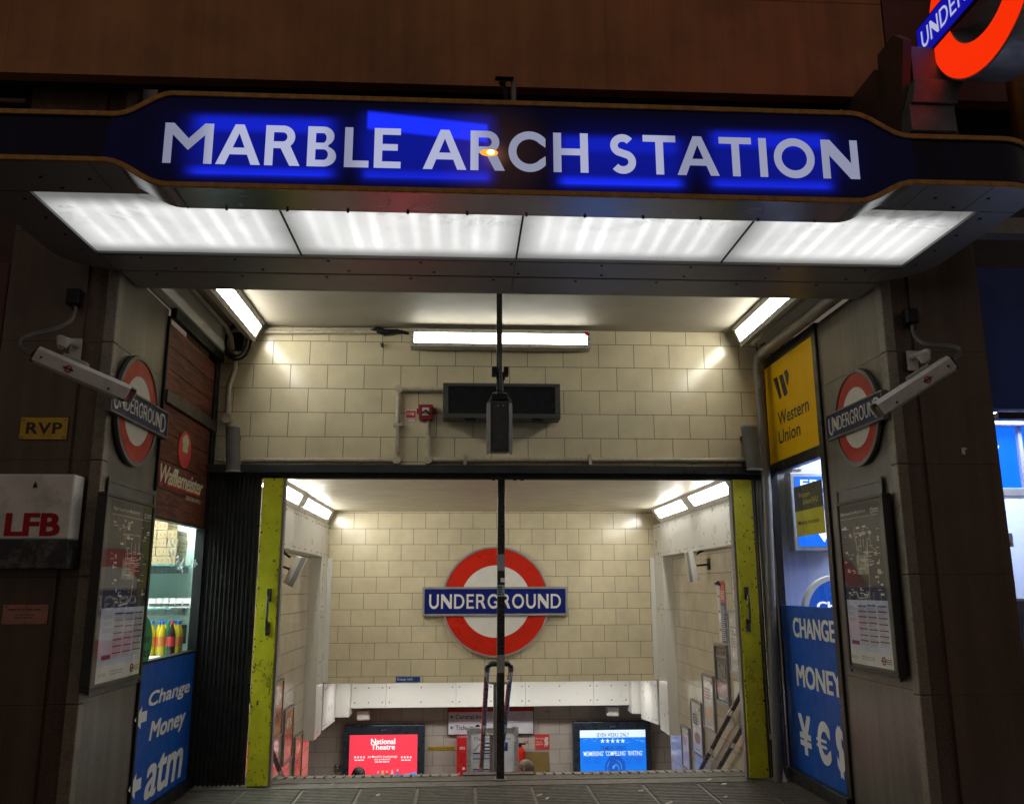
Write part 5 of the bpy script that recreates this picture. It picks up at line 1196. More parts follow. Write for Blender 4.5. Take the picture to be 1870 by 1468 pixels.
for ch, p in (('\u00a5', ((178, 1090), (232, 1105), (238, 1275), (190, 1255))), ('\u20ac', ((255, 1120), (307, 1128), (320, 1320), (262, 1290))), ('$', ((336, 1145), (380, 1150), (386, 1385), (342, 1340)))):
    x0, y0, x1, y1 = kq(*p)
    if ch == '\u20ac':
        b.flat(Q, _norm(_fill(glyph('C', .24)[0])), x0+.01, y0, x1, y1, .0065); h_ = y1-y0
        for v in (.54, .40): b.prect(Q, x0-.012, y0+h_*(v-.035), x0+(x1-x0)*.72, y0+h_*(v+.035), .0072)
        continue
    b.heavy(Q, text(ch), x0, y0, min(x1, -RY0-.004), y1, .0065, .05)
b.build('lettering', WHITEPR, t)
b = MB(); b.box(XR-.05, XR+.05, RY0-.07, 7.30, 0, .098); tag(b.build('shop_plinth', FR, bevel=.006), 'low dark plinth under the CHANGE MONEY panel', 'plinth')
# room of the shop
t = thing('shop_interior', (4, 7, 0), 'bluish white room of the money shop seen through its windows', 'interior')
IW2 = mat('pale_blue_room', (.50, .55, .68), .5, var=.05)
b = MB(); b.box(2.67, 6.5, 7.33, 7.37, 0, 3.0); b.box(6.5, 6.55, 5.4, 7.37, 0, 3.0); b.box(2.71, 6.5, 5.42, 7.33, 2.95, 3.0); b.box(2.71, 6.5, 5.42, 7.33, 0.0, .02); b.build('lining', IW2, t)
b = MB()
for x, y in ((3.4, 6.9), (4.6, 6.6), (4.1, 6.95), (5.4, 6.4), (3.9, 5.75), (4.9, 5.75)): b.box(x-.3, x+.3, y-.3, y+.3, 2.92, 2.949)
b.build('ceiling_lamp', emat('cool_white_lamp', (.82, .9, 1), E_SHOP*2.2), t)
P79 = PY(7.17)
a0, b0, a1, b1 = P79.rect(ke((125, 160), (560, 160), (560, 855), (140, 860)))
t = thing('lightbox_sign', tuple(P79.p(a0+.3, b0)), 'lit blue light box with white FREE ATM and arrow behind the glass', 'sign')
b = MB(); b.pbox(P79, a0, b0, a1, b1, -.14, 0); b.build('frame', mat('grey_aluminium', (.4, .42, .46), .4, .5), t, bevel=.008)
b = MB(); b.pbox(P79, a0+.035, b0+.035, a1-.035, b1-.035, .0005, .004); b.build('panel', emat('lit_blue_panel', (.0, .16, .95), .85), t)
LITW = emat('lit_white_print', (.9, .95, 1), .95)
b = MB(); x0, y0, x1, y1 = P79.rect(ke((200, 225), (560, 225), (560, 300), (200, 300))); b.heavy(P79, text('FREE'), x0, y0, x1, y1, .006)
x0, y0, x1, y1 = P79.rect(ke((205, 340), (590, 340), (590, 450), (205, 450))); b.heavy(P79, text('ATM'), x0, y0, x1, y1, .006)
b.add([P79.p(*P79.px(*c), .006) for c in ke((400, 495), (432, 495), (437, 660), (476, 655), (418, 785), (358, 700), (402, 690))], [list(range(7))]); b.build('lettering', LITW, t)
PG = PXR(XR+.03)
q = ke((143, 292), (390, 225), (422, 697), (172, 735)); x0, y0, x1, y1 = PG.rect(q)
t = thing('hanging_sign', tuple(PG.p((x0+x1)/2, y0)), 'black and yellow money transfer card hung inside the shop glass', 'sign')
ym = PG.px(*ke((285, 485))[0])[1]
b = MB(); b.m(0).pbox(PG, x0, ym, x1, y1, -.006, 0); b.m(1).pbox(PG, x0, y0, x1, ym, -.006, 0); b.build('card', [INK, mat('acid_yellow_card', (.62, .56, .02), .4)], t)
b = MB(); w_ = x1-x0; h_ = y1-y0
b.m(0).flat(PG, text('Western', .008), x0+w_*.16, y1-h_*.25, x0+w_*.60, y1-h_*.14, .002); b.flat(PG, text('Union/WU', .008), x0+w_*.32, y1-h_*.39, x0+w_*.86, y1-h_*.28, .002)
b.m(1).flat(PG, text('Money transfer', .006), x0+w_*.10, y0+h_*.19, x0+w_*.86, y0+h_*.31, .002); b.build('lettering', [mat('gold_print', (.6, .5, .15), .4), INK], t)
P75 = PY(7.02)
cx, cz = P75.px(*ke((545, 1400))[0]); r1 = abs(P75.px(*ke((232, 1400))[0])[0]-cx)
t = thing('oval_sign', (cx, 7.02, cz-.3), 'blue oval exchange sign with white rim behind the money shop glass', 'sign')
b = MB(); b.ring(P75, cx, cz, r1*.86, r1, -.06, .012, 56); b.build('rim', WHITE, t, bevel=.004, smooth=True)
b = MB(); b.disc(P75, cx, cz, r1*.859, -.05, 0, 56); b.build('face', emat('lit_blue_face', (.01, .12, .7), .45), t)
b = MB(); x0, y0, x1, y1 = P75.rect(ke((350, 1310), (760, 1310), (760, 1400), (350, 1400))); b.heavy(P75, text('Change'), x0, y0-.03, x1, y1+.0, .002); b.build('lettering', LITW, t)
b = MB(); b.box(2.80, 3.9, 6.9, 7.3, .02, cz-r1-.003); tag(b.build('counter', IW2, bevel=.01), 'pale counter under the oval exchange sign inside the shop', 'counter')
# street window of the same shop, right edge of the picture
t = thing('street_window', (3.9, 5.25, 0), 'lit street window of the money shop beyond the granite pier', 'window')
b = MB(); b.box(3.32, 3.405, 5.24, 5.30, 0, 2.56); b.box(3.425, 6.4, 5.22, 5.30, 0, .35); b.box(4.6, 4.66, 5.22, 5.30, .35, 2.56); b.box(3.425, 6.4, 5.22, 5.30, 2.545, 2.59); b.build('frame', FR, t, bevel=.006)
b = MB(); b.quad((3.405, 5.27, .35), (6.4, 5.27, .35), (6.4, 5.27, 2.545), (3.405, 5.27, 2.545)); b.build('glass', GLASS, t)
b = MB(); b.box(3.33, 9, 5.16, 5.295, 2.60, 3.545); tag(b.build('navy_fascia', NAVY, bevel=.004), 'dark navy fascia over the street window of the money shop', 'fascia')
P6 = PY(6.0); kg = K(1430, 560, 440/1615)
q = [P6.px(*c) for c in kg((1400, 810), (1560, 808), (1590, 1190), (1450, 1220))]
t = thing('lightbox_sign', (q[0][0]+.4, 6, q[2][1]), 'bright blue light box with a white wedge above the shop desk', 'sign')
b = MB(); zt_, zb__ = q[0][1], q[3][1]; xa = q[0][0]-.35; b.box(xa, xa+1.6, 6.0, 6.12, zb__, zt_); b.build('panel', emat('lit_azure_panel', (.0, .17, 1.0), .95), t)
b = MB(); x_ = P6.px(*kg((1412, 940))[0])[0]; z_ = P6.px(*kg((1412, 940))[0])[1]; x2, z2 = P6.px(*kg((1447, 930))[0]); x3, z3 = P6.px(*kg((1425, 1020))[0]); b.add([P6.p(x_-.2, z_, .003), P6.p(x2, z2, .003), P6.p(x3, z3, .003), P6.p(x3-.2, z3, .003)], [[0, 1, 2, 3]]); b.build('wedge', LITW, t)
b = MB(); x_ = P6.px(*kg((1556, 900))[0])[0]; b.box(x_, x_+.03, 5.96, 5.999, zb__, zt_); b.box(xa, xa+1.6, 5.93, 6.12, zb__-.06, zb__-.001); b.box(xa, xa+1.6, 5.9, 6.12, zt_+.001, zt_+.06); b.build('frame', mat('white_lightbox_frame', (.7, .72, .76), .4), t, bevel=.005)
t = thing('service_screen', (3.95, 6.2, 0), 'glass counter screen with a navy post under the azure light box', 'screen')
xp = P6.px(1857, 1000)[0]
b = MB(); b.box(xp, xp+.07, 6.2, 6.25, .9, zb__-.07); b.build('post', NAVY, t, bevel=.004)
b = MB(); b.box(3.5, 5.2, 6.18, 6.55, .84, .90); b.box(3.5, 5.2, 6.22, 6.5, .02, .84); b.build('counter', mat('white_counter', (.6, .62, .68), .4), t, bevel=.006)
b = MB(); b.m(0).box(xp-.0, xp+.1, 6.185, 6.199, 1.78, 1.88); b.m(1).add([(xp+.01, 6.183, 1.79), (xp+.09, 6.183, 1.79), (xp+.05, 6.183, 1.87)], [[0, 1, 2]]); b.build('warning_label', [WHITEPR, AMBER], t)
t = thing('office_chair', (4.25, 6.9, .02), 'black office chair behind the shop counter', 'chair')
def rounded(P, a0, b0, a1, b1, r, c0, c1):
    q = [];
    for cx_, cy_, s_ in ((a1-r, b1-r, 0), (a0+r, b1-r, 90), (a0+r, b0+r, 180), (a1-r, b0+r, 270)): q += [P.p(cx_+r*math.cos(math.radians(s_+15*i)), cy_+r*math.sin(math.radians(s_+15*i)), c0) for i in range(7)]
    return q, P.n*(c1-c0)
P69 = PY(6.9); xc = P69.px(1862, 1120)[0]+.10
b = MB(); b.prism(*rounded(P69, xc-.25, .68, xc+.25, 1.40, .16, -.08, 0)); b.build('backrest', BLACK, t, bevel=.02)
b = MB(); b.box(xc-.25, xc+.25, 6.55, 6.95, .48, .56); b.build('seat', BLACK, t, bevel=.03)
b = MB(); b.tube([(xc, 6.75, .10), (xc, 6.75, .48)], .03, 12); b.box(xc-.02, xc+.02, 6.90, 6.95, .5, .8)
for i in range(5): b.tube([(xc, 6.75, .12), (xc+.28*math.cos(i*1.2566), 6.75+.28*math.sin(i*1.2566), .07)], .02, 8); b.tube([(xc+.28*math.cos(i*1.2566), 6.75+.28*math.sin(i*1.2566), .02), (xc+.28*math.cos(i*1.2566), 6.75+.28*math.sin(i*1.2566), .08)], .028, 10)
b.build('base', BLACK, t)

# ================================================================== STAIR PASSAGE
kp, kr5 = K(440, 840, 400/1468), K(1160, 840, 400/1468)
kL, kC, kR = K(440, 1180, 400/1870), K(780, 1180, 300/1529), K(1020, 1180, 440/1870)
TRW = mat('white_trunking', (.79, .78, .74), .35, var=.03, scale=3, dirt=(.55, .52, .46), dscale=3, damount=.18)
PLENS = emat('lit_passage_lens', (1, .985, .93), E_PASS)
def trunk(sgn, label, lamp_labels):
    xf, xw = (-1.765, -1.912) if sgn < 0 else (2.57, 2.702)
    t = thing('white_trunking', (xf, 9.5, 1.9), label, 'trunking')
    b = MB(); ys = [7.44, 8.28, 9.25, 9.9, 10.75, 11.25, 11.598]
    for y0, y1 in zip(ys[:-1], ys[1:]): b.box(xf, xw, y0+.0015, y1-.0015, 1.892, 2.318)
    b.build('panels', TRW, t, bevel=.003)
    b = MB()
    for y0, y1 in zip(ys[:-1], ys[1:]):
        for y in (y0+.05, (y0+y1)/2, y1-.05):
            for z in (1.93, 2.275): b.tube([(xf+sgn*.002, y, z), (xf-sgn*.004, y, z)], .007, 8)
    b.build('screw', BLACK, t)
    # corner column under it
    b = MB(); b.box(xf, xw, 11.12, 11.598, 1.22, 1.890); b.box(xf, xw, 11.12, 11.598, -.29, 1.217); b.box(xf-sgn*.06, xf, 11.585, 11.599, .33, 1.888); b.build('corner_column', TRW, t, bevel=.003)
    b = MB()
    for z in (1.80, 1.28, 1.15, .6):
        for y in (11.26, 11.33): b.tube([(xf+sgn*.002, y, z), (xf-sgn*.004, y, z)], .006, 8)
    b.build('screw', BLACK, t)
    # slanted light fittings along the ceiling edge
    xc = -1.675 if sgn < 0 else 2.44
    P, A0, A1, w = slanted(xc, 2.50, xf, 2.32, 7.45, 11.6, '', '', .1)
    if sgn < 0: L2 = P.rect(kp((455, 275), (608, 358), (575, 398), (410, 318)))[0::2]; L1e = P.px(*kp((400, 270))[0])[0]
    else: L2 = P.rect(kr5((135, 355), (305, 282), (348, 312), (170, 387)))[0::2]; L1e = P.px(*kr5((355, 255))[0])[0]
    a_, b_ = sorted(L2); ln = b_-a_
    yy = (a_, b_) if sgn < 0 else (-b_, -a_)
    gap = (yy[0]-L1e) if sgn < 0 else (yy[0]-(-L1e))
    gap = max(.12, min(.5, gap)); end = yy[1]
    i = 0
    while end-ln > 7.2 and i < 4:
        s0, s1 = end-ln, end
        u0, u1 = (s0, s1) if sgn < 0 else (-s1, -s0)
        tt = thing('passage_light', tuple(P.p((u0+u1)/2, 0)), lamp_labels[i], 'light', 'slanted lights over the stairs')
        b = MB(); m0, m1 = u0-gap/2+.002, u1+gap/2-.002
        if i == 0: (m0, m1) = (m0, min(m1, 11.595)) if sgn < 0 else (max(m0, -11.595), m1)
        f0, f1 = w*.26, w*.80
        for q in ((m0, 0, m1, f0), (m0, f1, m1, w), (m0, f0, u0, f1), (u1, f0, m1, f1)): b.pbox(P, q[0], q[1]+.0003, q[2], q[3]-.0003, -.03, 0)
        b.pbox(P, m0, .002, m1, w-.002, -.06, -.0305); b.build('housing', HOUS if False else TRW, tt, bevel=.0015)
        b = MB(); b.pbox(P, u0+.002, f0+.002, u1-.002, f1-.002, -.03, -.02); b.build('lens', PLENS, tt)
        b = MB()
        for u in (m0+.04, (m0+m1)/2, m1-.04):
            for v in (w*.1, w*.92): b.disc(P, u, v, .006, 0, .004, 8)
        b.build('screw', BLACK, tt)
        end = s0-gap; i += 1
trunk(-1, 'white boxed trunking over the stair wall with orange posters', ['slanted stair light by the bulkhead, on the side of the orange posters', 'second slanted stair light from the bulkhead, on the orange poster side', 'third slanted stair light from the bulkhead, on the orange poster side', 'fourth slanted stair light from the bulkhead, on the orange poster side'])
trunk(1, 'white boxed trunking over the stair wall with the handrails', ['slanted stair light by the bulkhead, on the side of the handrail wall', 'second slanted stair light from the bulkhead, on the handrail side', 'third slanted stair light from the bulkhead, on the handrail side', 'fourth slanted stair light from the bulkhead, on the handrail side'])
# speakers in the passage
def pspk(y, quad, arm, xw, label):
    P = PY(y); q = [P.px(*c) for c in quad]
    t = thing('stair_loudspeaker', tuple(P.p(*q[2])), label, 'loudspeaker', 'tilted loudspeakers over the stairs')
    b = MB(); b.prism([P.p(*c) for c in q], (0, .10, 0)); b.build('case', mat('pale_speaker_case', (.60, .58, .52), .4), t, bevel=.006)
    b = MB(); d = [( (q[1][0]-q[0][0]), (q[1][1]-q[0][1]) ), ((q[2][0]-q[3][0]), (q[2][1]-q[3][1]))]
    g0 = (q[0][0]+d[0][0]*(.55 if xw < 0 else 0), q[0][1]+d[0][1]*(.55 if xw < 0 else 0)); g1 = (q[0][0]+d[0][0]*(1 if xw < 0 else .3), q[0][1]+d[0][1]*(1 if xw < 0 else .3))
    g3 = (q[3][0]+d[1][0]*(.55 if xw < 0 else 0), q[3][1]+d[1][1]*(.55 if xw < 0 else 0)); g2 = (q[3][0]+d[1][0]*(1 if xw < 0 else .3), q[3][1]+d[1][1]*(1 if xw < 0 else .3))
    b.prism([P.p(*c, .006) for c in (g0, g1, g2, g3)], (0, .0055, 0)); b.build('grille', mat('dark_speaker_grille', (.2, .2, .2), .5, bump=.3, bscale=500), t)
    a = [P.px(*c) for c in arm]; b = MB(); b.tube([P.p(*a[0], -.05), P.p(*a[1], -.05), Vector((xw, y+.05, P.p(*a[1]).z))], .012, 8); b.box(xw-.012, xw+.012, y+.01, y+.09, P.p(*a[1]).z-.06, P.p(*a[1]).z+.06)
    b.tube([P.p(*a[0], -.05)+Vector((0, 0, .12)), Vector(((P.p(*a[0]).x+xw)/2, y+.05, P.p(*a[0]).z+.16)), Vector(((P.p(*a[0]).x+xw*2)/3, y+.05, 1.90))], .012, 8); b.build('arm', BLACK, t, smooth=True)
pspk(9.2, kp((372, 640), (437, 657), (345, 853), (280, 820)), kp((320, 730), (285, 715)), -1.908, 'tilted pale loudspeaker over the stairs on the wall of the orange posters')
pspk(9.4, kr5((343, 617), (388, 612), (432, 805), (368, 818)), kr5((420, 705), (535, 695)), 2.698, 'tilted pale loudspeaker over the stairs above the handrail wall')
# large roundel and keep left
P116 = PY(11.595)
roundel(P116, .441, 1.328, .709, .684, .461, -.515, 1.143, 1.384, 1.513, .045, (mat('light_grey_rim', (.36, .36, .34), .4, .3), RED, WHITE, BLUE, WHITE), 'large bright roundel sign on the bulkhead wall above the stairs', st=.175)
t = thing('blue_plate', tuple(P116.p(*P116.px(745, 1245))), 'small blue Keep left sign at the bottom of the bulkhead', 'sign')
a0, b0, a1, b1 = P116.rect(kL((1323, 260), (1530, 258), (1530, 302), (1322, 304)))
b = MB(); b.m(0).pbox(P116, a0, b0, a1, b1, .0005, .006); b.m(1).flat(P116, text('Keep left', .012), a0+.02, b0+.012, a0+(a1-a0)*.70, b1-.012, .0075); b.build('plate', [mat('sign_blue', (.01, .09, .35), .35), WHITEPR], t)
# posters on the side walls
def poster(P, quad, label, paint, group=None, frame=True, zmin=None, mats=None, fr=None):
    q = [P.px(*c, .03) for c in quad]; us = sorted(c[0] for c in q); a0, a1 = (us[0]+us[1])/2, (us[2]+us[3])/2; vs = sorted(c[1] for c in q); b0, b1 = (vs[0]+vs[1])/2, (vs[2]+vs[3])/2
    if zmin is not None: b0 = zmin
    t = thing('wall_poster', tuple(P.p((a0+a1)/2, b0)), label, 'poster', group)
    d = .03 if frame else .004
    if frame:
        b = MB(); w = .025
        for q in ((a0, b0, a1, b0+w), (a0, b1-w, a1, b1), (a0, b0+w, a0+w, b1-w), (a1-w, b0+w, a1, b1-w)): b.pbox(P, q[0]+.0002, q[1]+.0002, q[2]-.0002, q[3]-.0002, .001, d)
        b.build('frame', fr or STEELW, t, bevel=.002); a0 += w; a1 -= w; b0 += w; b1 -= w
    b = MB(); b.m(0).pbox(P, a0+.0005, b0+.0005, a1-.0005, b1-.0005, .001, d*.6); c = d*.6+.001
    paint(b, P, lambda u: a0+(a1-a0)*u, lambda v: b0+(b1-b0)*v, c); b.build('sheet', mats, t); return t
ORG = mat('orange_poster', (.72, .30, .13), .2, var=.08); CRM = mat('poster_cream', (.80, .62, .42), .25); DRD = mat('poster_dark_red', (.35, .06, .05), .3)
def food(seed):
    def f(b, P, X, Y, c):
        b.m(1).add([P.p(X(.5+.3*math.cos(6.283*k/24)*(1+.12*math.sin(3*k+seed))), Y(.72+.13*math.sin(6.283*k/24)*(1+.15*math.cos(2*k+seed))), c) for k in range(24)], [list(range(24))])
        b.m(2).prect(P, X(.2), Y(.33), X(.8), Y(.345), c); rows(b, P, X(.12), Y(.36), X(.9), Y(.52), 3, c, seed, .6, .1)
        b.m(2).flat(P, text('£3.49', .006), X(.2), Y(.24), X(.8), Y(.32), c); b.m(1); rows(b, P, X(.12), Y(.06), X(.9), Y(.2), 4, c, seed+4, .5, .2)
    return f
Pl = PXL(-1.908); Pr = PXR(2.698)
om = [ORG, CRM, DRD]
poster(Pl, kL((300, 298), (378, 278), (350, 770), (272, 806)), 'orange food poster nearest the yellow gate post on the stair wall', food(1), 'orange food posters on the stair wall', mats=om)
poster(Pl, kL((385, 532), (463, 503), (438, 970), (362, 1010)), 'orange food poster in the middle of the three on the stair wall', food(2), 'orange food posters on the stair wall', mats=om)
poster(Pl, kL((468, 762), (534, 737), (518, 1130), (455, 1165)), 'orange food poster lowest down the stair wall', food(3), 'orange food posters on the stair wall', mats=om)
PST = mat('white_poster_paper', (.74, .72, .68), .22)
def wp(cols, seed):
    def f(b, P, X, Y, c):
        b.m(1).prect(P, X(.72), Y(.86), X(.92), Y(.93), c)
        b.m(2); rows(b, P, X(.15), Y(.55), X(.7), Y(.78), 4, c, seed, .65, .25)
        b.m(3).add([P.p(X(.5+.3*math.cos(6.283*k/20)), Y(.3+.12*math.sin(6.283*k/20)), c) for k in range(20)], [list(range(20))]); b.m(2); rows(b, P, X(.3), Y(.05), X(.7), Y(.08), 1, c, seed+1)
    return f
poster(Pr, kR((1105, 205), (1192, 230), (1213, 685), (1122, 622)), 'white poster with red corner patch and peach blob, highest white one on the handrail wall', wp(0, 1), 'white framed posters on the handrail wall', mats=[PST, PINKRED, mat('plum_print', (.3, .05, .08), .4), mat('peach_print', (.7, .42, .25), .4)])
poster(Pr, kR((1018, 410), (1100, 436), (1120, 870), (1033, 818)), 'white poster with green and black print further down the handrail wall', wp(1, 2), 'white framed posters on the handrail wall', mats=[PST, mat('green_print', (.25, .45, .08), .4), INK, mat('brown_print', (.35, .17, .10), .4)])
poster(Pr, kR((945, 605), (1006, 635), (1020, 975), (957, 930)), 'white poster with pink and blue print at the foot of the handrail wall', wp(2, 3), 'white framed posters on the handrail wall', mats=[PST, PINKRED, mat('pink_print', (.55, .05, .15), .4), mat('lilac_print', (.45, .35, .6), .4)])
def mus(b, P, X, Y, c):
    b.m(1).flat(P, text('Les Mis\u00e9rables', .004), X(.08), Y(.80), X(.92), Y(.86), c)
    b.m(2).prect(P, X(.2), Y(.93), X(.8), Y(.95), c)
    b.m(3).prect(P, X(0), Y(.12), X(1), Y(.36), c)
    b.m(4).prect(P, X(.18), Y(.40), X(.82), Y(.74), c); b.m(1); rows(b, P, X(.2), Y(.03), X(.8), Y(.08), 2, c, 3)
poster(Pr, [(1160+522*.2725, 840+1225*.2725), (1160+606*.2725, 840+1240*.2725), (1020+1318*.2353, 1180+470*.2353), (1020+1218*.2353, 1180+425*.2353)], 'dark theatre poster with pale lettering on the handrail wall', mus, mats=[mat('charcoal_poster', (.05, .05, .055), .2), WHITEPR, mat('ochre_print', (.35, .2, .05), .4), mat('red_dusk', (.30, .12, .10), .3), mat('grey_patch', (.17, .17, .175), .3)])
def notice(b, P, X, Y, c):
    b.m(1).flat(P, text('Notice\nlong\nescalator', .004, line=.9), X(.15), Y(.62), X(.88), Y(.78), c); b.m(2); rows(b, P, X(.15), Y(.4), X(.85), Y(.58), 4, c, 2, .5); rows(b, P, X(.15), Y(.12), X(.85), Y(.2), 2, c, 3, .5)
    b.m(3).ring(P, X(.8), Y(.2), .02, .035, 0, c+.0005, 20)
poster(Pr, [(1160+617*.2725, 840+1008*.2725), (1160+690*.2725, 840+1012*.2725), (1160+705*.2725, 840+1445*.2725), (1160+626*.2725, 840+1420*.2725)], 'plain white text notice on the handrail wall beside the yellow gate post', notice, frame=True, mats=[PST, INK, GREYPR, RED], fr=mat('thin_grey_frame', (.4, .4, .4), .4))
def linemap(b, P, X, Y, c):
    b.m(1).prect(P, X(.38), Y(.66), X(1), Y(1), c); b.m(2).prect(P, X(.38), Y(0), X(1), Y(.655), c); b.m(3); rows(b, P, X(.45), Y(.03), X(.95), Y(.6), 18, c+.0006, 2, .4); rows(b, P, X(.45), Y(.7), X(.95), Y(.85), 5, c+.0006, 3, .4)
    b.m(2)
    for v in (.95, .75, .5, .2): b.add([P.p(X(.18+.12*math.cos(6.283*k/12)), Y(v+.02*math.sin(6.283*k/12)), c) for k in range(12)], [list(range(12))])
lm = [PST, mat('faded_red_print', (.60, .12, .10), .35), mat('faded_navy_print', (.07, .09, .20), .35), WHITEPR]
t = poster(Pr, kr5((530, 808), (582, 812), (600, 1228), (547, 1215)), 'tall red and navy line diagram strip with a curled top edge', linemap, 'line diagrams on the handrail wall', False, mats=lm)
b = MB(); p0 = [Pr.p(*Pr.px(*c), .012) for c in kr5((548, 838), (565, 806), (582, 842))]; b.add(p0+[p0[1]+Vector((-.05, 0, -.03))], [[0, 1, 3], [1, 2, 3], [0, 2, 3]]); b.build('curled_corner', INK, t)
poster(Pr, kr5((628, 720), (672, 716), (690, 1010), (640, 995)), 'red and navy line diagram strip cut off by the yellow gate post', linemap, 'line diagrams on the handrail wall', False, mats=lm)
# handrails
def rail(P, pa, pb, label, y0=7.62, y1=11.5, x=None):
    (u0, v0), (u1, v1) = P.px(*pa, 0), P.px(*pb, 0)
    Y0, Y1 = abs(u0), abs(u1); sl = (v1-v0)/(Y1-Y0); z = lambda y: v0+sl*(y-Y0); x = P.o.x; s = 1 if P.n.x > 0 else -1
    t = thing('wall_handrail', (x, Y0, z(Y0)-.2), label, 'handrail', 'black wall handrails down the stairs')
    b = MB(); b.tube([(x, y0, z(y0)), (x, y1, z(y1))], .024, 14); b.build('rail', mat('black_handrail_sleeve', (.02, .02, .02), .3), t, smooth=True)
    y = y0+.25
    while y < y1:
        b = MB(); b.tube([(x, y, z(y)-.02), (x-s*.01, y+.01, z(y)-.08), (x-s*.04, y+.02, z(y)-.10), (x-s*.08, y+.02, z(y)-.10)], .011, 10); b.tube([(x, y-.05, z(y-.05)), (x, y+.05, z(y+.05))], .0265, 14); b.build('bracket', CHROME, t, smooth=True); y += .78
rail(PXR(2.62), (1349, 1274), (1281, 1402), 'upper black handrail on the stair wall with white posters')
rail(PXR(2.62), (1353, 1333), (1313, 1402), 'lower black handrail on the stair wall with white posters')
rail(PXL(-1.83), kL((285, 945))[0], kL((352, 1115))[0], 'black handrail down the stair wall with orange posters')
# centre handrail
t = thing('centre_handrail', (.33, 8.5, -.9), 'double black handrail with chrome brackets down the middle of the stairs', 'handrail')
P77 = PY(7.72); zt_ = P77.px(912, 1212)[1]; xl = P77.px(*kC((562, 230))[0])[0]; xr_ = P77.px(*kC((785, 230))[0])[0]
SL = -RI/GO; zz = lambda y: zt_-.03+SL*(y-7.80)
HB = mat('black_handrail_sleeve_2', (.02, .02, .022), .28)
b = MB(); b.tube([(xl, 11.6, zz(11.6)), (xl, 7.86, zz(7.86)), (xl, 7.80, zt_-.055), (xl+.004, 7.76, zt_-.02), (xl+.035, 7.745, zt_), (xr_-.035, 7.745, zt_), (xr_-.004, 7.76, zt_-.02), (xr_, 7.80, zt_-.055), (xr_, 7.86, zz(7.86)), (xr_, 11.6, zz(11.6))], .023, 14); b.build('rail', HB, t, smooth=True)
xm = (xl+xr_)/2
for y in (7.88, 8.9, 9.9, 10.9):
    zs_ = zz(y); st_ = -math.floor((y-7.52)/GO)*RI
    b = MB(); b.tube([(xl, y, zs_-.02), (xl+.005, y, zs_-.075), (xl+.03, y, zs_-.098), (xr_-.03, y, zs_-.098), (xr_-.005, y, zs_-.075), (xr_, y, zs_-.02)], .0105, 10); b.tube([(xl, y-.04, zz(y-.04)), (xl, y+.04, zz(y+.04))], .0255, 14); b.tube([(xr_, y-.04, zz(y-.04)), (xr_, y+.04, zz(y+.04))], .0255, 14); b.build('bracket', CHROME, t, smooth=True)
    b = MB(); b.tube([(xm-.03, y, zs_-.09), (xm-.03, y, st_)], .018, 12); b.build('post', STEELW, t, smooth=True)

# ================================================================== HALL at the foot of the stairs
t = thing('white_beam', (.4, 12.9, -.14), 'white panelled beam crossing the hall under the bulkhead', 'beam')
P129 = PY(13.05); zbm = P129.px(800, 1291)[1]; b = MB(); js = [-1.572, P129.px(*kL((1238, 430))[0])[0], P129.px(*kL((1836, 430))[0])[0], P129.px(*kC((915, 450))[0])[0], P129.px(*kR((273, 360))[0])[0], 2.448]
for x0, x1 in zip(js[:-1], js[1:]): b.box(x0+.0015, x1-.0015, 13.05, 13.15, zbm, .298)
b.build('panels', TRW, t, bevel=.003)
b = MB()
for x0, x1 in zip(js[:-1], js[1:]):
    for x in (x0+.05, (x0+x1)/2, x1-.05):
        for z in (.10, -.10): b.tube([(x, 13.052, z), (x, 13.046, z)], .009, 8)
b.build('screw', BLACK, t)
for s_, xf, lab in ((-1, -1.765, 'white lining with slanted bottom beyond the bulkhead by the red screen'), (1, 2.57, 'white lining with slanted bottom beyond the bulkhead by the blue screen')):
    P = PXL(xf) if s_ < 0 else PXR(xf)
    t = thing('side_lining', (xf, 12.2, -.5), lab, 'lining')
    pl_ = [(11.73, .305), (12.62, .298), (12.62, -.33), (11.73, -.52)] if False else [(11.725, .298), (12.60, .298), (12.60, -.30), (11.725, -.72)]
    if s_ < 0: q = kL((640, 775), (845, 592))
    else: q = kR((850, 660), (545, 490))
    z0 = P.px(*q[0])[1]; z1 = P.px(*q[1])[1]
    b = MB(); b.prism([(xf, 11.725, .298), (xf, 12.1, .298), (xf, 12.1, z0+(z1-z0)*.336), (xf, 11.725, z0)], (s_*.22, 0, 0)); b.prism([(xf, 12.102, .298), (xf, 12.84, .298), (xf, 12.84, z1), (xf, 12.102, z0+(z1-z0)*.336)], (s_*.22, 0, 0)); b.build('panels', TRW, t, bevel=.003)
    b = MB(); b.box(xf-s_*(.19 if s_ < 0 else .123), xf+s_*.2, 12.86, 13.30, -.27, .298); b.build('return', TRW, t, bevel=.003)
    b = MB()
    for y in (11.8, 11.9, 12.05, 12.3, 12.75):
        for z in (z0+(z1-z0)*(y-11.725)/1.115+.05, .22): b.tube([(xf+s_*.002, y, z), (xf-s_*.004, y, z)], .007, 8)
    b.build('screw', BLACK, t)
for i, x in enumerate((-.95, .42, 1.8)):
    t = thing('hall_light', (x, 12.35, .24), ['strip light over the hall on the red screen side', 'strip light over the middle of the hall', 'strip light over the hall on the blue screen side'][i], 'light', 'strip lights over the hall')
    b = MB(); b.box(x-.6, x+.6, 12.28, 12.42, .262, .297); b.build('housing', HOUS, t, bevel=.004)
    b = MB(); b.box(x-.57, x+.57, 12.30, 12.40, .245, .261); b.build('lens', emat('hall_lens_%d' % i, (1, .98, .92), E_HALL), t)
P136 = PY(13.56)
SCF = mat('dark_blue_grey_frame', (.035, .05, .075), .3, .2)
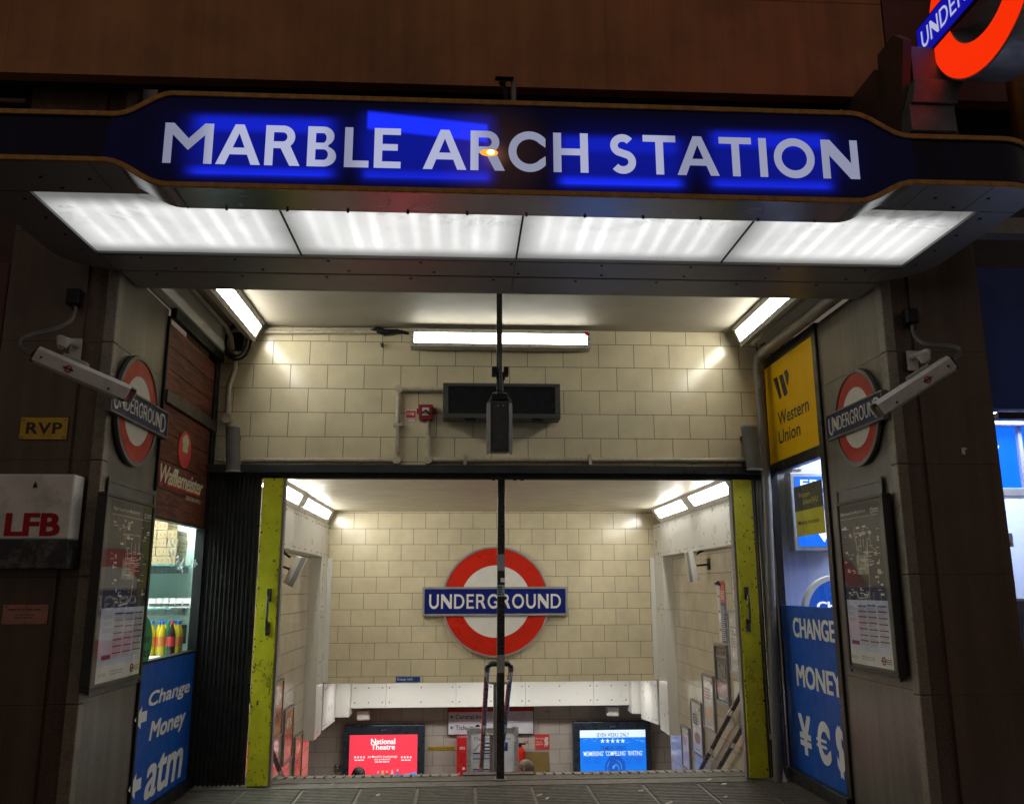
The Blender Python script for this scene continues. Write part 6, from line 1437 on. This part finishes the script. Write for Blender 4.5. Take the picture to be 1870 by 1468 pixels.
def screen(fpx, spx, label, mats, paint):
    a0, _, a1, b1 = P136.rect(fpx); s0, _, s1, t1 = P136.rect(spx); b0 = -2.35; t0_ = -2.2
    t = thing('advert_screen', tuple(P136.p((a0+a1)/2, b0)), label, 'screen', 'advertising screens in the hall')
    b = MB(); b.pbox(P136, a0, b0, a1, b1, -.035, .11); b.build('frame', SCF, t, bevel=.008)
    b = MB(); b.pbox(P136, (s0+s1)/2-.07, b1-.09, (s0+s1)/2+.07, b1-.045, .1105, .113); b.build('name_plate', BLUED, t)
    b = MB(); b.flat(P136, text('global', .005), (s0+s1)/2-.045, b1-.08, (s0+s1)/2+.045, b1-.052, .1145); b.build('lettering', GREYPR, t)
    b = MB(); b.m(0).pbox(P136, s0, t0_, s1, t1, .1105, .114)
    paint(b, s0, t0_, s1, t1); b.build('picture', mats, t)
SW = emat('screen_white', (1, .97, .98), 1.0)
kk = lambda f, *p: [P136.px(*c) for c in f(*p)]
def nt_paint(b, s0, b0, s1, b1):
    c = .1155; b.m(1)
    (x0, y1), (x1, y0) = kk(kL, (1118, 775), (1322, 820)); b.heavy(P136, text('National'), x0, y0, x1, y1, c)
    (x0, y1), (x1, y0) = kk(kL, (1120, 823), (1320, 866)); b.heavy(P136, text('Theatre'), x0, y0, x1, y1, c)
    for ox in (972, 1367):
        for i in range(4): (x0, y1), (x1, y0) = kk(kL, (ox+i*25, 918), (ox+i*25+22, 944)); b.flat(P136, star(), x0, y0, x1, y1, c)
        (x0, y1), (x1, y0) = kk(kL, (ox+6, 948), (ox+86, 962)); rows(b, P136, x0, y0, x1, y1, 1, c, 3, .5, .05)
    (x0, y1), (x1, y0) = kk(kL, (1090, 918), (1340, 938)); b.flat(P136, text("Joe Mantello's breathtakingly", .006), x0, y0, x1, y1, c)
    (x0, y1), (x1, y0) = kk(kL, (1145, 940), (1282, 960)); b.flat(P136, text("chic production'", .006), x0, y0, x1, y1, c)
    (x0, y1), (x1, y0) = kk(kL, (1150, 964), (1275, 976)); rows(b, P136, x0, y0, x1, y1, 1, c, 5, .5, .05)
    # a few small standing figures and a blue sweep
    b.m(2).add([P136.p(*q, c) for q in kk(kL, (1340, 1115), (1385, 1075), (1440, 1068), (1502, 1055), (1502, 1095), (1430, 1100), (1390, 1118))], [list(range(7))])
    for i, (x, m) in enumerate(((1178, 3), (1216, 4), (1252, 5), (1297, 6), (1342, 3))):
        h = (1045, 1040, 1042, 1035, 1028)[i]
        b.m(m).add([P136.p(*q, c+.0005) for q in kk(kL, (x-7, h+22), (x+7, h+22), (x+15, h+60), (x+13, 1150), (x-14, 1150), (x-14, h+60))], [list(range(6))])
        b.m(7).add([P136.p(kk(kL, (x, h+12))[0][0]+.013*math.cos(k*.6283), kk(kL, (x, h+12))[0][1]+.018*math.sin(k*.6283), c+.0008) for k in range(10)], [list(range(10))])
screen(kL((885, 663), (1567, 660), (1567, 1300), (870, 1300)), kL((935, 744), (1510, 740), (1503, 1300), (922, 1300)), 'red lit theatre advert screen with white lettering', [emat('screen_red', (.88, .050, .085), .95), SW, emat('screen_azure', (.05, .30, .75), .9), emat('screen_cobalt', (.08, .15, .6), .9), emat('screen_lime', (.45, .6, .1), .9), emat('screen_maroon', (.25, .03, .05), .9), emat('screen_lilac', (.5, .5, .8), .9), emat('screen_skin', (.7, .45, .3), .8)], nt_paint)
def bl_paint(b, s0, b0, s1, b1):
    c = .1155
    yb = kk(kR, (158, 698))[0][1]; b.m(1).prect(P136, s0, yb, s1, b1, c)
    b.m(2)
    (x0, y1), (x1, y0) = kk(kR, (284, 660), (537, 688)); b.flat(P136, text('SEVEN WEEKS ONLY', .006, space=1.1), x0, y0, x1, y1, c+.001)
    b.m(1)
    for i in range(5): (x0, y1), (x1, y0) = kk(kR, (314+i*39, 702), (350+i*39, 742)); b.flat(P136, star(), x0, y0, x1, y1, c)
    b.m(2); (x0, y1), (x1, y0) = kk(kR, (315, 762), (512, 792)); b.flat(P136, text('TAMSIN GREIG', .006), x0, y0, x1, y1, c)
    b.m(1); (x0, y1), (x1, y0) = kk(kR, (183, 802), (640, 832)); b.flat(P136, text("'MESMERISING'  'COMPELLING'  'RIVETING'", .008), x0, y0, x1, y1, c)
    b.m(3)
    for s_, x in (('SELINA\nCADELL', 185), ('NICHOLAS\nFARRELL', 265), ('HADLEY\nFRASER', 498), ('FINBAR\nLYNCH', 580)):
        (x0, y1), (x1, y0) = kk(kR, (x, 850), (x+66, 895)); b.flat(P136, text(s_, .012, line=.9), x0, y0, x1, y1, c)
    rnd = random.Random(4)
    for i in range(26):
        x = s0+rnd.random()*(s1-s0); y = kk(kR, (0, 705+rnd.random()*40))[0][1]; r = rnd.uniform(.006, .03); b.m(4).prect(P136, x, y, min(s1, x+r*2.2), y+.006, c-.0006)
    cx, cy = kk(kR, (430, 930))[0]; b.m(5).disc(P136, cx, cy, .155, -.0, c-.0003, 36, .185)
    for i in range(16):
        a = rnd.uniform(0, 6.28); r = rnd.uniform(.02, .12); b.m(4 if i % 3 else 3).tube([P136.p(cx+r*math.cos(a+.5*k), cy+r*1.15*math.sin(a+.5*k), c) for k in range(4)], .003, 4)
screen(kR((108, 580), (706, 571), (715, 1100), (112, 1100)), kR((158, 642), (664, 634), (672, 1100), (165, 1100)), 'blue lit play advert screen with white band on top', [emat('screen_blue', (.01, .20, .92), .85), emat('screen_ice', (.78, .93, 1), .92), emat('screen_navy', (.02, .05, .25), .9), emat('screen_mid', (.02, .10, .5), .9), emat('screen_sky', (.12, .5, .95), .9), emat('screen_deep', (.01, .10, .55), .85)], bl_paint)
# directional sign
def flatsign(name, y, quad, label, cat, mats, paint, depth=.02, zmin=None, rim=None):
    P = PY(y); a0, b0, a1, b1 = P.rect(quad)
    if zmin is not None: b0 = zmin
    t = thing(name, tuple(P.p((a0+a1)/2, b0)), label, cat)
    if rim: b = MB(); b.pbox(P, a0-.012, b0-.012, a1+.012, b1+.012, -depth, -.0005); b.build('backing', rim, t, bevel=.002)
    b = MB(); b.m(0).pbox(P, a0, b0, a1, b1, -depth*.8 if not rim else 0, .004); paint(b, P, a0, b0, a1, b1); b.build('board', mats, t); return t
def dirp(b, P, a0, b0, a1, b1):
    c = .005; h = b1-b0; w = a1-a0
    b.m(1).prect(P, a0, b1-h*.13, a1, b1, c); b.m(2).prect(P, a0, b0+h*.43, a1, b0+h*.438, c)
    for s_, v, x1 in (('Central line', .64, .42), ('Tickets', .22, .29)):
        b.m(2).flat(P, text(s_, .008), a0+w*.085, b0+h*(v-.05 if s_[0] == 'T' else v-.05), a0+w*x1, b0+h*(v+.13), c)
        yc = b0+h*(v+.04); b.add([P.p(a0+w*.02, yc, c), P.p(a0+w*.045, yc+h*.07, c), P.p(a0+w*.052, yc+h*.045, c), P.p(a0+w*.038, yc+h*.014, c), P.p(a0+w*.07, yc+h*.014, c), P.p(a0+w*.07, yc-h*.014, c), P.p(a0+w*.038, yc-h*.014, c), P.p(a0+w*.052, yc-h*.045, c), P.p(a0+w*.045, yc-h*.07, c)], [list(range(9))])
    b.m(2).disc(P, a0+w*.345, b0+h*.29, h*.09, .0042, c, 24)
flatsign('direction_sign', 13.52, kC((198, 577), (987, 572), (986, 806), (196, 820)), 'white hanging direction sign with a red top band and arrows', 'sign', [mat('white_sign_face', (.66, .64, .70), .3), RED, mat('navy_print', (.02, .025, .10), .4)], dirp, .05, rim=SCF)
def infop(b, P, a0, b0, a1, b1):
    c = .005; w = a1-a0; X = lambda u: a0+w*u; yv = lambda v: P.px(*kC((600, v))[0])[1]
    b.m(1); rows(b, P, X(.10), yv(805), X(.5), yv(792), 1, c, 1, .5, .02)
    b.flat(P, text('Planned closures', .008), X(.08), yv(872), X(.92), yv(838), c)
    b.m(2).prect(P, X(.27), yv(972), X(.85), yv(892), c); b.m(3); rows(b, P, X(.30), yv(965), X(.82), yv(898), 2, c+.001, 5, .5, .1); b.m(1).add([P.p(X(.05), yv(968), c), P.p(X(.2), yv(900), c), P.p(X(.23), yv(905), c), P.p(X(.09), yv(970), c)], [[0, 1, 2, 3]])
    for v, m in ((985, 2), (1035, 4), (1135, 5)):
        b.m(m).prect(P, X(.05), yv(v+13), X(.62), yv(v), c); b.m(1); rows(b, P, X(.05), yv(v+45), X(.8), yv(v+16), 2, c, v, .35, .2)
    b.m(1); rows(b, P, X(.05), yv(1170), X(.8), yv(1150), 1, c, 9, .35, .2)
t = flatsign('information_board', 12.5, kC((410, 765), (812, 752), (812, 1300), (400, 1300)), 'standing information board with printed sheet in front of the hall wall', 'board', [mat('pale_sheet', (.66, .68, .74), .3), GREYPR, mat('navy_block', (.015, .03, .16), .35), WHITEPR, mat('teal_bar', (.02, .16, .28), .35), mat('purple_bar', (.06, .04, .2), .35)], infop, .03, zmin=-2.1)
P125 = PY(12.5); (xa, z1), (xb_, _) = P125.px(*kC((390, 758))[0]), P125.px(*kC((830, 748))[0])
b = MB()
for x in (xa, xb_): b.box(x-.03, x+.03, 12.47, 12.54, -2.475, z1+.01)
b.box(xa+.031, xb_-.031, 12.48, 12.53, z1-.02, z1+.005); b.box(xa+.031, xb_-.031, 12.48, 12.53, -2.16, -2.11); b.build('frame', mat('satin_aluminium', (.55, .56, .58), .3, .8), t, bevel=.004)
def redp(b, P, a0, b0, a1, b1): b.m(1); rows(b, P, a0+.04, b1-.16, a1-.03, b1-.12, 2, .005, 2, .5, .1); b.disc(P, a1-.05, b1-.42, .02, .0042, .02, 12)
flatsign('fire_cabinet', 13.3, kC((276, 850), (372, 846), (372, 1300), (274, 1300)), 'tall red fire cabinet beside the information board', 'cabinet', [mat('cabinet_red', (.50, .015, .02), .3), OFFW], redp, .25, zmin=-2.47)
def firep(b, P, a0, b0, a1, b1):
    w, h = a1-a0, b1-b0; b.m(1); b.flat(P, text('Fire alarm', .01), a0+w*.05, b0+h*.68, a0+w*.62, b0+h*.78, .005); b.flat(P, text('Do not\nswitch off', .01, align='CENTER'), a0+w*.05, b0+h*.30, a0+w*.55, b0+h*.55, .005)
    for i in range(4): b.tube([P.p(a0+w*(.66+.07*i), b0+h*.2+h*.1*(i % 2), .005), P.p(a0+w*(.72+.06*i), b0+h*.45, .005), P.p(a0+w*(.66+.07*i), b0+h*.6, .005), P.p(a0+w*(.74+.05*i), b0+h*.8, .005)], .006, 4)
flatsign('fire_notice', 13.59, kC((1005, 817), (1138, 815), (1138, 958), (1004, 960)), 'square red Fire alarm notice with white flames above the noticeboard', 'notice', [PINKRED, WHITEPR], firep, .01)
t = flatsign('noticeboard', 13.58, kC((885, 985), (1130, 982), (1130, 1300), (885, 1300)), 'ochre noticeboard with grey frame behind the brown haired person', 'board', [mat('ochre_board', (.27, .18, .05), .6), STEELW], lambda b, P, a0, b0, a1, b1: None, .015, zmin=-2.0, rim=STEELW)
flatsign('yellow_strip', 13.592, kC((5, 930), (260, 925), (260, 962), (5, 966)), 'narrow yellow Please HOLD the Handrail strip on the hall wall', 'notice', [mat('yellow_strip_vinyl', (.50, .36, .03), .45), INK], lambda b, P, a0, b0, a1, b1: b.m(1).flat(P, text('Please HOLD the Handrail', .006), a0+.02, b0+.012, a1-.02, b1-.012, .005), .004)
flatsign('wall_socket', 13.58, kL((800, 1007), (850, 1007), (850, 1062), (800, 1062)), 'small grey switch plate beside the red screen', 'switch', [mat('grey_switch', (.16, .15, .16), .4), WHITEPR], lambda b, P, a0, b0, a1, b1: (b.m(1).prect(P, a0+.03, b0+.06, a1-.03, b0+.085, .005), b.prect(P, a0+.03, b0+.03, a1-.03, b0+.04, .005)), .015)
flatsign('small_label', 13.59, kC((1092, 592), (1156, 592), (1156, 614), (1092, 614)), 'tiny grey number label high on the hall wall', 'label', [mat('grey_label', (.42, .40, .38), .5), INK], lambda b, P, a0, b0, a1, b1: (b.m(1), rows(b, P, a0+.02, b0+.01, a1-.02, b1-.01, 1, .005, 2, .5, .05)), .006)
flatsign('small_label', 13.59, kC((907, 880), (939, 879), (939, 898), (907, 899)), 'tiny red label beside the fire notice', 'label', [PINKRED, WHITEPR], lambda b, P, a0, b0, a1, b1: (b.m(1), rows(b, P, a0+.01, b0+.01, a1-.01, b1-.01, 1, .005, 2, .5, .05)), .006)
for f, q, lb in ((kL, ((987, 550), (1096, 550), (1096, 632), (987, 632)), 'small cream box above the red screen'), (kR, ((376, 465), (470, 465), (470, 543), (376, 543)), 'small cream box above the blue screen')):
    P = PY(13.25); a0, b0, a1, b1 = P.rect(f(*q)); t = thing('wall_box', tuple(P.p((a0+a1)/2, b0)), lb, 'box', 'cream boxes above the screens')
    b = MB(); b.pbox(P, a0, b0, a1, b1, -.15, 0); b.build('body', WHITE, t, bevel=.02); b = MB(); b.pbox(P, (a0+a1)/2-.03, (b0+b1)/2-.03, (a0+a1)/2+.03, (b0+b1)/2+.03, -.345, -.151); b.build('arm', STEELW, t)
t = thing('fire_extinguisher', (P136.px(862, 1372)[0], 13.45, -2.2), 'red extinguisher hose box at the side of the information board', 'extinguisher')
x_ = P136.px(*kC((862, 940))[0])[0]; z_ = P136.px(*kC((862, 900))[0])[1]
b = MB(); b.tube([(x_, 13.45, -2.2), (x_, 13.45, z_-.08), (x_, 13.45, z_-.03)], [.075, .075, .03], 18); b.build('body', RED, t, smooth=True)
b = MB(); b.tube([(x_, 13.45, z_-.03), (x_, 13.45, z_)], .025, 12); b.box(x_-.02, x_+.08, 13.43, 13.47, z_-.0, z_+.02); b.build('valve', BLACK, t)

# ================================================================== PEOPLE at the foot of the stairs (only the tops of their heads show)
def skinned(name, joints, edges, m, parent, root=0, sub=2):
    me = bpy.data.meshes.new(name); w = Vector(parent['_w'])
    me.from_pydata([Vector(j[0]) for j in joints], edges, []); me.materials.append(m)
    o = bpy.data.objects.new(name, me); COL.objects.link(o); o.parent = parent
    sk = o.modifiers.new('skin', 'SKIN'); sk.use_smooth_shade = True
    lay = me.skin_vertices[0] if me.skin_vertices else None
    if lay is None:
        bm = bmesh.new(); bm.from_mesh(me); bm.verts.layers.skin.verify(); bm.to_mesh(me); bm.free(); lay = me.skin_vertices[0]
    for i, j in enumerate(joints):
        r = j[1]; lay.data[i].radius = r if isinstance(r, tuple) else (r, r)
        lay.data[i].use_root = (i == root)
    ss = o.modifiers.new('sub', 'SUBSURF'); ss.levels = sub; ss.render_levels = sub
    return o
SKIN = mat('skin', (.42, .24, .17), .5, var=.05)
def person(x, y, h, face, label, hairm, coatm, trm, hair_len):
    t = thing('person', (x, y, -2.475), label, 'person'); t.rotation_euler = (0, 0, face); k = h/1.72
    J, E_ = [], []
    def j(p, r, par=None):
        J.append((tuple(c*k for c in p), r*k if not isinstance(r, tuple) else tuple(q*k for q in r))); i = len(J)-1
        if par is not None: E_.append((par, i))
        return i
    pel = j((0, 0, .95), .115); sp = j((0, .01, 1.12), .11, pel); ch = j((0, .01, 1.30), .12, sp); nb = j((0, 0, 1.43), .07, ch); nk = j((0, -.01, 1.50), .052, nb); hd0 = j((0, -.02, 1.56), .062, nk); hd = j((0, -.015, 1.63), .078, hd0); j((0, -.01, 1.685), .05, hd)
    for s in (-1, 1):
        sh = j((s*.17, .0, 1.39), .058, ch); el = j((s*.22, .03, 1.12), .042, sh); wr = j((s*.21, -.05, .88), .028, el); pa = j((s*.205, -.07, .80), (.038, .018), wr)
        for f, (dx, ln) in enumerate(((-.028, .070), (-.010, .082), (.009, .078), (.026, .062))):
            a = j((s*.205, -.075+dx, .765), .0085, pa); c = j((s*.200, -.085+dx, .765-ln*.6), .008, a); j((s*.19, -.095+dx, .765-ln), .007, c)
        a = j((s*.195, -.115, .80), .010, pa); j((s*.19, -.125, .755), .008, a)
        hp = j((s*.09, 0, .88), .088, pel); kn = j((s*.10, -.01, .50), .06, hp); an = j((s*.10, .02, .09), .04, kn); j((s*.11, -.13, .035), .035, an)
    body = skinned('body', J, E_, SKIN, t)
    # face: nose, eyes, mouth and ears as small raised features
    b = MB(); off = Vector(t['_w']); V = lambda p: Vector(p)*k+off
    b.tube([V((0, -.085, 1.645)), V((0, -.108, 1.615)), V((0, -.088, 1.605))], [.008*k, .013*k, .006*k], 8)
    for s in (-1, 1): b.tube([V((s*.076, .0, 1.605)), V((s*.083, .008, 1.63)), V((s*.076, .012, 1.655))], .010*k, 8)
    b.build('nose_and_ears', SKIN, t, smooth=True)
    b = MB()
    for s in (-1, 1): b.tube([V((s*.030-.008, -.088, 1.645)), V((s*.030+.008, -.088, 1.645))], .005*k, 8)
    b.build('eyes', INK, t); b = MB(); b.tube([V((-.02, -.092, 1.58)), V((.02, -.092, 1.58))], .005*k, 8); b.build('mouth', PINKRED, t)
    # hair cap: upper back of the skull, slightly lumpy
    rnd = random.Random(int(h*100)); b = MB(); n, m_ = 22, 12; vs = []
    for a in range(m_+1):
        th = math.radians(2+a*(100+hair_len)/m_)
        for c in range(n):
            ph = 6.283*c/n; fr = max(0, -math.sin(ph)); lim = th*(1-.42*fr)
            r = .098*(1+rnd.uniform(-.025, .025)); vs.append(V((r*.90*math.sin(lim)*math.cos(ph), r*1.08*math.sin(lim)*math.sin(ph)+.0, 1.632+r*1.02*math.cos(lim))))
    b.add(vs, [(a*n+c, a*n+(c+1) % n, (a+1)*n+(c+1) % n, (a+1)*n+c) for a in range(m_) for c in range(n)] + [list(range(n))]); b.build('hair', hairm, t, smooth=True)
    C, E2 = [], []
    def q(p, r, par=None):
        C.append((tuple(c*k for c in p), r*k)); i = len(C)-1
        if par is not None: E2.append((par, i))
        return i
    a0 = q((0, 0, .86), .145); a1 = q((0, .01, 1.12), .13, a0); a2 = q((0, .01, 1.32), .14, a1); q((0, 0, 1.455), .075, a2)
    for s in (-1, 1): s1 = q((s*.175, 0, 1.385), .075, a2); s2 = q((s*.225, .03, 1.12), .058, s1); q((s*.215, -.045, .90), .046, s2)
    skinned('coat', C, E2, coatm, t)
    C, E2 = [], []
    a0 = q((0, 0, .93), .125)
    for s in (-1, 1): s1 = q((s*.092, 0, .86), .10, a0); s2 = q((s*.10, -.01, .50), .074, s1); q((s*.10, .015, .12), .06, s2)
    skinned('trousers', C, E2, trm, t)
    b = MB()
    for s in (-1, 1): b.add([V(p) for p in [(s*.11-.045, .06, 0), (s*.11+.045, .06, 0), (s*.11+.045, -.17, 0), (s*.11-.045, -.17, 0), (s*.11-.04, .055, .10), (s*.11+.04, .055, .10), (s*.11+.035, -.15, .05), (s*.11-.035, -.15, .05)]], [(0, 1, 2, 3), (4, 5, 6, 7), (0, 1, 5, 4), (1, 2, 6, 5), (2, 3, 7, 6), (3, 0, 4, 7)])
    b.build('shoes', INK, t, bevel=.015)
    return t
def headtop(px, py, y): q = at(px, py, 1, y); return q.x, q.z+2.475
x_, h_ = headtop(655, 1401.5, 11.85); person(x_, 11.85, h_, math.pi, 'person with short black hair seen from behind in front of the red screen', mat('black_hair', (.010, .009, .009), .45, bump=.4, bscale=200), mat('black_coat', (.02, .02, .025), .8), mat('dark_jeans', (.03, .035, .06), .8), 34)
x_, h_ = headtop(961, 1387.5, 11.8); person(x_, 11.8, h_, -math.pi/2-.5, 'person with short brown hair turned sideways beside the ochre noticeboard', mat('brown_hair', (.10, .065, .035), .5, bump=.4, bscale=200), mat('grey_coat', (.12, .12, .13), .8), mat('dark_trousers', (.03, .03, .035), .8), 14)

# ================================================================== LITTER on the threshold
PAP = mat('scrap_paper', (.62, .52, .40), .7); WPAP = mat('white_scrap', (.70, .68, .64), .7)
rnd = random.Random(9)
def scrap(px, py, w, d, label, m):
    q = at(px, py, 2, .004); b = MB(); a = rnd.uniform(-.6, .6); c, s = math.cos(a), math.sin(a)
    f = lambda x, y, z: (q.x+x*c-y*s, q.y+x*s+y*c, .0015+z)
    b.add([f(-w, -d, .001), f(w, -d, .006), f(w, d, .012), f(-w, d, .003), f(-w, -d, .004), f(w, -d, .009), f(w, d, .015), f(-w, d, .006)], [(0, 1, 2, 3), (4, 5, 6, 7), (0, 1, 5, 4), (1, 2, 6, 5), (2, 3, 7, 6), (3, 0, 4, 7)])
    tag(b.build('paper_scrap', m), label, 'litter', 'scraps of litter on the ribbed floor')
for px, py, w, d, lb, m in ((985, 1452, .022, .010, 'pinkish paper scrap on the ribbed floor near the gate pole', PAP), (999, 1458, .012, .012, 'cream crumb of paper just in front of the pinkish scrap', WPAP), (1170, 1444, .020, .012, 'tan paper scrap in the middle of the ribbed floor, under the blue screen', PAP), (1295, 1424, .022, .010, 'rolled white scrap by the gate track near the handrail side', WPAP), (1322, 1432, .018, .014, 'white leaf of paper near the yellow post beside the drainpipe', WPAP), (690, 1452, .014, .009, 'white speck of paper on the floor under the red screen', WPAP), (1222, 1466, .03, .008, 'tan strip of paper at the front edge of the ribbed floor', PAP), (1325, 1455, .012, .010, 'tiny pale crumb near the money shop plinth', PAP), (606, 1432, .010, .008, 'tiny pale crumb beside the yellow post of the concertina gate', PAP)): scrap(px, py, w, d, lb, m)
q = at(1409, 1415, 2, 0); b = MB(); b.add([(q.x-.035, 7.1, .002), (q.x+.03, 7.09, .002), (q.x+.02, 7.16, .002), (q.x, 7.12, .14)], [(0, 1, 2), (0, 1, 3), (1, 2, 3), (0, 2, 3)]); tag(b.build('paper_cone', WPAP), 'crumpled white paper cone leaning at the foot of the drainpipe', 'litter')
